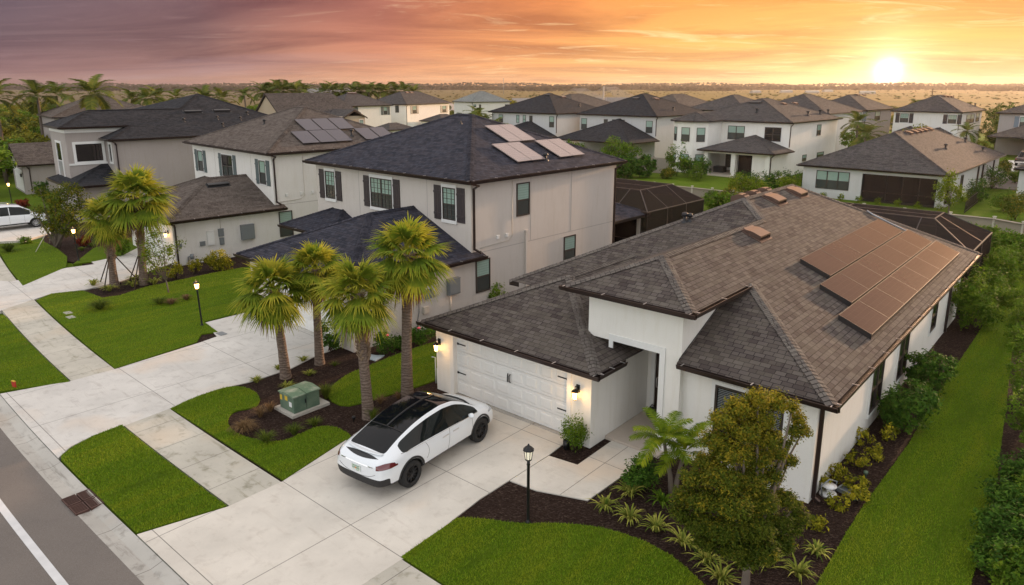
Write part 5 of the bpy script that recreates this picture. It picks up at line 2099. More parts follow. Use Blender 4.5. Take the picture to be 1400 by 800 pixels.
def build_car(name, label, group, table, wheels, R, paintm, glass_range, side_range, roof_glass=True, rim=None, silver=False, sub=2):
    """table rows: x, half width, belt height, rail half width, rail height, top height, sill height"""
    root = empty(name)
    tag(root, label, 'car', group)
    X0, X1 = table[0][0], table[-1][0]
    xs = sorted(set([r[0] for r in table] + list(np.linspace(X0, X1, 27))))
    # drop near duplicates
    xx = [xs[0]]
    for x in xs[1:]:
        if x - xx[-1] > 0.07 or x == xs[-1]: xx.append(x)
    rows = []
    for x in xx:
        w, zb, wr, zr, zt, zs = interp(table, x)
        hi = zb - zs
        rows.append([(x, 0, zs - .02), (x, w * .6, zs - .02), (x, w - .10, zs), (x, w - .025, zs + hi * .16), (x, w, zs + hi * .45), (x, w - .012, zs + hi * .74),
                     (x, w - .055, zb), (x, wr + (w - .055 - wr) * .06, zr - (zr - zb) * .06), (x, wr - .05, zr + (zt - zr) * .55), (x, wr * .52, zt - .012), (x, 0, zt)])
    nr = len(rows[0])
    verts, idx = [], {}
    faces, mi = [], []
    for i, r in enumerate(rows):
        for j, p in enumerate(r):
            idx[(i, j, 1)] = len(verts)
            verts.append(p)
            if abs(p[1]) < 1e-6: idx[(i, j, -1)] = idx[(i, j, 1)]
            else:
                idx[(i, j, -1)] = len(verts)
                verts.append((p[0], -p[1], p[2]))
    def mat(i, j):
        xc = (xx[i] + xx[i + 1]) / 2
        if j == 3 and xc < 0.34 and roof_glass: return 3
        if j == 6 and side_range[0] < xc < side_range[1]: return 1
        if j in (8, 9) and roof_glass and glass_range[0] < xc < glass_range[1]: return 2
        if not roof_glass and j in (8, 9):
            for a, b in glass_range:
                if a < xc < b: return 2
        if j <= 2: return 3
        return 0
    for i in range(len(rows) - 1):
        for j in range(nr - 1):
            for s in (1, -1):
                q = [idx[(i, j, s)], idx[(i + 1, j, s)], idx[(i + 1, j + 1, s)], idx[(i, j + 1, s)]]
                if s > 0: q.reverse()
                faces.append(q)
                mi.append(mat(i, j))
    for i, rev in ((0, False), (len(rows) - 1, True)):
        for j in range(nr - 1):
            q = [idx[(i, j, 1)], idx[(i, j + 1, 1)], idx[(i, j + 1, -1)], idx[(i, j, -1)]]
            q2 = []
            for v in q:
                if v not in q2: q2.append(v)
            if rev: q2.reverse()
            faces.append(list(reversed(q2)))
            mi.append(3 if j <= (3 if roof_glass and i == 0 else 2) else 0)
    me = bpy.data.meshes.new('body')
    me.from_pydata(verts, [], faces)
    mats = [paintm, M['side_glass'], M['car_glass'], M['blackplastic']]
    for m in mats: me.materials.append(m)
    me.polygons.foreach_set('material_index', mi)
    me.polygons.foreach_set('use_smooth', [True] * len(faces))
    bm = bmesh.new()
    bm.from_mesh(me)
    bmesh.ops.recalc_face_normals(bm, faces=bm.faces)
    # keep the glass lines crisp
    cl = bm.edges.layers.float.get('crease_edge') or bm.edges.layers.float.new('crease_edge')
    for e in bm.edges:
        f = e.link_faces
        if len(f) == 2 and f[0].material_index != f[1].material_index: e[cl] = 0.55
    bm.to_mesh(me)
    bm.free()
    body = bpy.data.objects.new('body', me)
    COL.objects.link(body)
    ss = body.modifiers.new('s', 'SUBSURF')
    ss.levels = ss.render_levels = sub
    cut = []
    for x in wheels:
        for s in (1, -1):
            mb = MB()
            n = 32
            y0, y1 = (s * 0.55, s * 1.3)
            ra = R * 1.16
            a = [(x + ra * math.cos(2 * math.pi * k / n), y0, R + ra * math.sin(2 * math.pi * k / n)) for k in range(n)]
            b = [(p[0], y1, p[2]) for p in a]
            for k in range(n):
                j = (k + 1) % n
                q = [a[k], a[j], b[j], b[k]]
                if s > 0: q.reverse()
                mb.face(q, mi=3)
            mb.face(a if s < 0 else list(reversed(a)), mi=3)
            mb.face(list(reversed(b)) if s < 0 else b, mi=3)
            c = mb.build('cutter', mats)
            bmm = bmesh.new(); bmm.from_mesh(c.data)
            bmesh.ops.recalc_face_normals(bmm, faces=bmm.faces)
            bmm.to_mesh(c.data); bmm.free()
            m = body.modifiers.new('b', 'BOOLEAN')
            m.operation = 'DIFFERENCE'
            m.solver = 'EXACT'
            m.object = c
            cut.append(c)
    bpy.context.view_layer.update()
    dg = bpy.context.evaluated_depsgraph_get()
    ev = body.evaluated_get(dg)
    full = bpy.data.meshes.new_from_object(ev)
    for c in cut: bpy.data.objects.remove(c)
    bpy.data.objects.remove(body)
    bm = bmesh.new()
    bm.from_mesh(full)
    bvh = BVHTree.FromBMesh(bm)
    bm.free()
    # split by material into parts
    def part(nm, keep, offs=0.0):
        b2 = bmesh.new()
        b2.from_mesh(full)
        dele = [f for f in b2.faces if not keep(f)]
        bmesh.ops.delete(b2, geom=dele, context='FACES')
        m2 = bpy.data.meshes.new(nm)
        b2.to_mesh(m2)
        b2.free()
        for m in mats: m2.materials.append(m)
        o = bpy.data.objects.new(nm, m2)
        COL.objects.link(o)
        o.parent = root
        return o
    part('body', lambda f: f.material_index == 0)
    part('underbody', lambda f: f.material_index == 3)
    part('side_window', lambda f: f.material_index == 1 and f.calc_center_median().y > 0)
    part('side_window', lambda f: f.material_index == 1 and f.calc_center_median().y < 0)
    if roof_glass:
        part('glass_roof', lambda f: f.material_index == 2)
    else:
        part('windscreen', lambda f: f.material_index == 2 and f.calc_center_median().x > 2)
        part('rear_window', lambda f: f.material_index == 2 and f.calc_center_median().x < 2)
    for x in wheels:
        for s in (1, -1):
            w, *_ = interp(table, x)
            make_wheel(root, x, s * (w - .13), s, R, rim or M['rim_black'])
    return root, bvh, table


def proj_patch(bvh, root, name, mat, org, fn, nu, nv, off=0.006, two=False):
    """lay a thin patch on the body: fn(u,v)->direction from org (or (origin,direction))"""
    V, rows = [], []
    for i in range(nu + 1):
        r = []
        for j in range(nv + 1):
            q = fn(i / nu, j / nv)
            o, d = q if isinstance(q, tuple) and isinstance(q[0], Vector) else (Vector(org), Vector(q))
            h = bvh.ray_cast(o, d.normalized())
            if h[0] is None: r.append(None)
            else:
                nn = h[1]
                if nn.dot(d) < 0: nn = -nn
                r.append(tuple(h[0] + nn * off))
        rows.append(r)
    mb = MB()
    for i in range(nu):
        for j in range(nv):
            q = [rows[i][j], rows[i + 1][j], rows[i + 1][j + 1], rows[i][j + 1]]
            if all(x is not None for x in q): mb.face(q, smooth=True)
    if not mb.f: return None
    return mb.build(name, mat, root)


def seam(bvh, root, name, mat, pts, side, w=0.006):
    """a thin dark line along points (x,z) on the flank"""
    P = []
    for x, z in pts:
        h = bvh.ray_cast(Vector((x, side * 2.0, z)), Vector((0, -side, 0)))
        if h[0] is not None: P.append(tuple(h[0] + Vector((0, side * 0.001, 0))))
    if len(P) < 2: return
    mb = MB()
    mb.tube(P, w, 4, smooth=False)
    mb.build(name, mat, root)


# white electric SUV on the front drive
TBL = [  # x, half w, belt, rail w, rail z, top z, sill
    (0.00, .70, .80, .62, .86, .90, .42),
    (0.08, .84, .92, .70, .99, 1.03, .36),
    (0.30, .94, 1.00, .72, 1.08, 1.125, .33),
    (0.55, .975, 1.06, .68, 1.18, 1.225, .32),
    (1.00, .995, 1.09, .66, 1.345, 1.40, .33),
    (1.50, 1.0, 1.09, .655, 1.48, 1.545, .34),
    (2.00, 1.0, 1.07, .655, 1.565, 1.635, .34),
    (2.60, 1.0, 1.05, .655, 1.595, 1.675, .34),
    (3.10, 1.0, 1.03, .665, 1.54, 1.62, .34),
    (3.55, 1.0, 1.01, .70, 1.36, 1.43, .34),
    (3.95, .995, 1.00, .745, 1.11, 1.17, .34),
    (4.12, .99, .985, .78, 1.03, 1.085, .34),
    (4.45, .965, .90, .76, .955, 1.005, .33),
    (4.75, .89, .78, .66, .85, .89, .32),
    (4.95, .74, .64, .52, .70, .73, .32),
    (5.04, .56, .54, .40, .58, .60, .36),
]
car, bv, _ = build_car('parked_car', 'white electric SUV with black glass roof on the front driveway', None, TBL, (1.06, 4.03), 0.375, M['car_white'], (0.42, 4.02), (0.72, 3.92))
# tail lamps: wrap round the rear corners
for s in (1, -1):
    def tl(u, v, s=s):
        an = math.pi - s * (math.radians(40) + u * math.radians(33))
        z0 = .86 + .02 * u + v * (.07 + .045 * math.sin(u * math.pi) + .03 * (1 - u)) * (1 if u < .9 else .6)
        return (Vector((0.85, 0.0, z0)), Vector((math.cos(an), math.sin(an) * 1.0, 0)))
    lamp = proj_patch(bv, car, 'tail_light', M['tail_red'], (0, 0, 0), tl, 20, 3, 0.008)
    def chrome(u, v, s=s):
        return (Vector((-1.0, s * (0.02 + .50 * u), .885 + v * .022)), Vector((1, 0, 0)))
    proj_patch(bv, car, 'chrome_strip', M['chrome'], None, lambda u, v, s=s: (Vector((0.85, s * .58 * u, .90 + v * .02)), Vector((-1, 0, 0))), 12, 1, 0.008)
    def hd(u, v, s=s):
        an = s * (math.radians(38) + u * math.radians(38))
        return (Vector((4.2, 0, .74 + .05 * u + v * .09 * (1 - .4 * u))), Vector((math.cos(an), math.sin(an), 0)))
    proj_patch(bv, car, 'headlight', M['head_lamp'], None, hd, 12, 3, 0.008)
    # seams of doors and wings
    seam(bv, car, 'door_seam', M['blackplastic'], [(1.62 + .10 * math.sin(k / 10 * 3), 1.04 - .045 * k) for k in range(11)], s, .005)
    seam(bv, car, 'door_seam', M['blackplastic'], [(2.62 - .01 * k, 1.03 - .055 * k) for k in range(12)], s, .005)
    seam(bv, car, 'door_seam', M['blackplastic'], [(3.62, 1.0 - .055 * k) for k in range(12)], s, .005)
    seam(bv, car, 'window_chrome', M['chrome'], [(.74 + .2 * k, 1.085 - .005 * k) for k in range(17)], s, .010)
    mb = MB()
    for x in (2.42, 2.86):
        h = bv.ray_cast(Vector((x, s * 2, .90)), Vector((0, -s, 0)))
        y = h[0].y
        mb.obox((x, y + s * .006, .90), .13, .008, .014)
    mb.build('door_handle', M['chrome'], car)
    # mirror
    mb = MB()
    h = bv.ray_cast(Vector((3.48, s * 2, 1.06)), Vector((0, -s, 0)))
    y = h[0].y
    rows = []
    for k in range(7):
        f = k / 6
        r = math.sin(math.pi * (0.08 + .84 * f))
        rows.append([(3.50 + .10 * r * math.cos(2 * math.pi * q / 12) - .03 * f, y + s * (.03 + .22 * f), 1.09 + .075 * r * math.sin(2 * math.pi * q / 12)) for q in range(12)])
    mb.quadgrid(rows, closed=True)
    mb.face(rows[-1]); mb.face(rows[0])
    mb.build('mirror', M['car_white'], car)
    # dark wheel-arch cladding
    for x in (1.06, 4.03):
        mb = MB()
        rows = []
        for k in range(23):
            an = math.radians(6 + 168 * k / 22)
            row = []
            for rr, oo in ((.435, -.012), (.44, .012), (.475, .016), (.50, .004)):
                px_, pz_ = x + rr * math.cos(an), .375 + rr * math.sin(an)
                h = bv.ray_cast(Vector((x + .50 * math.cos(an), s * 2, .375 + .50 * math.sin(an))), Vector((0, -s, 0)))
                yy = h[0].y if h[0] is not None else s * .97
                row.append((px_, yy + s * oo, pz_))
            rows.append(row)
        mb.quadgrid(rows)
        mb.build('wheel_arch', M['blackplastic'], car)
# spoiler lip with its dark shadow gap, badge-less tail, number plate
mb = MB()
rows = []
for k in range(17):
    y = -.62 + 1.24 * k / 16
    x = 0.245 + .10 * (y / .62) ** 2
    rows.append([(x + .16, y, 1.135), (x, y, 1.155), (x - .035, y, 1.148), (x, y, 1.118), (x + .12, y, 1.09)])
mb.quadgrid(rows)
mb.build('spoiler', M['car_white'], car)
mb = MB()
rows = []
for k in range(17):
    y = -.60 + 1.20 * k / 16
    x = 0.20 + .10 * (y / .62) ** 2
    rows.append([(x + .10, y, 1.112), (x - .075, y, 1.070), (x - .085, y, 1.035)])
mb.quadgrid(rows)
mb.build('spoiler_gap', M['blackplastic'], car)
h = bv.ray_cast(Vector((-1, 0, .76)), Vector((1, 0, 0)))
px_ = h[0].x
mb = MB()
mb.obox((px_ - .012, 0, .765), .008, .16, .08)
pl = mb.build('number_plate', M['plate'], car)
mb = MB()
for y0, y1, z0, z1 in ((-.13, .13, .815, .832), (-.11, -.02, .70, .712)): mb.box(px_ - .024, px_ - .020, y0, y1, z0, z1)
for k in range(6):
    y = -.115 + .042 * k + (.02 if k > 2 else 0)
    for dy in (-.009, .009): mb.box(px_ - .0235, px_ - .020, y + dy - .003, y + dy + .003, .735, .795)
    mb.box(px_ - .0236, px_ - .0205, y - .009, y + .009, .762, .768)
mb.build('plate_print', M['plate_green'], pl)
mb = MB()
mb.lathe([(0, .003), (.026, 0)], (0, 0, 0), 12)
o_ = mb.build('plate_emblem', M['plate_orange'], pl)
o_.matrix_local = Matrix.Translation((px_ - .026, 0.0, .765)) @ Matrix.Rotation(rad(-90), 4, 'Y')
# lower rear bumper in black and the panel seam of the hatch
seamz = []
mb = MB()
P = []
for k in range(21):
    y = -.66 + 1.32 * k / 20
    h = bv.ray_cast(Vector((-1, y, .60)), Vector((1, 0, 0)))
    if h[0] is not None: P.append((h[0].x - .002, y, .60 + .14 * (abs(y) / .66) ** 3))
mb.tube(P, .005, 4)
mb.build('hatch_seam', M['blackplastic'], car)
mb = MB()
mb.tube([(3.92, -.60, 1.165), (4.06, -.3, 1.145), (4.09, 0, 1.14), (4.06, .3, 1.145), (3.92, .60, 1.165)], .028, 6)
mb.build('scuttle', M['blackplastic'], car)
# centre rib and cross bar of the glass roof
mb = MB()
pts = []
for k in range(13):
    x = 1.15 + 1.9 * k / 12
    h = bv.ray_cast(Vector((x, 0, 3)), Vector((0, 0, -1)))
    pts.append((x, 0, h[0].z + .004))
mb.tube(pts, .03, 4, smooth=False)
for x in (1.15,):
    pp_ = []
    for k in range(9):
        y = -.58 + 1.16 * k / 8
        h = bv.ray_cast(Vector((x, y, 3)), Vector((0, 0, -1)))
        pp_.append((x, y, h[0].z + .003))
    mb.tube(pp_, .018, 4, smooth=False)
mb.build('roof_rib', M['blackplastic'], car)
mb = MB()
for y in (-.35, .35):
    for x in (2.15, 2.9):
        mb.obox((x + .1, y, .95), .09, .24, .32, Matrix.Rotation(rad(-14), 3, 'Y'))
        mb.obox((x + .38, y, .68), .26, .24, .07)
        mb.obox((x + .02, y, 1.32), .05, .13, .10, Matrix.Rotation(rad(-14), 3, 'Y'))
mb.build('seat', M['beige_box'], car, bevel=.04)
# wheels on the drive: rear contact and front contact of the right side
pr = np.array(F1.w(-2.30, -4.66))[:2]
pf = np.array(F1.w(-2.60, -1.72))[:2]
d = (pf - pr) / np.linalg.norm(pf - pr)
left = np.array([-d[1], d[0]])
origin = pr - d * .985 + left * .885
car.scale = (.965, .955, .96)
car.location = (origin[0], origin[1], Z_S + .002)
car.rotation_euler = (0, 0, math.atan2(d[1], d[0]))

# white people carrier on the drive far left
TV = [(0.0, .80, .85, .74, 1.45, 1.50, .40), (.12, .92, 1.0, .76, 1.62, 1.67, .33), (.6, .97, 1.04, .77, 1.70, 1.76, .32), (1.4, .99, 1.04, .78, 1.71, 1.77, .32), (2.6, .99, 1.03, .78, 1.69, 1.76, .32),
      (3.2, .99, 1.0, .78, 1.60, 1.67, .32), (3.75, .98, .98, .77, 1.28, 1.34, .32), (4.1, .97, .96, .78, 1.04, 1.09, .32), (4.6, .93, .86, .74, .93, .97, .32), (4.92, .78, .70, .60, .76, .79, .34), (5.02, .6, .58, .5, .62, .64, .38)]
van, bvv, _ = build_car('parked_van', 'white people carrier with dark side windows parked at the far left edge', None, TV, (1.0, 4.0), 0.34, M['car_white'], ((-.1, .12), (3.15, 4.0)), (.25, 3.75), roof_glass=False, rim=M['rim_silver'])
van['category'] = 'van'
for s in (1, -1):
    for x in (1.45, 2.45, 3.35): seam(bvv, van, 'door_seam', M['blackplastic'], [(x, 1.0 - .06 * k) for k in range(11)], s, .006)
    for x in (1.5, 2.5): seam(bvv, van, 'window_pillar', M['car_white'], [(x, 1.06 + .06 * k) for k in range(10)], s, .03)
mb = MB()
for s in (1, -1): mb.tube([(.8, s * .62, 1.80), (2.9, s * .62, 1.79)], .02, 6)
mb.build('roof_rail', M['chrome'], van)
c = G(50.5, 311.5)
va = rad(46)
dv_ = np.array([math.cos(va), math.sin(va)])
lv = np.array([-dv_[1], dv_[0]])
o2 = np.array(c[:2]) - dv_ * 4.0 + lv * .97
van.location = (o2[0], o2[1], Z_S)
van.rotation_euler = (0, 0, va)

# dark pickup in front of the garage at the right edge
TP = [(0.0, .88, .95, .80, .99, 1.02, .48), (.1, .95, 1.08, .86, 1.12, 1.14, .42), (1.6, .97, 1.10, .88, 1.14, 1.16, .40), (1.72, .97, 1.12, .74, 1.72, 1.78, .40), (2.5, .97, 1.12, .74, 1.80, 1.86, .40), (3.3, .97, 1.12, .74, 1.78, 1.84, .40),
      (3.95, .97, 1.12, .78, 1.25, 1.30, .40), (5.0, .95, 1.05, .80, 1.12, 1.16, .40), (5.3, .85, .9, .7, .95, .98, .42)]
pk, bvp, _ = build_car('pickup_truck', 'dark pickup truck seen from behind at the white-framed garage on the right edge', None, TP, (1.1, 4.4), 0.38, M['car_dark'], ((1.60, 1.74), (3.3, 3.95)), (1.85, 3.7), roof_glass=False, rim=M['rim_silver'])
pk['category'] = 'pickup'
for s in (1, -1):
    proj_patch(bvp, pk, 'tail_light', M['tail_red'], None, lambda u, v, s=s: (Vector((1.0, s * (.72 + .12 * u), .78 + .25 * v)), Vector((-1, 0, 0))), 3, 4, 0.01)
mb = MB()
mb.obox((-.03, 0, .55), .05, .8, .08)
mb.build('bumper', M['chrome'], pk)
q = G(1388, 228)
pv = rad(46)
pk.location = (q[0] + .6, q[1] - .4, Z_S)
pk.rotation_euler = (0, 0, pv)
qq = np.array(q[:2])
dd_ = np.array([math.cos(pv), math.sin(pv)])
ll_ = np.array([-dd_[1], dd_[0]])
slab('driveway', [tuple(qq + dd_ * a + ll_ * b) for a, b in ((-14, 2.2), (9, 2.2), (9, -6), (-14, -6))], -.15, .02, M['conc2'])
slab('road', [tuple(qq + dd_ * a + ll_ * b) for a, b in ((-24, 14), (-15, 14), (-15, -60), (-24, -60))], -.15, -.03, M['asphalt'])

# ------------------------------------------------------------------ planting kit
M['sabal'] = leafmat('fan_palm_leaf', (0.066, 0.119, 0.0130), (0.177, 0.248, 0.0208), (0.450, 0.402, 0.0390), 0.35, .45)
M['dead_leaf'] = leafmat('dead_palm_leaf', (0.10, 0.055, 0.025), (0.20, 0.12, 0.06), (0.32, 0.20, 0.09), 0.2, .7)
M['feather'] = leafmat('feather_palm_leaf', (0.060, 0.105, 0.006), (0.150, 0.225, 0.010), (0.34, 0.36, 0.016), 0.35, .4)
M['feather_far'] = leafmat('far_palm_leaf', (0.047, 0.073, 0.0143), (0.104, 0.135, 0.0229), (0.234, 0.221, 0.0358), 0.3, .5)
M['leaf_dark'] = leafmat('leaf_dark_green', (0.022, 0.057, 0.0073), (0.053, 0.121, 0.0122), (0.121, 0.221, 0.0195), 0.2, .45)
M['leaf_mid'] = leafmat('leaf_mid_green', (0.048, 0.104, 0.0083), (0.104, 0.188, 0.0124), (0.206, 0.281, 0.0206), 0.3, .45)
M['leaf_lime'] = leafmat('leaf_lime_green', (0.075, 0.125, 0.0069), (0.150, 0.213, 0.0103), (0.263, 0.300, 0.0138), 0.35, .45)
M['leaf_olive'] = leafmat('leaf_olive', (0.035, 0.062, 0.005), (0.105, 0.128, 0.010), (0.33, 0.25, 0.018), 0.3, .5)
M['leaf_croton'] = leafmat('leaf_croton', (0.068, 0.097, 0.0061), (0.248, 0.235, 0.0137), (0.580, 0.469, 0.0304), 0.25, .4)
M['leaf_far'] = leafmat('leaf_far', (0.048, 0.079, 0.0145), (0.106, 0.137, 0.0218), (0.224, 0.224, 0.0319), 0.2, .6)
M['leaf_far_gold'] = leafmat('leaf_far_gold', (0.082, 0.102, 0.0113), (0.204, 0.204, 0.0202), (0.408, 0.326, 0.0337), 0.3, .6)
M['leaf_red'] = leafmat('leaf_red', (0.09, 0.012, 0.010), (0.20, 0.03, 0.015), (0.33, 0.07, 0.02), 0.25, .5)
M['lily'] = leafmat('lily_leaf', (0.069, 0.115, 0.0127), (0.230, 0.253, 0.0379), (0.483, 0.437, 0.0949), 0.2, .45)
M['grassy'] = leafmat('tuft_green', (0.039, 0.072, 0.0072), (0.091, 0.130, 0.0143), (0.195, 0.221, 0.0286), 0.25, .6)
M['grassy_dry'] = leafmat('tuft_dry', (0.10, 0.055, 0.025), (0.20, 0.12, 0.055), (0.32, 0.21, 0.10), 0.2, .7)
M['bark'] = paint('bark_grey', (0.16, 0.13, 0.105), 0.9, var=0.35, spec=.1)
M['twig'] = paint('bark_brown', (0.07, 0.05, 0.035), 0.9, var=0.35, spec=.1)
M['stake'] = paint('stake_wood', (0.05, 0.038, 0.03), 0.85, var=.3, spec=.1)
t = NT('palm_trunk')
o = t.coord()
w_ = t.n('ShaderNodeTexWave')
w_.bands_direction = 'Z'
w_.inputs['Scale'].default_value = 3.2
w_.inputs['Distortion'].default_value = 11.0
w_.inputs['Detail'].default_value = 4
t.l(o, w_.inputs['Vector'])
c = t.mix(w_.outputs['Fac'], (0.12, 0.085, 0.068), (0.19, 0.145, 0.115))
c = t.mix(t.ramp(t.noise(o, 12, 5, .8), [(.4, (0, 0, 0)), (.7, (.6, .6, .6))]), c, (0.26, 0.20, 0.16))
t.bump(t.math('ADD', w_.outputs['Fac'], t.noise(o, 30, 4, .8)), .9, .03)
M['trunk'] = t.set(c, .9, spec=.1)
M['boot'] = paint('palm_boot', (0.26, 0.19, 0.13), 0.85, var=.4, spec=.1)
M['petal'] = paint('pink_petal', (0.75, 0.10, 0.14), 0.5)


class LeafSet:
    def __init__(self):
        self.V, self.Q, self.T, self.m = [], [], [], []
        self.n = 0

    def quads(self, P, tint, mi=0):
        """P (n,4,3)"""
        n = len(P)
        self.V.append(P.reshape(-1, 3))
        self.Q.append(np.arange(n * 4).reshape(-1, 4) + self.n)
        self.n += n * 4
        self.T.append(np.broadcast_to(tint, (n,)).astype(float))
        self.m.append(np.full(n, mi))

    def build(self, name, mats, parent=None):
        return np_mesh(name, np.concatenate(self.V), np.concatenate(self.Q), mats, parent, np.concatenate(self.T), mi=np.concatenate(self.m))


def strip_quads(C, Sd, W):
    """C (n,k,3) centre lines, Sd (n,3) side vectors, W (k,) half widths -> quads"""
    n, k, _ = C.shape
    L_ = C - Sd[:, None, :] * W[None, :, None]
    R_ = C + Sd[:, None, :] * W[None, :, None]
    q = np.stack([L_[:, :-1], R_[:, :-1], R_[:, 1:], L_[:, 1:]], axis=2)
    return q.reshape(-1, 4, 3), k - 1


def unit(v):
    return v / (np.linalg.norm(v, axis=-1, keepdims=True) + 1e-9)


def fan_crown(seed, R=1.7, n=42, nseg=28, dead=5):
    r = np.random.default_rng(seed)
    S = LeafSet()
    for i in range(n + dead):
        old = i >= n
        ph = i * 2.39996 + r.uniform(-.3, .3)
        f = (i + .5) / n if not old else 1.15
        el = rad(86 - 128 * f ** .9) + r.uniform(-.12, .12) if not old else rad(r.uniform(-75, -50))
        d = np.array([math.cos(ph) * math.cos(el), math.sin(ph) * math.cos(el), math.sin(el)])
        Lp = R * (.42 + .18 * r.random()) * (1 if not old else .7)
        side = unit(np.array([-math.sin(ph), math.cos(ph), r.uniform(-.25, .25)]))
        # petiole, bending down under the blade's weight
        ts = np.linspace(0, 1, 5)
        P = d[None] * (Lp * ts)[:, None] + np.array([0, 0, -1])[None] * (0.06 * R * ts ** 2)[:, None]
        q, _ = strip_quads(P[None], side[None], np.array([.025, .02, .016, .013, .012]))
        S.quads(q, .75 if not old else .4, 1 if old else 0)
        base = P[-1]
        dd = unit(P[-1] - P[-2])
        nrm = unit(np.cross(dd, side))
        if nrm[2] < 0: nrm = -nrm
        al = np.linspace(-1, 1, nseg) * rad(112) + r.uniform(-.04, .04, nseg)
        dirs = unit(np.cos(al)[:, None] * dd + np.sin(al)[:, None] * side - (.28 * np.abs(np.sin(al)))[:, None] * nrm)
        Ls = R * (.60 - .20 * (np.abs(al) / rad(112)) ** 1.5) * r.uniform(.88, 1.08, nseg)
        if old: Ls *= .75
        tt = np.linspace(0, 1, 5)
        droop = r.uniform(.06, .34, nseg) * (1.0 if not old else 3)
        C = base + dirs[:, None, :] * (Ls[:, None] * tt)[:, :, None] - np.array([0, 0, 1]) * (Ls * droop)[:, None, None] * (tt ** 2.6)[None, :, None]
        # recurved midrib pulls the whole blade down
        C -= np.array([0, 0, 1]) * (0.05 * R * np.cos(al).clip(0))[:, None, None] * (tt ** 1.5)[None, :, None]
        sd = unit(np.cross(dirs, nrm))
        wd = np.array([.026, .050, .040, .022, .004]) * (R / 1.7)
        q, k = strip_quads(C, sd, wd)
        tone = r.uniform(.15, .75) * (1 - .2 * f) + (.18 if f < .25 else 0)
        tnt = np.repeat(np.clip(tone + r.uniform(-.12, .12, nseg), 0, 1), k).reshape(nseg, k)
        tnt[:, -1] += .34  # sunlit gold put into the tint of the leaf tips
        tnt[:, -2] += .16
        S.quads(q, np.clip(tnt.reshape(-1), 0, 1) if not old else r.uniform(.2, .9, nseg * k), 1 if old else 0)
    return S


def feather_crown(seed, L=1.5, n=12, nl=26, up=62, down=-25, ll=.38, arch=.55, w=.016):
    r = np.random.default_rng(seed)
    S = LeafSet()
    for i in range(n):
        f = (i + .5) / n
        ph = i * 2.39996 + r.uniform(-.35, .35)
        el = rad(up + (down - up) * f) + r.uniform(-.1, .1)
        Lf = L * r.uniform(.85, 1.08)
        ts = np.linspace(0, 1, 12)
        h = np.array([math.cos(ph), math.sin(ph), 0])
        e = el - ts * (arch * 2.0)
        dx = np.cumsum(np.cos(e)) * Lf / 12
        dz = np.cumsum(np.sin(e)) * Lf / 12
        P = h[None] * dx[:, None] + np.array([0, 0, 1])[None] * dz[:, None]
        side = np.array([-h[1], h[0], 0])
        q, _ = strip_quads(P[None], side[None], np.linspace(.02, .004, 12) * max(1, L / 2))
        S.quads(q, .8)
        k = np.linspace(.12, .99, nl)
        idx = k * 11
        i0 = np.minimum(idx.astype(int), 10)
        fr = idx - i0
        pos = P[i0] * (1 - fr)[:, None] + P[i0 + 1] * fr[:, None]
        tg = unit(P[i0 + 1] - P[i0])
        up_ = unit(np.cross(tg, side[None]))
        up_ *= np.sign(up_[:, 2:3] + 1e-6)
        for sg in (-1, 1):
            dr = unit(sg * side[None] * .95 + tg * .55 + up_ * .30 + r.uniform(-.1, .1, (nl, 3)))
            l_ = ll * L / 1.5 * np.sin(np.pi * (0.12 + .8 * k)) ** .6 * r.uniform(.85, 1.1, nl)
            tt = np.linspace(0, 1, 4)
            C = pos[:, None] + dr[:, None] * (l_[:, None] * tt)[:, :, None] - np.array([0, 0, 1]) * (l_ * .38)[:, None, None] * (tt ** 2)[None, :, None]
            sd = unit(np.cross(dr, up_))
            q, kk = strip_quads(C, sd, np.array([.6, 1, .8, .1]) * w * max(1, L / 1.5))
            S.quads(q, np.repeat(np.clip(r.uniform(.2, .7) + r.uniform(-.15, .25, nl), 0, 1), kk))
    return S


def leaf_cloud(seed, blobs, n, size, clump=.16, nclump=None, flat=0.5, hollow=.55, gold=0.0):
    """blobs: (x,y,z,rx,ry,rz); rhombic leaves gathered in small clumps near the surface"""
    r = np.random.default_rng(seed)
    S = LeafSet()
    B = np.array(blobs, float)
    vol = (B[:, 3] * B[:, 4] * B[:, 5]) ** (2 / 3)
    pick = r.choice(len(B), nclump or max(20, n // 22), p=vol / vol.sum())
    K = len(pick)
    u = unit(r.normal(size=(K, 3)))
    rr = (hollow + (1 - hollow) * r.random(K) ** .6)
    cc = B[pick, :3] + u * B[pick, 3:6] * rr[:, None]
    tone = np.clip(r.normal(.45, .18, K), 0.02, .95)
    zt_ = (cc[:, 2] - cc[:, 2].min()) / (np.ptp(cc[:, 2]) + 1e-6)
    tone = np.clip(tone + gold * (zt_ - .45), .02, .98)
    ci = r.integers(0, K, n)
    cs = clump * r.uniform(.6, 1.25, K)
    P = cc[ci] + r.normal(size=(n, 3)) * (cs[ci] * .55)[:, None]
    out = unit(P - B[pick[ci], :3])
    nr = unit(out * .6 + np.array([0, 0, flat]) + r.normal(size=(n, 3)) * .55)
    a = unit(np.cross(nr, r.normal(size=(n, 3))))
    b = np.cross(nr, a)
    s = size * r.uniform(.65, 1.25, n)
    q = np.stack([P - a * s[:, None], P + b * (s * .42)[:, None], P + a * s[:, None], P - b * (s * .42)[:, None]], axis=1)
    S.quads(q, np.clip(tone[ci] + r.normal(0, .14, n), 0, 1))
    return S, cc


def limbs(mb, base, tips, r0, seed=0, rmin=.012, fork=.45):
    r = random.Random(seed)
    b = Vector(base)
    for t_ in tips:
        t_ = Vector(t_)
        m = b.lerp(t_, fork) + Vector((r.uniform(-.1, .1), r.uniform(-.1, .1), r.uniform(0, .15))) * (t_ - b).length * .5
        mb.tube([b, m, t_], [r0, r0 * .6, rmin], 6)


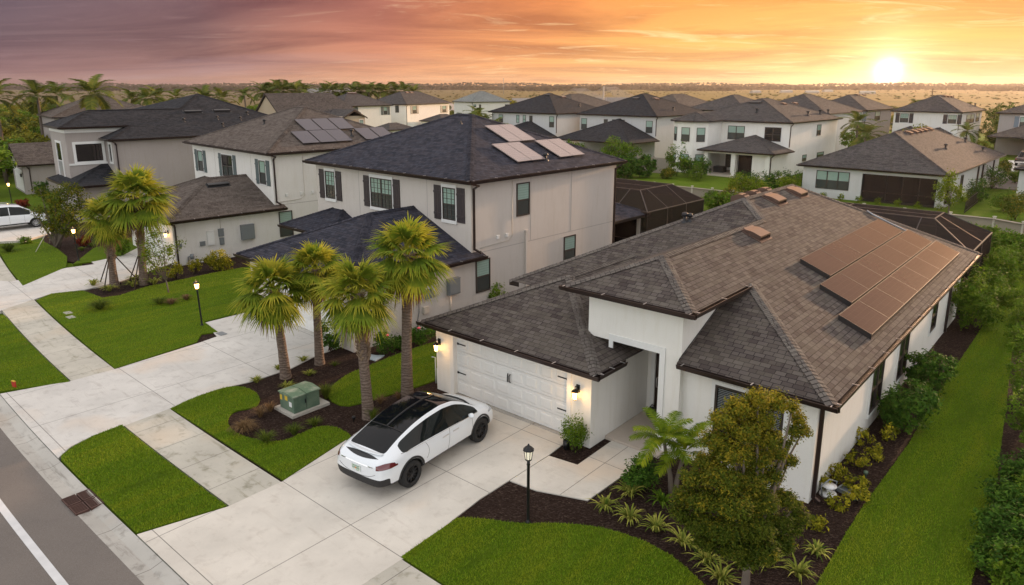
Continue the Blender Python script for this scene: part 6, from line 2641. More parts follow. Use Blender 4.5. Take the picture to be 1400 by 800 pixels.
def tuft(seed, n=60, h=.5, spread=.35, w=.012, droop=.5, base=.06):
    r = np.random.default_rng(seed)
    S = LeafSet()
    ph = r.uniform(0, 2 * math.pi, n)
    out = r.uniform(.15, 1, n) * spread
    hh = h * r.uniform(.6, 1.1, n)
    tt = np.linspace(0, 1, 5)
    h_ = np.stack([np.cos(ph), np.sin(ph), np.zeros(n)], 1)
    b = h_ * (base * r.random(n))[:, None]
    C = b[:, None] + h_[:, None] * (out[:, None] * tt ** 1.3)[:, :, None] + np.array([0, 0, 1]) * (hh[:, None] * (tt - droop * tt ** 3))[:, :, None]
    sd = np.stack([-np.sin(ph), np.cos(ph), np.zeros(n)], 1)
    q, k = strip_quads(C, sd, np.array([.7, 1, .85, .55, .05]) * w)
    S.quads(q, np.repeat(np.clip(r.normal(.5, .25, n), 0, 1), k))
    return S


def height_at(base, px, py):
    """height over the ground of a photo point standing above the world point `base`"""
    d = ray(px, py)
    t_ = base[1] / d[1]
    return CAM_H + d[2] * t_


def side_at(base, px, py):
    d = ray(px, py)
    t_ = base[1] / d[1]
    return d[0] * t_


def plant(name, loc, rz, label, cat, group=None):
    return empty(name, loc, rz, label, cat, group)


# ------------------------------------------------------------------ cabbage palms
CROWNS = [fan_crown(100 + k, 1.0, 42, 30, 7).build('crown', [M['sabal'], M['dead_leaf']]) for k in range(3)]
for o in CROWNS: o.name = 'crown_source'


def palm(bpx, cpx, Rpx, label, seed, tr=.155, boots=.4, crown=0, group='cabbage palms', dz=0.0, bx=None):
    base = G(*bpx)
    dep = base[1] * SC + 0
    d3 = math.hypot(base[1], 4)
    x = side_at(base, *cpx)
    z = height_at(base, *cpx)
    px2m = (base[1] * SC + (CAM_H - z) * SS) / F_PX
    R = Rpx * px2m * 0.99
    root = plant('cabbage_palm', (base[0], base[1], 0), 0, label, 'palm tree', group)
    top = (x - base[0], 0, z)
    r = random.Random(seed)
    mb = MB()
    n = 26
    pts, rr = [], []
    for i in range(n + 1):
        f = i / n
        pts.append((top[0] * (f ** 1.4), 0.03 * math.sin(f * 3 + seed), (z + .05) * f - .1 * (1 - f)))
        rr.append(tr * (1.12 - .25 * f + (.35 * (1 - f) ** 8)) * (1 + .025 * r.uniform(-1, 1)))
    mb.tube(pts, rr, 14)
    mb.build('trunk', M['trunk'], root)
    # criss-cross boots of old leaf stalks
    if boots > 0:
        bo = MB()
        h0 = z * (1 - boots)
        k = 0
        nb = int((z - h0) / .055)
        for i in range(nb):
            zz = h0 + (z - h0) * i / nb
            f = zz / z
            cx_ = top[0] * f ** 1.4
            for sgn in (0, 1, 2):
                an = k * 2.1 + sgn * 2.09 + r.uniform(-.25, .25)
                k += 1
                rt = tr * (.95 - .1 * f)
                c0 = Vector((cx_ + rt * math.cos(an), rt * math.sin(an), zz))
                tn = Vector((-math.sin(an), math.cos(an), 0)) * (.5 if (i + sgn) % 2 else -.5)
                d_ = (Vector((math.cos(an), math.sin(an), 0)) * .42 + Vector((0, 0, 1)) + tn).normalized()
                l_ = r.uniform(.14, .26)
                rot = d_.to_track_quat('Z', 'Y').to_matrix()
                bo.obox(c0 + d_ * l_ / 2, .032, .012, l_ / 2, rot)
        bo.build('leaf_boots', M['boot'], root)
    src = CROWNS[crown]
    c = src.copy()
    c.name = 'crown'
    COL.objects.link(c)
    c.parent = root
    c.location = (top[0], 0, z)
    c.scale = (R, R, R)
    c.rotation_euler = (0, 0, seed * 1.3)
    return root


palm((390.5, 517), (373, 396), 56, 'cabbage palm nearest the second driveway, leftmost of the four front palms', 1, .15, .36, 0)
palm((437, 498), (431, 370), 49, 'golden-tipped cabbage palm partly hidden behind its three neighbours', 2, .14, .25, 1)
palm((504, 572), (488, 403), 59, 'cabbage palm with a thick cuff of criss-cross leaf boots below its crown', 3, .15, .52, 2)
palm((557, 543), (557, 350), 63, 'tallest cabbage palm, smooth trunk and a brown skirt of dead leaves', 4, .165, .13, 0)
p5 = palm((157, 390), (145, 299), 38, 'shorter braced cabbage palm with criss-cross boots beside the third driveway', 5, .17, .62, 1)
p6 = palm((197, 389), (188, 270), 50, 'taller braced cabbage palm in front of the brown-roofed white house', 6, .17, .55, 2)
for p in (p5, p6):
    mb = MB()
    for k in range(3):
        an = .6 + k * 2.09
        mb.tube([(1.15 * math.cos(an), 1.15 * math.sin(an), 0), (.16 * math.cos(an), .16 * math.sin(an), 1.55)], .03, 5)
    b_ = mb.build('brace', M['stake'])
    tag(b_, 'three dark timber braces propping the shorter leaning palm' if p is p5 else 'three dark timber braces propping the taller palm', 'brace')
    b_.name = 'tree_brace'
    b_.location = p.location
for o in CROWNS: bpy.data.objects.remove(o)

# ------------------------------------------------------------------ trees with leafy crowns


def tree(name, bpx, blobs_px, n, size, mat, label, cat='tree', group=None, r0=.08, clump=.2, seed=1, depth=None, trunks=1, nclump=None, base=None, hollow=.5, barkm=None, flat=.5, gold=0.0, rk=1.0):
    """blobs_px: (px, py, rpx, depth offset m [, ry factor])"""
    base = base or G(*bpx)
    root = plant(name, (base[0], base[1], 0), 0, label, cat, group)
    bl = []
    for b in blobs_px:
        off = b[3] if len(b) > 3 else 0
        bb = (base[0], base[1] + off, 0)
        x, z = side_at(bb, b[0], b[1]), height_at(bb, b[0], b[1])
        k = (bb[1] * SC + (CAM_H - z) * SS) / F_PX
        rx = b[2] * k * rk
        rz = rx * (b[4] if len(b) > 4 else .8)
        z = max(z, rz * .7)
        bl.append((x - base[0], off, z, rx, rx, rz))
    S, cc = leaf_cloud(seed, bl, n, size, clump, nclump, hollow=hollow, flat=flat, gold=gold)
    S.build('crown', mat, root)
    mb = MB()
    tips = [(b[0], b[1], b[2]) for b in bl]
    if trunks == 1:
        zc = min(t_[2] for t_ in tips) * .6
        cx_ = np.mean([t_[0] for t_ in tips]) * .3
        mb.tube([(0, 0, -.1), (cx_ * .5, 0, zc * .5), (cx_, 0, zc)], [r0 * 1.3, r0, r0 * .85], 8)
        limbs(mb, (cx_, 0, zc), tips, r0 * .7, seed)
    else:
        for k in range(trunks):
            sub = tips[k::trunks]
            q = Vector((.1 * math.cos(k * 2.2), .1 * math.sin(k * 2.2), -.05))
            for t_ in sub: mb.tube([q, Vector(t_) * .45 + Vector((0, 0, .1)), t_], [r0, r0 * .7, .015], 6)
    rr = random.Random(seed)
    for b in bl[:24]:
        for _ in range(5):
            v = Vector((rr.gauss(0, 1), rr.gauss(0, 1), rr.gauss(0, 1))).normalized()
            mb.tube([(b[0], b[1], b[2]), (b[0] + v.x * b[3] * .9, b[1] + v.y * b[4] * .9, b[2] + v.z * b[5] * .9)], [.014, .005], 4)
    mb.build('trunk', barkm or M['bark'], root)
    return root


# the big layered tree in the front bed
bigblobs = [(1099, 588, 8, .9, .8), (1080, 628, 9, .7, .6), (1094, 708, 10, .4, .6), (1060, 548, 17, .5, .5), (1036, 543, 14, .2, .5), (1012, 556, 18, .2, .5), (988, 572, 17, 0, .5), (1084, 556, 11, .8, .6), (1093, 572, 8, .9, .8), (1086, 590, 8, .8, .9), (1072, 606, 9, .7, .6), (1040, 570, 18, .3, .55), (1016, 586, 22, .0, .5), (1046, 596, 20, .2, .5), (975, 600, 16, -.1, .5),
            (1000, 616, 24, -.2, .5), (1030, 624, 22, .2, .5), (1062, 618, 12, .5, .5), (968, 632, 18, -.1, .5), (946, 650, 15, -.2, .5), (985, 652, 25, -.4, .5), (1020, 655, 26, 0, .5), (1052, 648, 15, .4, .5), (1066, 636, 7, .7, .6), (935, 676, 15, -.2, .5), (962, 682, 23, -.4, .5), (1000, 688, 26, -.6, .5),
            (1040, 684, 24, -.1, .5), (1072, 680, 14, .3, .5), (1088, 692, 8, .5, .6), (930, 700, 12, -.3, .5), (955, 712, 20, -.4, .5), (990, 722, 24, -.6, .5), (1030, 720, 26, -.4, .5), (1066, 714, 18, .1, .5), (1085, 722, 9, .3, .5), (965, 738, 16, -.4, .5), (1000, 750, 18, -.6, .5), (1040, 750, 24, -.5, .45), (1070, 742, 14, -.1, .5), (1022, 766, 14, -.6, .4)]
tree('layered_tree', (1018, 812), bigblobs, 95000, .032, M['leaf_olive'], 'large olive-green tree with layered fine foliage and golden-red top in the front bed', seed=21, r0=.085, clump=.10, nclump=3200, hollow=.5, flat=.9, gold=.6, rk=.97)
tree('staked_tree', (78, 338), [(95, 262, 15, 0), (75, 270, 14, 0), (60, 285, 12, 0), (85, 290, 18, 0), (105, 285, 14, 0), (70, 305, 14, 0), (95, 310, 16, 0), (45, 290, 10, 0), (112, 270, 8, 0), (55, 262, 8, 0)], 6500, .075, M['leaf_olive'], 'spreading olive-brown tree with forked trunk held by guy stakes by the third driveway', seed=22, r0=.09, clump=.28, trunks=3)
mb = MB()
q0 = G(78, 338)
for k in range(3):
    an = .3 + 2.09 * k
    mb.tube([(q0[0] + 1.6 * math.cos(an), q0[1] + 1.6 * math.sin(an), 0), (q0[0] + .2 * math.cos(an), q0[1] + .2 * math.sin(an), 1.5)], .022, 5)
o = mb.build('tree_stake', M['beige_box'])
tag(o, 'pale guy stakes leaning on the olive-brown forked tree', 'stake')
tree('young_tree', (231, 401), [(210, 318, 12, 0), (205, 335, 14, 0), (218, 350, 16, 0), (208, 365, 13, 0), (232, 340, 10, 0), (200, 350, 10, 0), (225, 372, 10, 0), (246, 331, 7, 0), (215, 300, 7, 0)], 1900, .06, M['leaf_lime'], 'slender light green young tree with sparse airy leaves beside the white garage wall', seed=23, r0=.035, clump=.22, nclump=150, hollow=.2)
tree('young_tree', (1297, 290), [(1298, 245, 11, 0), (1290, 256, 10, 0), (1306, 258, 10, 0), (1285, 268, 9, 0), (1312, 270, 9, 0), (1300, 275, 9, 0), (1303, 236, 6, 0)], 1600, .11, M['leaf_lime'], 'thin light green young tree at the corner of the screened lanai', seed=24, r0=.06, clump=.35, nclump=120, hollow=.2)
tree('young_tree', (952, 246), [(952, 228, 6, 0), (946, 237, 6, 0), (958, 238, 6, 0), (951, 243, 7, 0)], 700, .12, M['leaf_mid'], 'small thin greyish tree on the lawn before the white terrace', seed=25, r0=.05, clump=.4, nclump=60, hollow=.2)
tree('garden_tree', (1018, 272), [(1010, 247, 12, 0), (1030, 252, 12, 0), (1020, 258, 14, 0), (1040, 258, 9, 0), (1002, 256, 8, 0)], 3000, .10, M['leaf_lime'], 'lime green spreading tree in the back garden behind the front bungalow roof', seed=26, r0=.06, clump=.3)
tree('garden_tree', (1000, 284), [(1000, 266, 13, 0), (988, 270, 10, 0), (1015, 268, 9, 0), (1000, 276, 12, 0)], 2600, .09, M['leaf_olive'], 'dark olive tree just left of the lime green one behind the bungalow roof', seed=27, r0=.06, clump=.3)
tree('bamboo_clump', (842, 232), [(838, 195, 9, 0), (848, 205, 12, 0), (862, 205, 12, 0), (870, 212, 10, 0), (835, 212, 10, 0), (852, 220, 14, 0), (868, 225, 10, 0), (828, 205, 6, 0)], 4500, .13, M['leaf_mid'], 'tall green bamboo and shrub clump in front of the slit-window house patio', seed=28, r0=.05, clump=.4)


# ------------------------------------------------------------------ shrubs
def shrub(bpx, w, h, mat, label, seed, n=1800, size=.05, name='shrub', group=None, base=None, clump=.12, lobes=5, hollow=.55, cat='shrub'):
    """w,h in metres"""
    base = base or G(*bpx)
    root = plant(name, (base[0], base[1], 0), 0, label, cat, group)
    r = random.Random(seed)
    bl = [(0, 0, h * .5, w * .38, w * .38, h * .45)]
    for k in range(lobes):
        an = k * 2.4 + r.uniform(-.4, .4)
        q = r.uniform(.2, .33) * w
        bl.append((q * math.cos(an), q * math.sin(an), h * r.uniform(.3, .72), w * r.uniform(.16, .26), w * r.uniform(.16, .26), h * r.uniform(.18, .3)))
    S, cc = leaf_cloud(seed, bl, n, size, clump, hollow=hollow)
    S.build('foliage', mat, root)
    mb = MB()
    for k in range(6):
        b = bl[k % len(bl)]
        mb.tube([(0.03 * k - .08, 0.02 * k - .05, -.03), (b[0] * .5, b[1] * .5, b[2] * .5), (b[0], b[1], b[2] + b[5] * .4)], [.02, .014, .006], 5)
    mb.build('stem', M['twig'], root)
    return root


SH = 'green hedge shrubs along the right-hand wall'
shrub((785, 616), .75, 1.15, M['leaf_mid'], 'slim upright shrub in the little bed beside the garage door', 31, 2600, .035)
shrub((880, 668), 1.0, .95, M['leaf_dark'], 'dark green shrub behind the small double-stemmed palm', 32, 1800, .045)
shrub((868, 668), .8, .55, M['leaf_dark'], 'low dark green shrub at the end of the entrance walk', 33, 1200, .045)
shrub((1236, 590), 1.75, 1.65, M['leaf_dark'], 'broad glossy shrub against the right wall, nearest of the pair below the windows', 34, 5200, .060, group=SH)
shrub((1266, 540), 1.6, 1.6, M['leaf_dark'], 'broad glossy shrub against the right wall, farther of the pair below the windows', 35, 4600, .060, group=SH)
shrub((1212, 572), .7, .9, M['leaf_mid'], 'small glossy shrub tucked under the first side window', 36, 900, .05)
for i, (x, y, w_, h_, lb) in enumerate(((1326, 452, 2.3, 2.3, 'tall bushy shrub nearest the camera in the row beyond the right wall'), (1345, 428, 2.2, 2.4, 'tall bushy shrub second in the row at the far right corner'), (1362, 404, 2.2, 2.5, 'tall bushy shrub third in the row beside the pool cage'),
                                     (1378, 382, 2.2, 2.1, 'tall bushy shrub last of the row beside the back hedge'))):
    shrub((x, y), w_, h_, M['leaf_mid'], lb, 40 + i, 4200, .075, group='tall shrubs at the far right corner', clump=.2)
EDGE = [(1400, 480, 2.0, 2.1, 'glossy shrub at the right edge, highest of the dense edge row', 'leaf_mid'), (1412, 520, 2.0, 2.0, 'glossy shrub at the right edge, second from the top of the edge row', 'leaf_mid'), (1408, 562, 2.0, 2.0, 'big rounded glossy shrub cut by the right edge, upper of two', 'leaf_mid'), (1414, 618, 2.0, 1.9, 'big rounded glossy shrub cut by the right edge, lower of two', 'leaf_mid'),
        (1404, 668, 1.5, 1.0, 'low dark leafy shrub below the rounded ones at the right edge', 'leaf_dark'), (1388, 706, 1.5, .95, 'low dark leafy shrub in the right edge bed, second', 'leaf_dark'), (1422, 712, 1.5, 1.2, 'low dark leafy shrub half outside the frame on the right', 'leaf_mid'), (1380, 746, 1.5, .9, 'low dark leafy shrub in the right edge bed, third', 'leaf_dark'),
        (1414, 765, 1.5, 1.1, 'low dark leafy shrub half outside the frame near the corner', 'leaf_dark'), (1374, 790, 1.5, .9, 'low dark leafy shrub touching the bottom right corner, left one', 'leaf_dark'), (1405, 812, 1.5, 1.0, 'low dark leafy shrub in the very bottom right corner', 'leaf_mid'), (1398, 440, 2.0, 1.9, 'shrub at the right edge beside the far side lawn', 'leaf_mid')]
for i, (x, y, w_, h_, lb, m_) in enumerate(EDGE):
    shrub((x, y), w_, h_, M[m_], lb, 50 + i, 4200, .052, group='shrubs along the right edge of the frame')
# crotons by the front right corner
CR = [(1176, 607, .55, .55, 'yellow croton against the wall below the downspout'), (1169, 638, .6, .45, 'yellow croton second from the corner of the wall'), (1195, 630, .5, .5, 'yellow croton at the lawn edge, upper one'), (1216, 604, .4, .5, 'small yellow croton beside the glossy shrub'),
      (1142, 655, .5, .45, 'yellow croton beside the white hose reel'), (1172, 671, .6, .4, 'yellow croton at the lawn edge, lower one'), (1126, 668, .4, .4, 'small yellow croton touching the house corner'), (1145, 695, .5, .35, 'yellow croton in the middle of the bed'), (1176, 688, .4, .4, 'small yellow croton beside the splash block'), (1115, 722, .45, .4, 'lowest yellow croton of the corner bed')]
for i, (x, y, w_, h_, lb) in enumerate(CR):
    shrub((x, y), w_ * 1.15, h_, M['leaf_croton'], lb, 60 + i, 420, .05, name='croton', group='yellow crotons at the house corner', clump=.09, hollow=.3)
shrub((300, 369), 1.5, 1.15, M['leaf_croton'], 'large yellow-green croton under the wall boxes of the white house', 71, 2200, .07, name='croton', clump=.15)
shrub((268, 373), .8, .8, M['leaf_croton'], 'small croton between gas meter and large croton', 72, 800, .06, name='croton')
shrub((240, 381), .8, .9, M['leaf_croton'], 'croton at the corner downspout of the white house', 73, 900, .06, name='croton')
shrub((166, 350), 1.1, 1.5, M['leaf_mid'], 'upright green shrub left of the white garage', 74, 1600, .07)
shrub((452, 480), .9, 1.3, M['leaf_dark'], 'dark upright shrub at the garage corner behind the palms', 75, 1700, .05)
for i, (x, y, w_, h_, lb) in enumerate(((527, 484, 1.1, .95, 'flowering shrub with a pink bloom between the palms'), (578, 469, 1.3, .8, 'flowering shrub with a pink bloom right of the tall palm'), (548, 476, .7, .5, 'low shrub between the two flowering shrubs'))):
    s_ = shrub((x, y), w_, h_, M['leaf_dark'], lb, 80 + i, 1600, .05)
    if i < 2:
        mb = MB()
        mb.lathe([(0, .02), (.05, .045), (.075, .02), (.04, -.02)], (.15 if i == 0 else -.1, -.3, h_ * .9), 8)
        mb.build('flower', M['petal'], s_)
shrub((670, 418), 1.5, 1.5, M['leaf_mid'], 'bright green shrub under the ground floor window of the grey house', 84, 2600, .065)
shrub((728, 388), 1.7, 1.25, M['leaf_lime'], 'bright green shrub showing over the bungalow roof at the drain cover', 85, 1800, .065)
shrub((35, 334), .9, .5, M['leaf_mid'], 'small leafy shrub on the lawn by the far drive', 86, 700, .06)
shrub((31, 285), 1.3, .8, M['leaf_red'], 'rust-red bromeliad shrub before the low gabled house', 87, 700, .12)
shrub((60, 272), 1.4, 1.7, M['leaf_dark'], 'dark shrub against the low gabled house', 88, 1600, .09)
shrub((56, 262), .9, 2.0, M['leaf_red'], 'dark red-leaved shrub between the gabled house and taupe house', 89, 900, .1)
shrub((115, 337), 1.0, .8, M['leaf_red'], 'dark red plant at the porch of the taupe house', 90, 500, .09)
BK = 'garden shrubs behind the houses'
for i, (x, y, w_, h_, m_, lb) in enumerate([
    (858, 240, 2.0, 1.5, 'leaf_lime', 'round lime green bush beside the dark back hedge'), (845, 242, 1.2, 1.0, 'leaf_lime', 'small lime bush left of the round lime bush'),
    (925, 240, 2.6, 4.0, 'leaf_mid', 'tall loose shrub left of the white bay'), (940, 240, 2.2, 2.2, 'leaf_dark', 'dark shrub under the bay, left one'), (958, 243, 2.4, 2.4, 'leaf_dark', 'dark shrub under the bay, right one'),
    (912, 243, 1.8, 1.0, 'leaf_olive', 'low olive shrub in the bed left of the bay'),
    (1018, 258, 2.6, 1.8, 'leaf_dark', 'dark hedge shrub before the terrace, leftmost'), (1040, 262, 2.8, 2.0, 'leaf_dark', 'dark hedge shrub before the terrace, second'), (1062, 262, 2.8, 2.1, 'leaf_dark', 'dark hedge shrub before the terrace, third'), (1084, 262, 2.6, 2.2, 'leaf_dark', 'dark hedge shrub before the terrace, rightmost'),
    (1080, 267, 2.4, 1.9, 'leaf_lime', 'bright green bush in front of the dark terrace hedge'),
    (1334, 277, 2.4, 2.2, 'leaf_dark', 'dark glossy bush on the right side of the lanai house'), (1356, 258, 3.0, 2.6, 'leaf_dark', 'large dark glossy bush farther along the lanai house'), (1372, 288, 2.0, 1.7, 'leaf_mid', 'bush at the corner bed of the right edge house'), (1388, 300, 2.2, 2.4, 'leaf_olive', 'olive bush at the right edge above the hedge'),
    (1372, 240, 1.8, 1.8, 'leaf_olive', 'bush beside the drive of the pickup'), (1388, 250, 2.0, 1.6, 'leaf_mid', 'bush right of the far side lawn'),
    (1340, 215, 3.5, 2.5, 'leaf_olive', 'olive bush behind the ridge of the lanai house'), (1360, 200, 3.5, 3.0, 'leaf_far_gold', 'golden green tree bush before the far grey house'), (1320, 225, 2.5, 2.5, 'leaf_olive', 'olive bush left of the golden one'),
    (1196, 186, 3.5, 2.6, 'leaf_mid', 'green bush beside the taupe house with blue shutters'), (760, 178, 3.0, 1.8, 'leaf_lime', 'bright bush behind the solar roof of the grey house')]):
    shrub((x, y), w_, h_, M[m_], lb, 100 + i, 1500, .13 if y < 250 else .1, group=BK, clump=.28)

# ------------------------------------------------------------------ lilies, grasses
LG = 'variegated lily clumps in the front bed'
lil = [(862, 678, 'variegated lily clump nearest the entrance walk'), (828, 696, 'variegated lily clump leftmost in the front bed'), (861, 712, 'variegated lily clump below the first pair'), (905, 690, 'greener lily clump at the foot of the double palm'), (897, 726, 'variegated lily clump in the middle of the curved row'),
       (933, 746, 'variegated lily clump left of the big tree'), (966, 770, 'variegated lily clump under the big tree on the left'), (986, 796, 'lowest variegated lily clump by the bottom edge'), (1050, 775, 'variegated lily clump right of the tree trunk'), (1012, 772, 'small lily clump hard against the tree trunk'),
       (1116, 757, 'lily clump in the right part of the bed'), (1091, 788, 'lily clump at the bottom right of the bed')]
src = None
for i, (x, y, lb) in enumerate(lil):
    b = G(x, y)
    k = .72 if i in (9, 10) else 1.0
    root = plant('lily_clump', (b[0], b[1], 0), i * 1.1, lb, 'plant', LG)
    tuft(200 + i, 46, .55 * k, .55 * k, .024, .62).build('leaves', M['lily'] if i != 3 else M['leaf_mid'], root)
for i, (x, y, lb) in enumerate(((128, 391, 'lily clump left of the braced palms'), (150, 398, 'lily clump in front of the shorter braced palm'), (182, 392, 'lily clump between the braced palms'), (185, 385, 'lily clump behind the gap between braced palms'), (211, 389, 'lily clump right of the taller braced palm'))):
    b = G(x, y)
    root = plant('lily_clump', (b[0], b[1], 0), i, lb, 'plant', 'lilies under the braced palms')
    tuft(230 + i, 60, .62, .62, .028, .6).build('leaves', M['lily'], root)
TG = [  # px, py, height, spread, blades, material, label
    (334, 590, .62, .55, 420, 'grassy_dry', 'arching tan fountain grass dome beside the transformer bed'),
    (356, 570, .55, .35, 160, 'grassy_dry', 'upright tan grass tuft left of the transformer'),
    (370, 562, .5, .3, 120, 'grassy_dry', 'smaller tan grass tuft touching the transformer'),
    (364, 606, .55, .45, 230, 'grassy', 'green grass tuft at the lower edge of the transformer bed'),
    (402, 594, .5, .38, 220, 'grassy', 'green grass tuft below the transformer pad'),
    (430, 582, .38, .34, 200, 'grassy', 'small green grass tuft right of the transformer pad'),
    (446, 545, .8, .42, 260, 'grassy', 'tall green grass tuft behind the transformer'),
    (393, 531, .32, .42, 90, 'lily', 'strappy plant at the upper corner of the transformer'),
    (423, 513, .28, .32, 70, 'lily', 'small strappy plant in the mulch between palms'),
    (351, 523, .32, .3, 70, 'lily', 'small strappy plant at the driveway edge, lower one'),
    (381, 506, .3, .28, 60, 'lily', 'small strappy plant at the first palm'),
    (415, 494, .3, .32, 70, 'lily', 'small strappy plant at the driveway edge, upper one'),
    (458, 500, .25, .3, 60, 'grassy', 'small plant right of the second palm'),
    (510, 575, .7, .3, 180, 'grassy', 'green fern tuft at the foot of the booted palm'),
    (520, 552, .5, .3, 110, 'grassy_dry', 'dry tuft behind the booted palm'),
    (545, 545, .4, .3, 90, 'grassy_dry', 'dry tuft at the foot of the tallest palm'),
    (137, 424, .75, .75, 520, 'grassy', 'broad dark green grass clump on the lawn beside the sidewalk'),
    (219, 417, .6, .5, 280, 'grassy', 'green grass clump at the foot of the young tree'),
    (234, 417, .5, .45, 240, 'grassy_dry', 'tan grass clump right of the young tree'),
    (255, 411, .5, .35, 180, 'grassy_dry', 'small tan grass clump farthest right at the young tree'),
    (12, 345, .95, .9, 520, 'grassy', 'big green grass clump at the far left edge'),
    (112, 343, .4, .5, 100, 'grassy', 'low tuft in the bed of the forked tree'),
    (125, 337, .4, .5, 100, 'grassy', 'second low tuft in the bed of the forked tree'),
    (1386, 245, 1.4, 1.2, 300, 'leaf_lime', 'rounded ornamental grass near the pickup drive'),
]
for i, (x, y, h_, s_, n_, m_, lb) in enumerate(TG):
    b = G(x, y)
    root = plant('grass_tuft', (b[0], b[1], 0), 0, lb, 'ornamental grass', 'ornamental grass tufts')
    wv = .006 if 'grassy' in m_ else .018
    if y < 430: wv *= 2
    tuft(260 + i, n_, h_, s_, wv, .75 if i == 0 else .5).build('leaves', M[m_], root)

# small feather palm with two stems in the front bed
b = G(918, 680)
root = plant('feather_palm', (b[0], b[1], 0), 0, 'small bright green feather palm with two grey stems by the entrance', 'palm tree')
for k, (cx_, cy_, sd_) in enumerate(((908, 603, 301), (936, 618, 302))):
    x, z = side_at(b, cx_, cy_) - b[0], height_at(b, cx_, cy_)
    mb = MB()
    mb.tube([(0 + .06 * k, 0, -.05), (x * .25 + .05 * k, 0, z * .4), (x * .8, 0, z * .8), (x, 0, z + .02)], [.075, .06, .045, .04], 10)
    mb.build('trunk', M['bark'], root)
    c = feather_crown(sd_, .98, 13, 34, 80, 12, .40, .55, .0115).build('crown', M['feather'], root)
    c.location = (x, 0, z)

# ------------------------------------------------------------------ street furniture and small things
def lamp_post(bpx, label, h=2.05, lit=True, lean=0.0, glass=None):
    b = G(*bpx)
    root = plant('lamp_post', (b[0], b[1], 0), 0.3, label, 'lamp post', 'black garden lamp posts')
    root.rotation_euler = (0, lean, .3)
    mb = MB()
    hp = h - .42
    mb.lathe([(.0, .0), (.075, 0.0), (.075, .05), (.045, .09), (.036, .14), (.036, hp - .12), (.045, hp - .10), (.036, hp - .06), (.036, hp), (.0, hp)], (0, 0, 0), 12)
    mb.build('pole', M['black'], root)
    mb = MB()
    mb.lathe([(.0, hp), (.05, hp), (.085, hp + .03), (.085, hp + .05), (.0, hp + .05)], (0, 0, 0), 8, smooth=False)
    mb.lathe([(.135, hp + .27), (.13, hp + .29), (.075, hp + .35), (.03, hp + .38), (.018, hp + .42), (.0, hp + .43)], (0, 0, 0), 8, smooth=False)
    mb.lathe([(.0, hp + .27), (.135, hp + .27)], (0, 0, 0), 8, smooth=False)
    for k in range(8):
        an = k * math.pi / 4
        mb.tube([(.078 * math.cos(an), .078 * math.sin(an), hp + .05), (.112 * math.cos(an), .112 * math.sin(an), hp + .27)], .008, 4)
    mb.build('lantern_frame', M['black'], root)
    g = MB()
    g.lathe([(.070, hp + .05), (.100, hp + .268)], (0, 0, 0), 8, smooth=False)
    go = g.build('lantern_glass', glass or (M['lamp_glass'] if lit else M['lamp_dim']), root)
    if lit:
        ld = bpy.data.lights.new('lamp_light', 'POINT')
        ld.energy = 6
        ld.color = (1.0, .56, .2)
        ld.shadow_soft_size = .08
        lo = bpy.data.objects.new('lamp_light', ld)
        COL.objects.link(lo)
        lo.parent = root
        lo.location = (0, 0, hp + .5)
    return root


M['lamp_dim'] = emit('lamp_glass_dim', (.8, .75, .6), .35)  # faint glow given to the glass of the unlit lamp
lamp_post((722, 716), 'unlit black lamp post in the mulch in front of the bungalow', lit=False)
lamp_post((276.5, 446), 'lit black lamp post on the lawn corner by the second driveway', lean=-.03)
lamp_post((108, 357), 'lit black lamp post in the mulch by the forked tree', lean=-.04)
lamp_post((17, 281), 'lit black lamp post behind the white people carrier', lean=-.03)

# green transformer on its concrete pad
M['trafo'] = None
t = NT('transformer_green')
o = t.coord()
c = t.mix(t.ramp(t.noise(o, 2.5, 6, .7), [(.4, (0, 0, 0)), (.65, (1, 1, 1))]), (0.075, 0.125, 0.085), (0.125, 0.18, 0.12))
M['trafo'] = t.set(c, .55)
t = NT('transformer_lid')
o = t.coord()
c = t.mix(t.ramp(t.noise(o, 2.2, 6, .65), [(.45, (0, 0, 0)), (.62, (1, 1, 1))]), (0.11, 0.18, 0.11), (0.30, 0.33, 0.25))
M['trafo_lid'] = t.set(c, .6)
M['yellow'] = paint('yellow_label', (.62, .42, .04), .5)
pA, pB, pC = np.array(G(376.4, 559)), np.array(G(400.3, 573.3)), np.array(G(451.2, 553.5))
an = math.atan2((pC - pB)[1], (pC - pB)[0])
e1 = unit((pC - pB)[:2])
L1 = np.linalg.norm((pC - pB)[:2])
e2 = np.array([-e1[1], e1[0]])
W1_ = float(np.linalg.norm((pA - pB)[:2]))
tag(slab('transformer_pad', [pB[:2], pB[:2] + e1 * L1, pB[:2] + e1 * L1 + e2 * W1_, pB[:2] + e2 * W1_], -.1, .09, M['pad']), 'square pale concrete pad carrying the green transformer cabinet', 'concrete pad')
for k_ in ('kind',):
    o_ = bpy.data.objects.get('transformer_pad')
    if k_ in o_: del o_[k_]
tr_ = empty('transformer', (pB[0], pB[1], .09), an, 'weathered green electrical transformer cabinet with pale streaked lid on a concrete pad', 'transformer')
mb = MB()
w0, w1, d0, d1, hh = .13, L1 - .30, .10, W1_ - .16, .52
mb.box(w0, w1, d0, d1, 0, hh)
mb.build('cabinet', M['trafo'], tr_, bevel=.012)
mb = MB()
wm = w0 + (w1 - w0) * .48
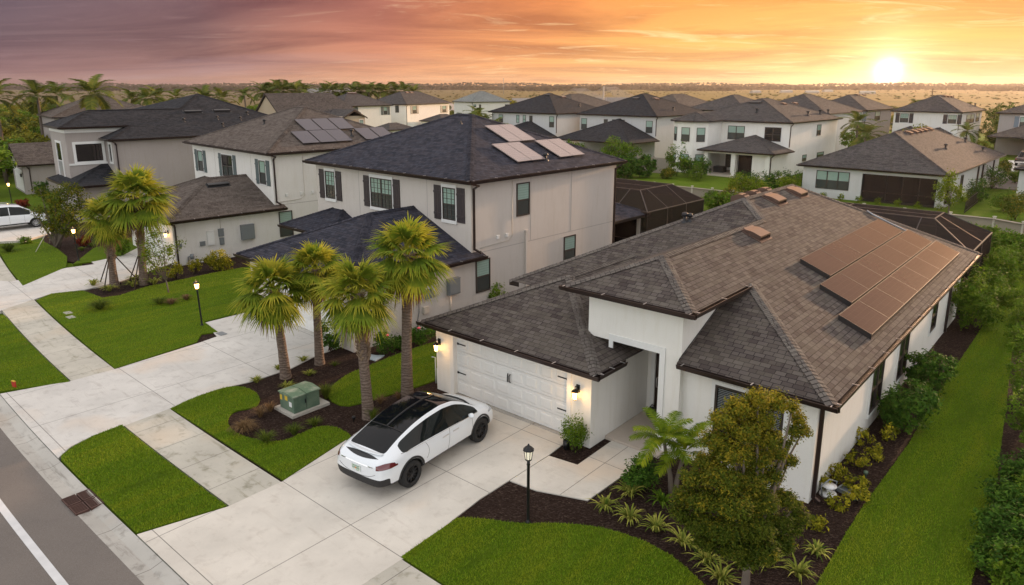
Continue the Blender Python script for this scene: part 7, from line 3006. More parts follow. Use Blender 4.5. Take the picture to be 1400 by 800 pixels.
for a0, a1 in ((w0 - .03, wm - .012), (wm + .012, w1 + .03)):
    mb.prism([(a0, d0 - .03), (a1, d0 - .03), (a1, d1 + .03), (a0, d1 + .03)], hh, hh + .035)
    mb.face([(a0, d0 - .03, hh + .036), (a1, d0 - .03, hh + .036), (a1, (d0 + d1) / 2, hh + .09), (a0, (d0 + d1) / 2, hh + .09)])
    mb.face([(a0, (d0 + d1) / 2, hh + .09), (a1, (d0 + d1) / 2, hh + .09), (a1, d1 + .03, hh + .036), (a0, d1 + .03, hh + .036)])
    for a in (a0, a1): mb.face([(a, d0 - .03, hh + .036), (a, (d0 + d1) / 2, hh + .09), (a, d1 + .03, hh + .036)])
mb.build('lid', M['trafo_lid'], tr_)
mb = MB()
mb.box(wm - .006, wm + .006, d0 - .004, d0, .03, hh - .02)
mb.box(wm - .05, wm - .03, d0 - .03, d0, .25, .38)
mb.build('door_gap', M['blackplastic'], tr_)
mb = MB()
mb.box(w0 - .004, w0 - .0005, d0 + .35, d0 + .50, .33, .48)
mb.box(w0 - .004, w0 - .0005, d1 - .14, d1 - .03, .28, .45)
mb.build('warning_label', M['yellow'], tr_)
mb = MB()
mb.box(w0 - .004, w0 - .0005, d0 + .12, d0 + .27, .18, .34)
mb.build('notice_label', M['trim'], tr_)

# kerb inlet grate in the gutter: four brown cast panels
M['grate'] = paint('rusty_grate', (.085, .042, .032), .8, .2, var=.4)
gc = arc(-9.12, -10.33)
gx = F1.loc((*G(115, 685)[:2], 0))
gr = empty('storm_grate', (*arc(gx[0], -10.34)[:2], -.045), F1.ang, 'rust-brown cast storm drain grate with four panels set in the street gutter', 'drain grate')
mb = MB()
mb.box(-.50, .50, -.33, .33, -.10, -.02)
mb.build('drain_pit', M['blackplastic'], gr)
for sx_ in (-1, 1):
    for sy_ in (-1, 1):
        mb = MB()
        x0, x1 = (-.49, -.02) if sx_ < 0 else (.02, .49)
        y0, y1 = (-.32, -.015) if sy_ < 0 else (.015, .32)
        mb.box(x0, x1, y0, y0 + .025, -.015, .06)
        mb.box(x0, x1, y1 - .025, y1, -.015, .06)
        mb.box(x0, x0 + .025, y0 + .026, y1 - .026, -.015, .058)
        mb.box(x1 - .025, x1, y0 + .026, y1 - .026, -.015, .058)
        for k in range(7):
            x = x0 + .05 + (x1 - x0 - .1) * k / 6
            mb.box(x - .014, x + .014, y0 + .026, y1 - .026, -.01, .052)
        mb.build('grate_panel', M['grate'], gr)

# little red marker sign
b = G(20, 531)
rs = empty('marker_sign', (b[0], b[1], 0), -.5, 'small red plastic marker box with yellow top on the roadside lawn', 'marker')
mb = MB()
mb.box(-.10, .10, -.02, .02, .05, .24)
mb.box(-.115, .115, -.03, .03, .235, .25)
mb.build('panel', M['red'], rs)
mb = MB()
for k in range(3): mb.box(-.09 + .065 * k, -.05 + .065 * k, -.03, .03, .252, .275)
mb.build('flag', M['yellow'], rs)
mb = MB()
mb.box(-.015, .015, -.01, .01, -.02, .05)
mb.build('stake', M['black'], rs)

# irrigation boxes, utility lid, paving scrap, pipes, hose reel, splash block
for i, (x, y, lb) in enumerate(((93, 429, 'flat pale irrigation box lid sunk in the lawn near the sidewalk'), (97, 435, 'second flat irrigation box lid just below the first'), (303, 457.5, 'flat grey meter box lid at the lawn tip beside the second driveway'))):
    b = G(x, y)
    mb = MB()
    mb.prism([(-.22, -.14), (.22, -.14), (.22, .14), (-.22, .14)], -.02, .055)
    for k in range(3): mb.box(-.18, .18, -.09 + .07 * k, -.06 + .07 * k, .0555, .06)
    o = mb.build('irrigation_box', M['pad'] if i < 2 else M['grey_box'])
    o.location = (b[0], b[1], 0)
    o.rotation_euler = (0, 0, -.7)
    tag(o, lb, 'ground box')
b = G(513, 490)
mb = MB()
r_ = random.Random(4)
out = [((.20 + .14 * (k % 2)) * math.cos(k * .7) * 1.2, (.20 + .14 * (k % 2)) * math.sin(k * .7)) for k in range(9)]
mb.prism(out, 0, .04)
M['bluewhite'] = paint('pale_plastic', (.45, .52, .56), .5)
o = mb.build('torn_sheet', M['bluewhite'])
o.location = (b[0], b[1], .01)
tag(o, 'ragged pale blue-white scrap lying on the mulch between the palms', 'scrap')
b = G(596, 524)
mb = MB()
mb.tube([(0, 0, 0), (0, 0, .95), (-.12, .02, .96)], .018, 6)
mb.tube([(.05, 0, 0), (.05, 0, .55)], .015, 6)
o = mb.build('riser_pipe', M['trim'])
o.location = (b[0], b[1], 0)
tag(o, 'thin white riser pipe standing at the left garage corner', 'pipe')
b = G(1132, 676)
hr = empty('hose_reel', (b[0], b[1], 0), .4, 'white round hose reel lying by the crotons at the house corner', 'hose reel')
mb = MB()
mb.lathe([(0, .03), (.2, .02), (.22, .0), (.2, .05), (.06, .06), (.06, .22), (.17, .23), (.19, .25), (.0, .27)], (0, 0, 0), 18)
mb.build('drum', M['trim'], hr)
mb = MB()
mb.tube([(-.2, 0, .02), (-.26, 0, .3), (0, 0, .42), (.26, 0, .3), (.2, 0, .02)], .018, 6)
mb.build('handle', M['grey_box'], hr)
b = G(1163, 676)
sbk = empty('splash_block', (b[0], b[1], 0), F1.ang + 1.35, 'grey concrete splash block under the downspout beside the crotons', 'splash block')
mb = MB()
mb.box(-.14, .14, -.3, .3, 0, .04)
mb.box(-.14, -.10, -.3, .3, .041, .10)
mb.box(.10, .14, -.3, .3, .041, .10)
mb.box(-.099, .099, .26, .3, .041, .10)
mb.build('trough', M['grey_box'], sbk)
b = G(774, 614)
mb = MB()
mb.lathe([(.0, 0), (.085, 0), (.095, .28), (.08, .28), (.075, .2), (0, .2)], (0, 0, 0), 12)
o = mb.build('plant_pot', M['black'])
o.location = (b[0], b[1], 0)
tag(o, 'small black pot left of the slim shrub by the garage', 'pot')
b = F1.w(.42, 2.75)
mb = MB()
mb.lathe([(0, 0), (.16, .0), (.2, .12), (.12, .26), (.0, .3)], (0, 0, 0), 10)
mb.tube([(-.15, 0, .2), (.0, .1, .34), (.2, .05, .2)], .02, 5)
o = mb.build('porch_pot', M['blackplastic'])
o.location = (b[0], b[1], .1)
tag(o, 'small dark wreath-like pot on the porch floor by the door', 'pot')
for i, (x, y, lb) in enumerate(((484, 576, 'small dark spotlight stake in the mulch behind the car'), (1183, 652, 'small green spotlight stake near the crotons'), (1168, 684, 'green-lidded valve cap at the tip of the croton bed'))):
    b = G(x, y)
    mb = MB()
    mb.lathe([(0, .0), (.03, .0), (.03, .08), (.06, .10), (.06, .16), (0, .17)], (0, 0, 0), 8)
    o = mb.build('garden_spotlight', M['trafo'] if i else M['black'])
    o.location = (b[0], b[1], 0)
    tag(o, lb, 'spotlight')

# fence along the backs
FP = [G(x_, y_, .93)[:2] for x_, y_ in ((700, 232), (790, 239), (870, 246.5), (920, 251.6), (974, 257), (1031.7, 262.6), (1130, 272.5), (1237, 284.5), (1300, 290), (1360, 296), (1400, 303), (1450, 313), (1530, 332))]
fn = empty('garden_fence', (FP[0][0], FP[0][1], 0), 0, 'long pale fence with capped posts running along the back gardens', 'fence')
M['post'] = paint('fence_post_pale', (.50, .46, .40), .6)
mb = MB()
o0 = np.array(FP[0])
for i in range(len(FP) - 1):
    a, b = np.array(FP[i]) - o0, np.array(FP[i + 1]) - o0
    L_ = np.linalg.norm(b - a)
    n = max(1, int(round(L_ / 2.6)))
    ang = math.atan2((b - a)[1], (b - a)[0])
    rot = Matrix.Rotation(ang, 3, 'Z')
    for k in range(n):
        p, q = a + (b - a) * k / n, a + (b - a) * (k + 1) / n
        m = (p + q) / 2
        mb.obox((m[0], m[1], .36), L_ / n / 2 - .06, .025, .36, rot)
        mb.obox((m[0], m[1], .76), L_ / n / 2 - .05, .16, .02, rot)
        pp = MB()
        pp.obox((p[0], p[1], .45), .07, .07, .45, rot)
        pp.obox((p[0], p[1], .925), .10, .10, .025, rot)
        pp.build('fence_post', M['post'], fn)
M['vinyl'] = paint('fence_vinyl', (.27, .235, .19), .7)
mb.build('fence_panel', M['vinyl'], fn)
# short black picket fence beside the lanai house
fa, fb = np.array(G(1318, 292)), np.array(G(1344, 271))
pf_ = empty('picket_fence', (fa[0], fa[1], 0), math.atan2((fb - fa)[1], (fb - fa)[0]), 'short black metal picket fence beside the lanai house lawn', 'fence')
L_ = np.linalg.norm((fb - fa)[:2])
mb = MB()
for k in range(int(L_ / .12) + 1): mb.box(k * .12 - .01, k * .12 + .01, -.01, .01, 0, 1.1)
for z in (.15, 1.0): mb.box(0, L_, -.018, .018, z, z + .04)
mb.build('pickets', M['black'], pf_)
# light panel gate left of the bay
fa = np.array(G(893, 236))
g_ = empty('garden_gate', (fa[0], fa[1], 0), -.75, 'pale grey solid garden gate between two back gardens', 'gate')
mb = MB()
mb.box(-2.2, 2.2, -.03, .03, 0, 1.8)
for k in (-2.25, 0, 2.25): mb.box(k - .07, k + .07, -.07, .07, 0, 1.95)
mb.build('panel', M['vinyl'], g_)


# hedges
def hedge(p0, p1, w, h, n, mat, label, seed, size=.12, bumpy=.25):
    a, b = np.array(p0), np.array(p1)
    L_ = np.linalg.norm(b - a)
    root = empty('hedge', (a[0], a[1], 0), math.atan2((b - a)[1], (b - a)[0]), label, 'hedge', 'clipped hedges')
    r = random.Random(seed)
    k = max(2, int(L_ / (w * .8)))
    bl = [(L_ * (i + .5) / k, 0, h * .52, w * .62, w * .5, h * .5 * r.uniform(1 - bumpy * .4, 1 + bumpy * .3)) for i in range(k)]
    S, cc = leaf_cloud(seed, bl, n, size, .22, hollow=.75)
    S.build('foliage', mat, root)
    mb = MB()
    for i in range(k * 2): mb.tube([(L_ * (i + .5) / (2 * k), 0, -.05), (L_ * (i + .5) / (2 * k) + .05, .03, h * .8)], [.03, .01], 5)
    mb.build('stem', M['twig'], root)
    return root


hedge(G(968, 263, 1.4)[:2], G(1075, 277, 1.4)[:2], 1.3, 1.5, 7000, M['leaf_mid'], 'long green hedge behind the pool cage of the grey house', 400)
hedge(G(1290, 304, 1.5)[:2], G(1430, 330, 1.5)[:2], 1.5, 1.6, 13000, M['leaf_mid'], 'long green hedge in front of the fence at the right edge', 401)
hedge(G(842, 243)[:2], G(893, 241)[:2], 2.2, 2.4, 6000, M['leaf_dark'], 'dark tall hedge below the slit-window house', 402, .16)
hedge(G(-25, 222)[:2], G(44, 212)[:2], 2.4, 2.0, 4500, M['leaf_mid'], 'clipped bright hedge at the far left, lower row', 403, .18, .1)
hedge(G(-20, 205)[:2], G(60, 196)[:2], 2.6, 2.2, 4500, M['leaf_mid'], 'clipped bright hedge at the far left, middle row', 404, .2, .1)
hedge(G(-20, 245)[:2], G(16, 238)[:2], 2.2, 2.2, 3500, M['leaf_mid'], 'clipped bright hedge at the far left, nearest row', 405, .17, .1)
for i in range(8):
    p = F8.w(-11.2 + 1.55 * i, -.9)
    root = plant('box_bush', p, 0, ['little clipped bush first from the left below the lanai house', 'little clipped bush second from the left below the lanai house', 'little clipped bush under the triple window, right of centre', 'little clipped bush at the left end of the screened lanai', 'little clipped bush before the lanai, left of centre', 'little clipped bush before the lanai centre', 'little clipped bush before the lanai, right part', 'little clipped bush at the lanai corner pillar'][i], 'bush', 'little bushes along the lanai house')
    leaf_cloud(420 + i, [(0, 0, .25, .28, .28, .28)], 160, .09, .1)[0].build('foliage', M['leaf_lime'], root)

# ------------------------------------------------------------------ distant palms and trees
FARP = [feather_crown(500 + k, 3.3, 14, 26, 84, -5, .42, .62, .030).build('crown', M['feather_far']) for k in range(3)]
for o in FARP: o.name = 'crown_src'


def far_palm(px, ytop, ybase_or_depth, label, k, s=1.0, group='tall feather palms in the distance'):
    """crown top at (px,ytop), at a given depth in metres"""
    dep = ybase_or_depth
    x = (px - CX) / F_PX * dep / SC
    b = (x, dep)
    z = max(3.5, height_at(b, px, ytop) - 2.0 * s)
    root = plant('feather_palm', (x, dep, -.1), k * 1.7, label, 'palm tree', group)
    mb = MB()
    mb.tube([(0, 0, 0), (.15 * math.sin(k), .1, z * .5), (0, 0, z)], [.26 * s, .2 * s, .15 * s], 7)
    mb.build('trunk', M['bark'], root)
    c = FARP[k % 3].copy()
    c.name = 'crown'
    COL.objects.link(c)
    c.parent = root
    c.location = (0, 0, z)
    c.scale = (s, s, s)
    c.rotation_euler = (0, 0, k * .9)
    return root


FPL = [(27, 110, 98, 1.15, 'leftmost tall feather palm against the purple sky'), (83, 109, 100, 1.1, 'tall feather palm second from the left on the horizon'), (108, 112, 108, .95, 'feather palm just right of the second tall one'),
       (155, 104, 92, 1.15, 'tallest feather palm above the brown roofs'), (205, 121, 120, .85, 'low feather palm right of the tallest one'), (225, 118, 118, .95, 'feather palm over the charcoal roof, left of a pair'), (238, 118, 124, .95, 'feather palm over the charcoal roof, right of a pair'), (263, 121, 130, .8, 'small feather palm behind the dark peak'),
       (300, 117, 118, 1.0, 'spiky feather palm right of the dark peak'), (322, 121, 122, .9, 'feather palm in front of the green thicket'), (352, 119, 150, .8, 'small palm left of the beige gable'),
       (378, 112, 160, 1.15, 'palm at the left end of the row over the beige gable'), (389, 110, 165, 1.2, 'second palm of the row over the beige gable'), (399, 109, 160, 1.2, 'third palm of the row over the beige gable'), (409, 110, 165, 1.2, 'fourth palm of the row over the beige gable'), (420, 111, 160, 1.1, 'fifth palm of the row over the beige gable'), (431, 112, 168, 1.1, 'last palm of the row over the beige gable'),
       (458, 112, 175, 1.2, 'palm left of the first white far roof'), (468, 112, 180, 1.2, 'palm above the first white far roof'), (478, 114, 176, 1.0, 'palm right above the first white far roof'),
       (494, 112, 180, 1.15, 'palm between the two white far roofs, first'), (504, 113, 184, 1.1, 'palm between the two white far roofs, second'), (514, 112, 180, 1.2, 'palm between the two white far roofs, third'), (525, 112, 186, 1.2, 'palm between the two white far roofs, fourth'), (536, 113, 182, 1.1, 'palm behind the second white far roof, left'), (549, 112, 186, 1.2, 'palm behind the second white far roof, middle'), (560, 112, 182, 1.1, 'palm behind the second white far roof, right'), (573, 116, 190, 1.0, 'last low palm of the centre row')]
for i, (x, y, dep, s_, lb) in enumerate(FPL): far_palm(x, y, dep, lb, i, s_)
for i, (x, y, dep, s_, lb) in enumerate([(1153, 151, 88, .75, 'golden green palm between the white house and the taupe house, upper'), (1166, 165, 84, .85, 'green palm between the white house and the taupe house, lower'), (1228, 134, 140, .8, 'palm standing on the edge of the golden field'), (1298, 167, 98, .62, 'small palm crown peeping over the lanai house ridge'),
                                         (645, 152, 108, .9, 'sunlit palm behind the dark blue roof, first'), (662, 154, 112, .8, 'sunlit palm behind the dark blue roof, second'), (676, 160, 104, .8, 'sunlit palm behind the dark blue roof, third'), (655, 145, 116, .8, 'sunlit palm behind the dark blue roof, rear')]):
    far_palm(x, y, dep, lb, 40 + i, s_, 'feather palms among the back gardens')
for o in FARP: bpy.data.objects.remove(o)

# broadleaf trees and bushes: a handful of crowns, copied one by one
SRC = []
for k in range(5):
    r_ = random.Random(k)
    bl = [(0, 0, 2.6, 1.5, 1.5, 1.3)] + [(r_.uniform(-1.5, 1.5), r_.uniform(-1.5, 1.5), r_.uniform(1.6, 3.4), r_.uniform(.7, 1.1), r_.uniform(.7, 1.1), r_.uniform(.6, .9)) for _ in range(6)]
    e_ = leaf_cloud(600 + k, bl, 1500, .20, .38, hollow=.6)[0].build('crown', M[('leaf_far', 'leaf_far', 'leaf_far_gold', 'leaf_mid', 'leaf_olive')[k]])
    mb = MB()
    mb.tube([(0, 0, -.2), (.05, .05, 1.2), (0, 0, 2.2)], [.14, .11, .07], 6)
    for b_ in bl[1:]: mb.tube([(0, 0, 1.2), (b_[0] * .6, b_[1] * .6, b_[2] * .8), b_[:3]], [.07, .05, .02], 5)
    t_ = mb.build('trunk', M['bark'])
    SRC.append((e_, t_))


def far_tree(x, y, s, k, label, group, sz=None, name='broadleaf_tree'):
    root = plant(name, (x, y, -.12), x * 7 % 6, label, 'tree', group)
    for o_, nm in zip(SRC[k], ('crown', 'trunk')):
        c = o_.copy()
        c.name = nm
        COL.objects.link(c)
        c.parent = root
    root.scale = (s, s, sz or s)
    return root


TGRP = 'trees of the green belt at the left'
r_ = random.Random(77)
cnt = 0
spots = []
tries = 0
while cnt < 160 and tries < 9000:
    tries += 1
    dep = r_.uniform(62, 235)
    px = r_.uniform(-60, 366)
    x = (px - CX) / F_PX * dep / SC
    # keep clear of the houses: only left of the taupe house or far behind it
    if px > 60 and dep < 112: continue
    if px > 60 and px < 350 and dep < 125: continue
    if dep < 76 and px > -5: continue
    if any((x - a) ** 2 + (dep - b) ** 2 < (16 if dep < 130 else 26) for a, b in spots): continue
    spots.append((x, dep))
    k = r_.choice([0, 2, 1, 2, 3, 4, 3])
    side = 'far end' if dep > 130 else ('middle' if dep > 95 else 'near end')
    kd = ('dark green', 'deep green', 'golden green', 'mid green', 'olive')[k]
    far_tree(x, dep, r_.uniform(1.0, 1.6) * (1 if dep < 130 else 1.35), k, '%s bushy tree in the %s of the left green belt, among others alike' % (kd, side), TGRP, r_.uniform(.8, 1.35))
    cnt += 1
lab2 = 'bushy tree in the distance behind the second row of houses, one of many alike'
for i in range(42):
    dep = r_.uniform(200, 330)
    px = r_.uniform(-60, 700)
    x = (px - CX) / F_PX * dep / SC
    far_tree(x, dep, r_.uniform(.9, 1.5), r_.choice([0, 1, 2]), lab2, 'trees in the middle distance', r_.uniform(.5, .8))
names = ['olive bush in the gap left of the golden field houses', 'bush under the golden field palm', 'bush right of the taupe house with blue shutters', 'dark tree beside the sunlit side wall', 'tall dark tree behind the sunlit side wall', 'bush row before the golden field, left', 'bush row before the golden field, right', 'bush left of the lone pole', 'bush in front of the sand area, left', 'bush in front of the sand area, right']
for i, (px, dep, s_, k_, lb) in enumerate(((690, 122, 1.0, 3, 'mid green tree behind the dark blue roof, right of the sunlit palms'), (632, 128, 1.0, 2, 'golden tree behind the dark blue roof, left of the sunlit palms'), (668, 132, 1.1, 1, 'deep green tree behind the sunlit palms'), (782, 96, .8, 3, 'green bush in the gap between the two slit-window houses'),
        (1148, 104, 1.0, 3, 'green tree at the far end of the large white house'), (1180, 100, .9, 2, 'golden bush between large white house and taupe house'), (1212, 100, .8, 0, 'dark bush in front of the golden field palm'),
        (1338, 118, 1.2, 1, 'deep green tree beyond the sunlit side wall'), (1358, 128, 1.3, 0, 'dark green tree on the field side of the right edge house'), (1372, 150, 1.4, 2, 'golden tree behind the right edge house'), (1112, 165, 1.1, 2, 'golden tree behind the grey roof peak'), (925, 165, 1.1, 0, 'dark tree behind the brown roofs'), (590, 175, 1.3, 3, 'green tree beside the silver roof'), (715, 170, 1.2, 2, 'golden tree right of the silver roof'))):
    far_tree((px - CX) / F_PX * dep / SC, dep, s_, k_, lb, 'trees between the rear houses', s_ * .9)
for i, (px, dep, s_) in enumerate(((1190, 140, 1.3), (1232, 128, 1.2), (1238, 104, 1.2), (1346, 150, 1.7), (1352, 132, 1.6), (1120, 150, 1.1), (1135, 146, 1.1), (1222, 150, .9), (700, 215, 1.6), (735, 200, 1.5))):
    x = (px - CX) / F_PX * dep / SC
    far_tree(x, dep, s_, 2 if i not in (3, 4) else 1, names[i], 'bushes at the edge of the field')
# scattered field bushes
for i in range(46):
    dep = r_.uniform(260, 900)
    px = r_.uniform(600, 1500)
    x = (px - CX) / F_PX * dep / SC
    far_tree(x, dep, r_.uniform(.5, 1.2), r_.choice([0, 1]), 'lone dark bush far out on the golden field, one of many alike', 'bushes scattered over the golden field', r_.uniform(.35, .7))
for e_, t_ in SRC:
    bpy.data.objects.remove(e_)
    bpy.data.objects.remove(t_)

# low scrub that breaks up the plain
S = LeafSet()
q_ = np.random.default_rng(801)
cx_ = q_.uniform(-900, 1100, 420)
cy_ = 250 + 1300 * q_.random(420) ** 1.6
ci_ = q_.integers(0, 420, 3600)
sp_ = q_.uniform(6, 34, 420) * (cy_ / 500 + .5)
X_ = cx_[ci_] + q_.normal(size=3600) * sp_[ci_] * 1.6
Y_ = cy_[ci_] + q_.normal(size=3600) * sp_[ci_] * .8
ok = (Y_ > 235)
X_, Y_ = X_[ok], Y_[ok]
n_ = len(X_)
P_ = np.stack([X_, Y_, q_.uniform(-.2, .9, n_)], 1)
s_ = q_.uniform(.5, 1.5, n_)
rt = unit(np.stack([np.ones(n_), q_.normal(0, .6, n_), q_.normal(0, .2, n_)], 1))
up = unit(np.stack([q_.normal(0, .3, n_), q_.normal(0, .3, n_), np.ones(n_)], 1))
S.quads(np.stack([P_ - rt * s_[:, None] * 1.6, P_ - up * s_[:, None] * .4, P_ + rt * s_[:, None] * 1.6, P_ + up * s_[:, None] * .5], 1), q_.random(n_))
M['scrub'] = leafmat('scrub', (.05, .045, .015), (.10, .08, .025), (.17, .13, .04), .1, .9)
tag(S.build('scrub', M['scrub']), 'low dark scrub and rushes scattered in patches over the golden plain', 'scrub', kind='stuff')

# the wood along the horizon
S = LeafSet()
q_ = np.random.default_rng(900)
M['wood'] = leafmat('horizon_wood', (.030, .026, .018), (.055, .044, .028), (.085, .066, .035), .1, .9)
for row, (d0, hgt, nn) in enumerate(((1750, 10, 9000), (1350, 6, 3600), (2300, 19, 9000))):
    X_ = q_.uniform(-1.05 * d0, 1.05 * d0, nn)
    env = (0.62 + .22 * np.sin(X_ / 210 + row) ** 2 + .16 * np.sin(X_ / 61 + 2 * row) ** 2)
    if row == 1:
        keep = np.sin(X_ / 130) + np.sin(X_ / 47) > .25
        X_, env = X_[keep], env[keep]
    n_ = len(X_)
    Y_ = d0 + 60 * np.sin(X_ / 300) + q_.uniform(-25, 25, n_)
    Z_ = q_.uniform(0, 1, n_) * hgt * env
    s = q_.uniform(2.0, 5.0, n_)
    up = unit(np.stack([q_.normal(0, .3, n_), q_.normal(0, .3, n_), np.ones(n_)], 1))
    rt = unit(np.stack([np.ones(n_), q_.normal(0, .8, n_), q_.normal(0, .3, n_)], 1))
    P_ = np.stack([X_, Y_, Z_], 1)
    S.quads(np.stack([P_ - rt * s[:, None] * 1.5, P_ - up * s[:, None] * .6, P_ + rt * s[:, None] * 1.5, P_ + up * s[:, None] * .7], 1), q_.random(n_))
tag(S.build('far_wood', M['wood']), 'low dark band of distant woodland along the whole horizon', 'woodland', kind='stuff')

# unfinished houses of the building land, grey trusses and block walls
M['block'] = paint('block_wall', (.34, .31, .29), .9, var=.15)
M['timber'] = paint('roof_timber', (.42, .34, .27), .8, var=.2)


def shell(px, dep, w, d, h, pitch, label, ang=-44, timber=True):
    x = (px - CX) / F_PX * dep / SC
    root = plant('house_shell', (x, dep, -.2), rad(ang), label, 'building site', 'unfinished houses on the building land')
    mb = MB()
    t_ = .2
    for a0, a1, b0, b1 in ((0, w, 0, t_), (0, w, d - t_, d), (0, t_, t_, d - t_), (w - t_, w, t_, d - t_)):
        mb.box(a0, a1, b0, b1, 0, h)
    mb.build('wall', M['block'], root)
    if timber:
        mb = MB()
        n = 12
        for i in range(n + 1):
            y = d * i / n
            k = min(1, min(i, n - i) / 3)
            pk = h + pitch * w / 2 * k
            for sg in (0, 1):
                p = (0 - .4, y, h) if sg == 0 else (w + .4, y, h)
                mb.tube([p, (w / 2 - (w / 2 + .4) * (1 - k) * (1 if sg == 0 else -1), y, pk)], .07, 4, smooth=False)
            mb.tube([(0, y, h), (w, y, h)], .05, 4, smooth=False)
        mb.build('roof_truss', M['timber'], root)
    return root


shell(752, 250, 13, 14, 6.0, .5, 'grey two-storey house shell with bare roof trusses left of the tall pole')
shell(790, 265, 15, 14, 6.0, .5, 'grey house shell with bare trusses right of the tall pole')
shell(826, 300, 9, 10, 3.0, .3, 'small dark shed-like shell on the sand right of the pole', timber=False)
shell(700, 400, 18, 12, 3.4, .3, 'long low block shell on the sand in the distance', timber=False)
shell(430, 330, 16, 14, 9.0, .2, 'tall grey block building shell behind the palms above the beige gable', timber=False)
shell(398, 340, 22, 14, 5.0, .2, 'long pale low building behind the palm row', timber=False)
mb = MB()
mb.box(0, 24, 0, 8, 0, 3.2)
mb.face([(0, 0, 3.2), (24, 0, 3.2), (24, 4, 5), (0, 4, 5)]); mb.face([(24, 8, 3.2), (0, 8, 3.2), (0, 4, 5), (24, 4, 5)])
barn_m = mb
M['shed'] = paint('shed_tin', (.40, .36, .31), .7)
for i, (px, dep, lb) in enumerate(((1152, 900, 'long white farm shed far off on the field, right'), (1082, 980, 'white farm shed far off on the field, centre'), (1050, 1050, 'small white farm shed far off on the field, left'), (1106, 1150, 'farthest white farm shed on the field'), (1013, 1000, 'white farm shed far off at the left of the field'))):
    x = (px - CX) / F_PX * dep / SC
    if i == 0:
        o = barn_m.build('farm_shed', M['shed'])
        ob = o
    else:
        o = ob.copy()
        COL.objects.link(o)
    o.location = (x, dep, -.2)
    o.rotation_euler = (0, 0, .2 * i - .2)
    o.scale = (.75, .75, .75)
    tag(o, lb, 'shed', 'farm sheds on the plain')
# poles and digger
for i, (px, y0, y1, dep, r0, lb, m_) in enumerate(((819, 160, 118, 165, .28, 'tall sunlit pole at the building land', 'timber'), (1246, 172, 121, 150, .12, 'thin dark pole on the golden field', 'twig'), (689, 118, 107, 900, .35, 'slender far mast on the horizon', 'grey_box'))):
    x = (px - CX) / F_PX * dep / SC
    zt_ = height_at((x, dep), px, y1)
    mb = MB()
    mb.tube([(0, 0, -.3), (0, 0, zt_)], [r0, r0 * .6], 6)
    mb.tube([(-.6 if i else -.3, 0, zt_ - .6), (.6 if i else .3, 0, zt_ - .6)], r0 * .4, 5)
    o = mb.build('utility_pole', M[m_])
    o.location = (x, dep, 0)
    tag(o, lb, 'pole')
M['digger'] = paint('digger_yellow', (.35, .18, .04), .5)
for i, (px, dep, lb) in enumerate(((632, 330, 'small tracked digger on the sand near the silver roof'), (866, 330, 'small tracked digger on the sand right of the house shells'), (853, 320, 'orange digger beside the other digger on the sand'))):
    x = (px - CX) / F_PX * dep / SC
    root = plant('digger', (x, dep, -.2), .5 * i, lb, 'digger', 'diggers on the building land')
    mb = MB()
    mb.box(-2, 2, -1.4, -.7, 0, .9)
    mb.box(-2, 2, .7, 1.4, 0, .9)
    mb.build('track', M['blackplastic'], root)
    mb = MB()
    mb.box(-1.8, 1.4, -1.2, 1.2, 1.0, 2.0)
    mb.box(.2, 1.4, -1.2, 0, 2.0, 3.0)
    mb.build('cab', M['digger'], root)
    mb = MB()
    mb.tube([(1.4, 0, 1.6), (3.2, 0, 4.0), (5.0, 0, 3.0), (5.2, 0, 1.0)], .22, 5)
    mb.build('arm', M['digger'], root)
# cattle-like specks are left to the bushes; dusty air
t = NT('haze')
t.t.nodes.remove(t.b)
pv_ = t.n('ShaderNodeVolumePrincipled')
pv_.inputs['Color'].default_value = (.95, .86, .78, 1)
pv_.inputs['Density'].default_value = HAZE
pv_.inputs['Anisotropy'].default_value = .55
t.l(pv_.outputs[0], [n for n in t.t.nodes if n.type == 'OUTPUT_MATERIAL'][0].inputs['Volume'])
if HAZE > 0:
    mb = MB()
    mb.box(-3200, 3200, -120, 3200, -1.3, 42)
    hz = mb.build('haze', t.m)
    tag(hz, 'thin warm evening haze over the plain', 'haze', kind='stuff')

# ------------------------------------------------------------------ sky, sun, render settings
SUN_AZ, SUN_EL = 45.0, 6.0          # lamp: degrees right of the view axis, height
VIS_AZ, VIS_EL = 27.2, 1.0
w = bpy.data.worlds.new('World')
scene.world = w
w.use_nodes = True
nt = w.node_tree
for n in list(nt.nodes): nt.nodes.remove(n)


def N(kind, **kw):
    x = nt.nodes.new(kind)
    for k, v in kw.items(): setattr(x, k, v)
    return x


def L(a, b): nt.links.new(a, b)


def MT(op, a, b=None, clamp=False):
    x = N('ShaderNodeMath', operation=op)
    x.use_clamp = clamp
    for i, v in enumerate((a, b)):
        if v is None: continue
        if isinstance(v, (int, float)): x.inputs[i].default_value = v
        else: L(v, x.inputs[i])
    return x.outputs[0]


def RAMP(f, stops, interp='LINEAR'):
    r = N('ShaderNodeValToRGB')
    r.color_ramp.interpolation = interp
    e = r.color_ramp.elements
    while len(e) < len(stops): e.new(.5)
    for i, (p, c) in enumerate(stops):
        e[i].position = p
        e[i].color = (*c, 1)
    L(f, r.inputs[0])
    return r.outputs[0]


def MIX(f, a, b, mode='MIX'):
    x = N('ShaderNodeMix', data_type='RGBA', blend_type=mode)
    for s, v in ((0, f), (6, a), (7, b)):
        if isinstance(v, (int, float)): x.inputs[s].default_value = v
        elif isinstance(v, tuple): x.inputs[s].default_value = (*v, 1)
        else: L(v, x.inputs[s])
    return x.outputs[2]


def MR(v, a, b):
    x = N('ShaderNodeMapRange')
    x.inputs['From Min'].default_value = a
    x.inputs['From Max'].default_value = b
    L(v, x.inputs['Value'])
    return x.outputs[0]


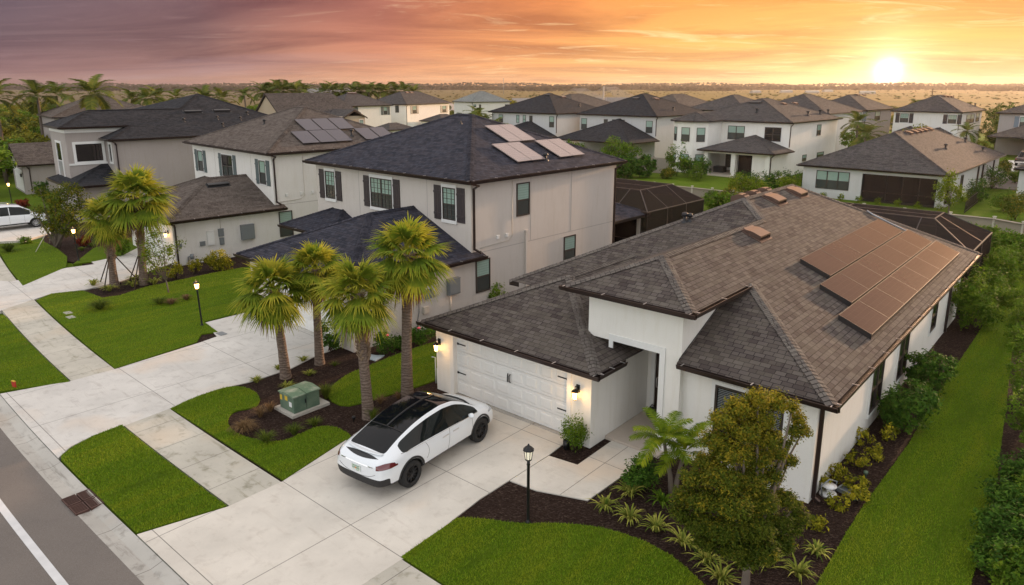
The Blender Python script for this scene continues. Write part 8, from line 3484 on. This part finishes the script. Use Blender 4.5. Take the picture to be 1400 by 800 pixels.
tc = N('ShaderNodeTexCoord')
sep = N('ShaderNodeSeparateXYZ')
L(tc.outputs['Generated'], sep.inputs[0])
X, Y, Zc = sep.outputs
sx, sy = math.sin(rad(VIS_AZ)), math.cos(rad(VIS_AZ))
hl = MT('SQRT', MT('ADD', MT('MULTIPLY', X, X), MT('MULTIPLY', Y, Y)))
s = MT('DIVIDE', MT('ADD', MT('MULTIPLY', X, sx), MT('MULTIPLY', Y, sy)), MT('MAXIMUM', hl, 0.001))
s01 = MT('MULTIPLY', MT('ADD', s, 1.0), 0.5)      # .725 left edge, .945 centre, 1 sun
low = RAMP(s01, [(0.0, (0.54, 0.53, 0.55)), (0.55, (0.30, 0.22, 0.25)), (0.725, (0.250, 0.130, 0.140)), (0.82, (0.36, 0.180, 0.150)), (0.90, (0.66, 0.32, 0.17)), (0.955, (0.90, 0.46, 0.18)), (0.985, (0.96, 0.55, 0.22)), (1.0, (1.0, 0.62, 0.30))])
mid = RAMP(s01, [(0.0, (0.50, 0.52, 0.60)), (0.55, (0.24, 0.18, 0.22)), (0.725, (0.145, 0.098, 0.118)), (0.82, (0.25, 0.138, 0.130)), (0.90, (0.58, 0.22, 0.13)), (0.955, (0.90, 0.37, 0.12)), (0.985, (0.95, 0.47, 0.13)), (1.0, (0.98, 0.52, 0.15))])
top = RAMP(s01, [(0.0, (0.52, 0.55, 0.62)), (0.55, (0.20, 0.16, 0.21)), (0.725, (0.100, 0.078, 0.108)), (0.82, (0.165, 0.092, 0.108)), (0.90, (0.40, 0.14, 0.105)), (0.955, (0.80, 0.27, 0.09)), (0.985, (0.92, 0.34, 0.085)), (1.0, (0.92, 0.36, 0.085))])
g = MIX(MR(Zc, 0.0, 0.055), low, mid)
g = MIX(MR(Zc, 0.055, 0.115), g, top)
# cloud deck: streaks seen at a grazing angle
den = MT('ADD', MT('MAXIMUM', Zc, 0.0), 0.075)
comb = N('ShaderNodeCombineXYZ')
L(MT('DIVIDE', X, den), comb.inputs[0])
L(MT('DIVIDE', Y, den), comb.inputs[1])
mp = N('ShaderNodeMapping')
mp.inputs['Rotation'].default_value = (0, 0, rad(14))
mp.inputs['Scale'].default_value = (0.27, 0.52, 1)
L(comb.outputs[0], mp.inputs[0])


def NOI(vec, sc, det, rough, dist=0.0):
    x = N('ShaderNodeTexNoise')
    x.inputs['Scale'].default_value = sc
    x.inputs['Detail'].default_value = det
    x.inputs['Roughness'].default_value = rough
    x.inputs['Distortion'].default_value = dist
    L(vec, x.inputs['Vector'])
    return x.outputs['Fac']


n1 = NOI(mp.outputs[0], 0.95, 9, 0.62, 1.0)
n2 = NOI(mp.outputs[0], 2.6, 10, 0.68, 1.4)
n3 = NOI(mp.outputs[0], 0.55, 4, 0.5, 0.3)
dark = RAMP(n1, [(0.42, (0, 0, 0)), (0.66, (1, 1, 1))])
br = RAMP(n2, [(0.54, (0, 0, 0)), (0.70, (1, 1, 1))])
warmk = MR(s01, 0.80, 0.98)
shade = MIX(1.0, g, (0.50, 0.44, 0.54), 'MULTIPLY')
g = MIX(MT('MULTIPLY', dark, 0.85), g, shade)
lit = MIX(warmk, (0.40, 0.25, 0.27), (1.12, 0.80, 0.40))
g = MIX(MT('MULTIPLY', br, MT('ADD', MT('MULTIPLY', warmk, 0.50), 0.16)), g, lit)
hole = RAMP(n3, [(0.52, (0, 0, 0)), (0.66, (1, 1, 1))])
g = MIX(MT('MULTIPLY', hole, MT('MULTIPLY', MT('SUBTRACT', 1.0, warmk), 0.22)), g, (0.40, 0.33, 0.42))
# the open vault above the cloud edge
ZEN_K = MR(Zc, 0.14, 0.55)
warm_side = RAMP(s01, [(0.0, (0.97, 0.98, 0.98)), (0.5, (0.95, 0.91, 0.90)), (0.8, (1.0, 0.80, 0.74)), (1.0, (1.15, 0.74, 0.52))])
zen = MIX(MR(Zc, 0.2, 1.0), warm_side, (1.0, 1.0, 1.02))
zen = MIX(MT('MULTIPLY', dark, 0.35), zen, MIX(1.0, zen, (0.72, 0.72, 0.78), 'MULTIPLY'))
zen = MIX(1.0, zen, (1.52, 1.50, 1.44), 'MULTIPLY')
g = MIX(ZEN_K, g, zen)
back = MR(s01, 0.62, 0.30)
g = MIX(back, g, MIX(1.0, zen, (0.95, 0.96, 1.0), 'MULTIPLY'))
# the sun standing on the horizon
sd = (math.sin(rad(VIS_AZ)) * math.cos(rad(VIS_EL)), math.cos(rad(VIS_AZ)) * math.cos(rad(VIS_EL)), math.sin(rad(VIS_EL)))
dt = MT('ADD', MT('ADD', MT('MULTIPLY', X, sd[0]), MT('MULTIPLY', Y, sd[1])), MT('MULTIPLY', Zc, sd[2]))
dt = MT('MAXIMUM', dt, 0.0)
g1 = MT('MULTIPLY', MT('POWER', dt, 12000.0), 1.6)
g2 = MT('MULTIPLY', MT('POWER', dt, 1000.0), 0.42)
g3 = MT('MULTIPLY', MT('POWER', dt, 80.0), 0.16)
def addglow(g, f, c):
    col = MIX(1.0, c, MIXC(f), 'MULTIPLY')
    return MIX(1.0, g, col, 'ADD')
def MIXC(f):
    x = N('ShaderNodeCombineColor')
    for i in range(3): L(f, x.inputs[i])
    return x.outputs[0]
g = addglow(g, g1, (1.0, 0.95, 0.8))
g = addglow(g, g2, (1.0, 0.82, 0.55))
g = addglow(g, g3, (1.0, 0.55, 0.18))
bgc = N('ShaderNodeBackground')
L(g, bgc.inputs[0])
bgc.inputs[1].default_value = 0.88
sky = N('ShaderNodeTexSky', sky_type='NISHITA')
sky.sun_disc = False
sky.sun_elevation = rad(SUN_EL)
sky.sun_rotation = rad(SUN_AZ)
sky.dust_density = 3.0
bgs = N('ShaderNodeBackground')
L(sky.outputs[0], bgs.inputs[0])
bgs.inputs[1].default_value = 0.10
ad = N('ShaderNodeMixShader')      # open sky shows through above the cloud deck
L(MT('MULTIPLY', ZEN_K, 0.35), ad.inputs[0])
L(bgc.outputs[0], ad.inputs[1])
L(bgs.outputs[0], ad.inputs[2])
ow = N('ShaderNodeOutputWorld')
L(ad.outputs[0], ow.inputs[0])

sl = bpy.data.lights.new('sun', 'SUN')
sl.energy = 4.6
sl.color = (1.0, 0.62, 0.36)
sl.angle = rad(1.5)
so = bpy.data.objects.new('sun', sl)
COL.objects.link(so)
dv = Vector((math.sin(rad(SUN_AZ)) * math.cos(rad(SUN_EL)), math.cos(rad(SUN_AZ)) * math.cos(rad(SUN_EL)), math.sin(rad(SUN_EL))))
so.rotation_euler = dv.to_track_quat('Z', 'Y').to_euler()
so.location = (60, 60, 40)

vs = scene.view_settings
vs.view_transform = 'Standard'
vs.look = 'None'
vs.exposure = 0.5
vs.gamma = 1.0
vs.use_curve_mapping = False
scene.render.engine = 'CYCLES'
scene.cycles.max_bounces = 6
scene.cycles.transparent_max_bounces = 10
scene.cycles.use_denoising = True
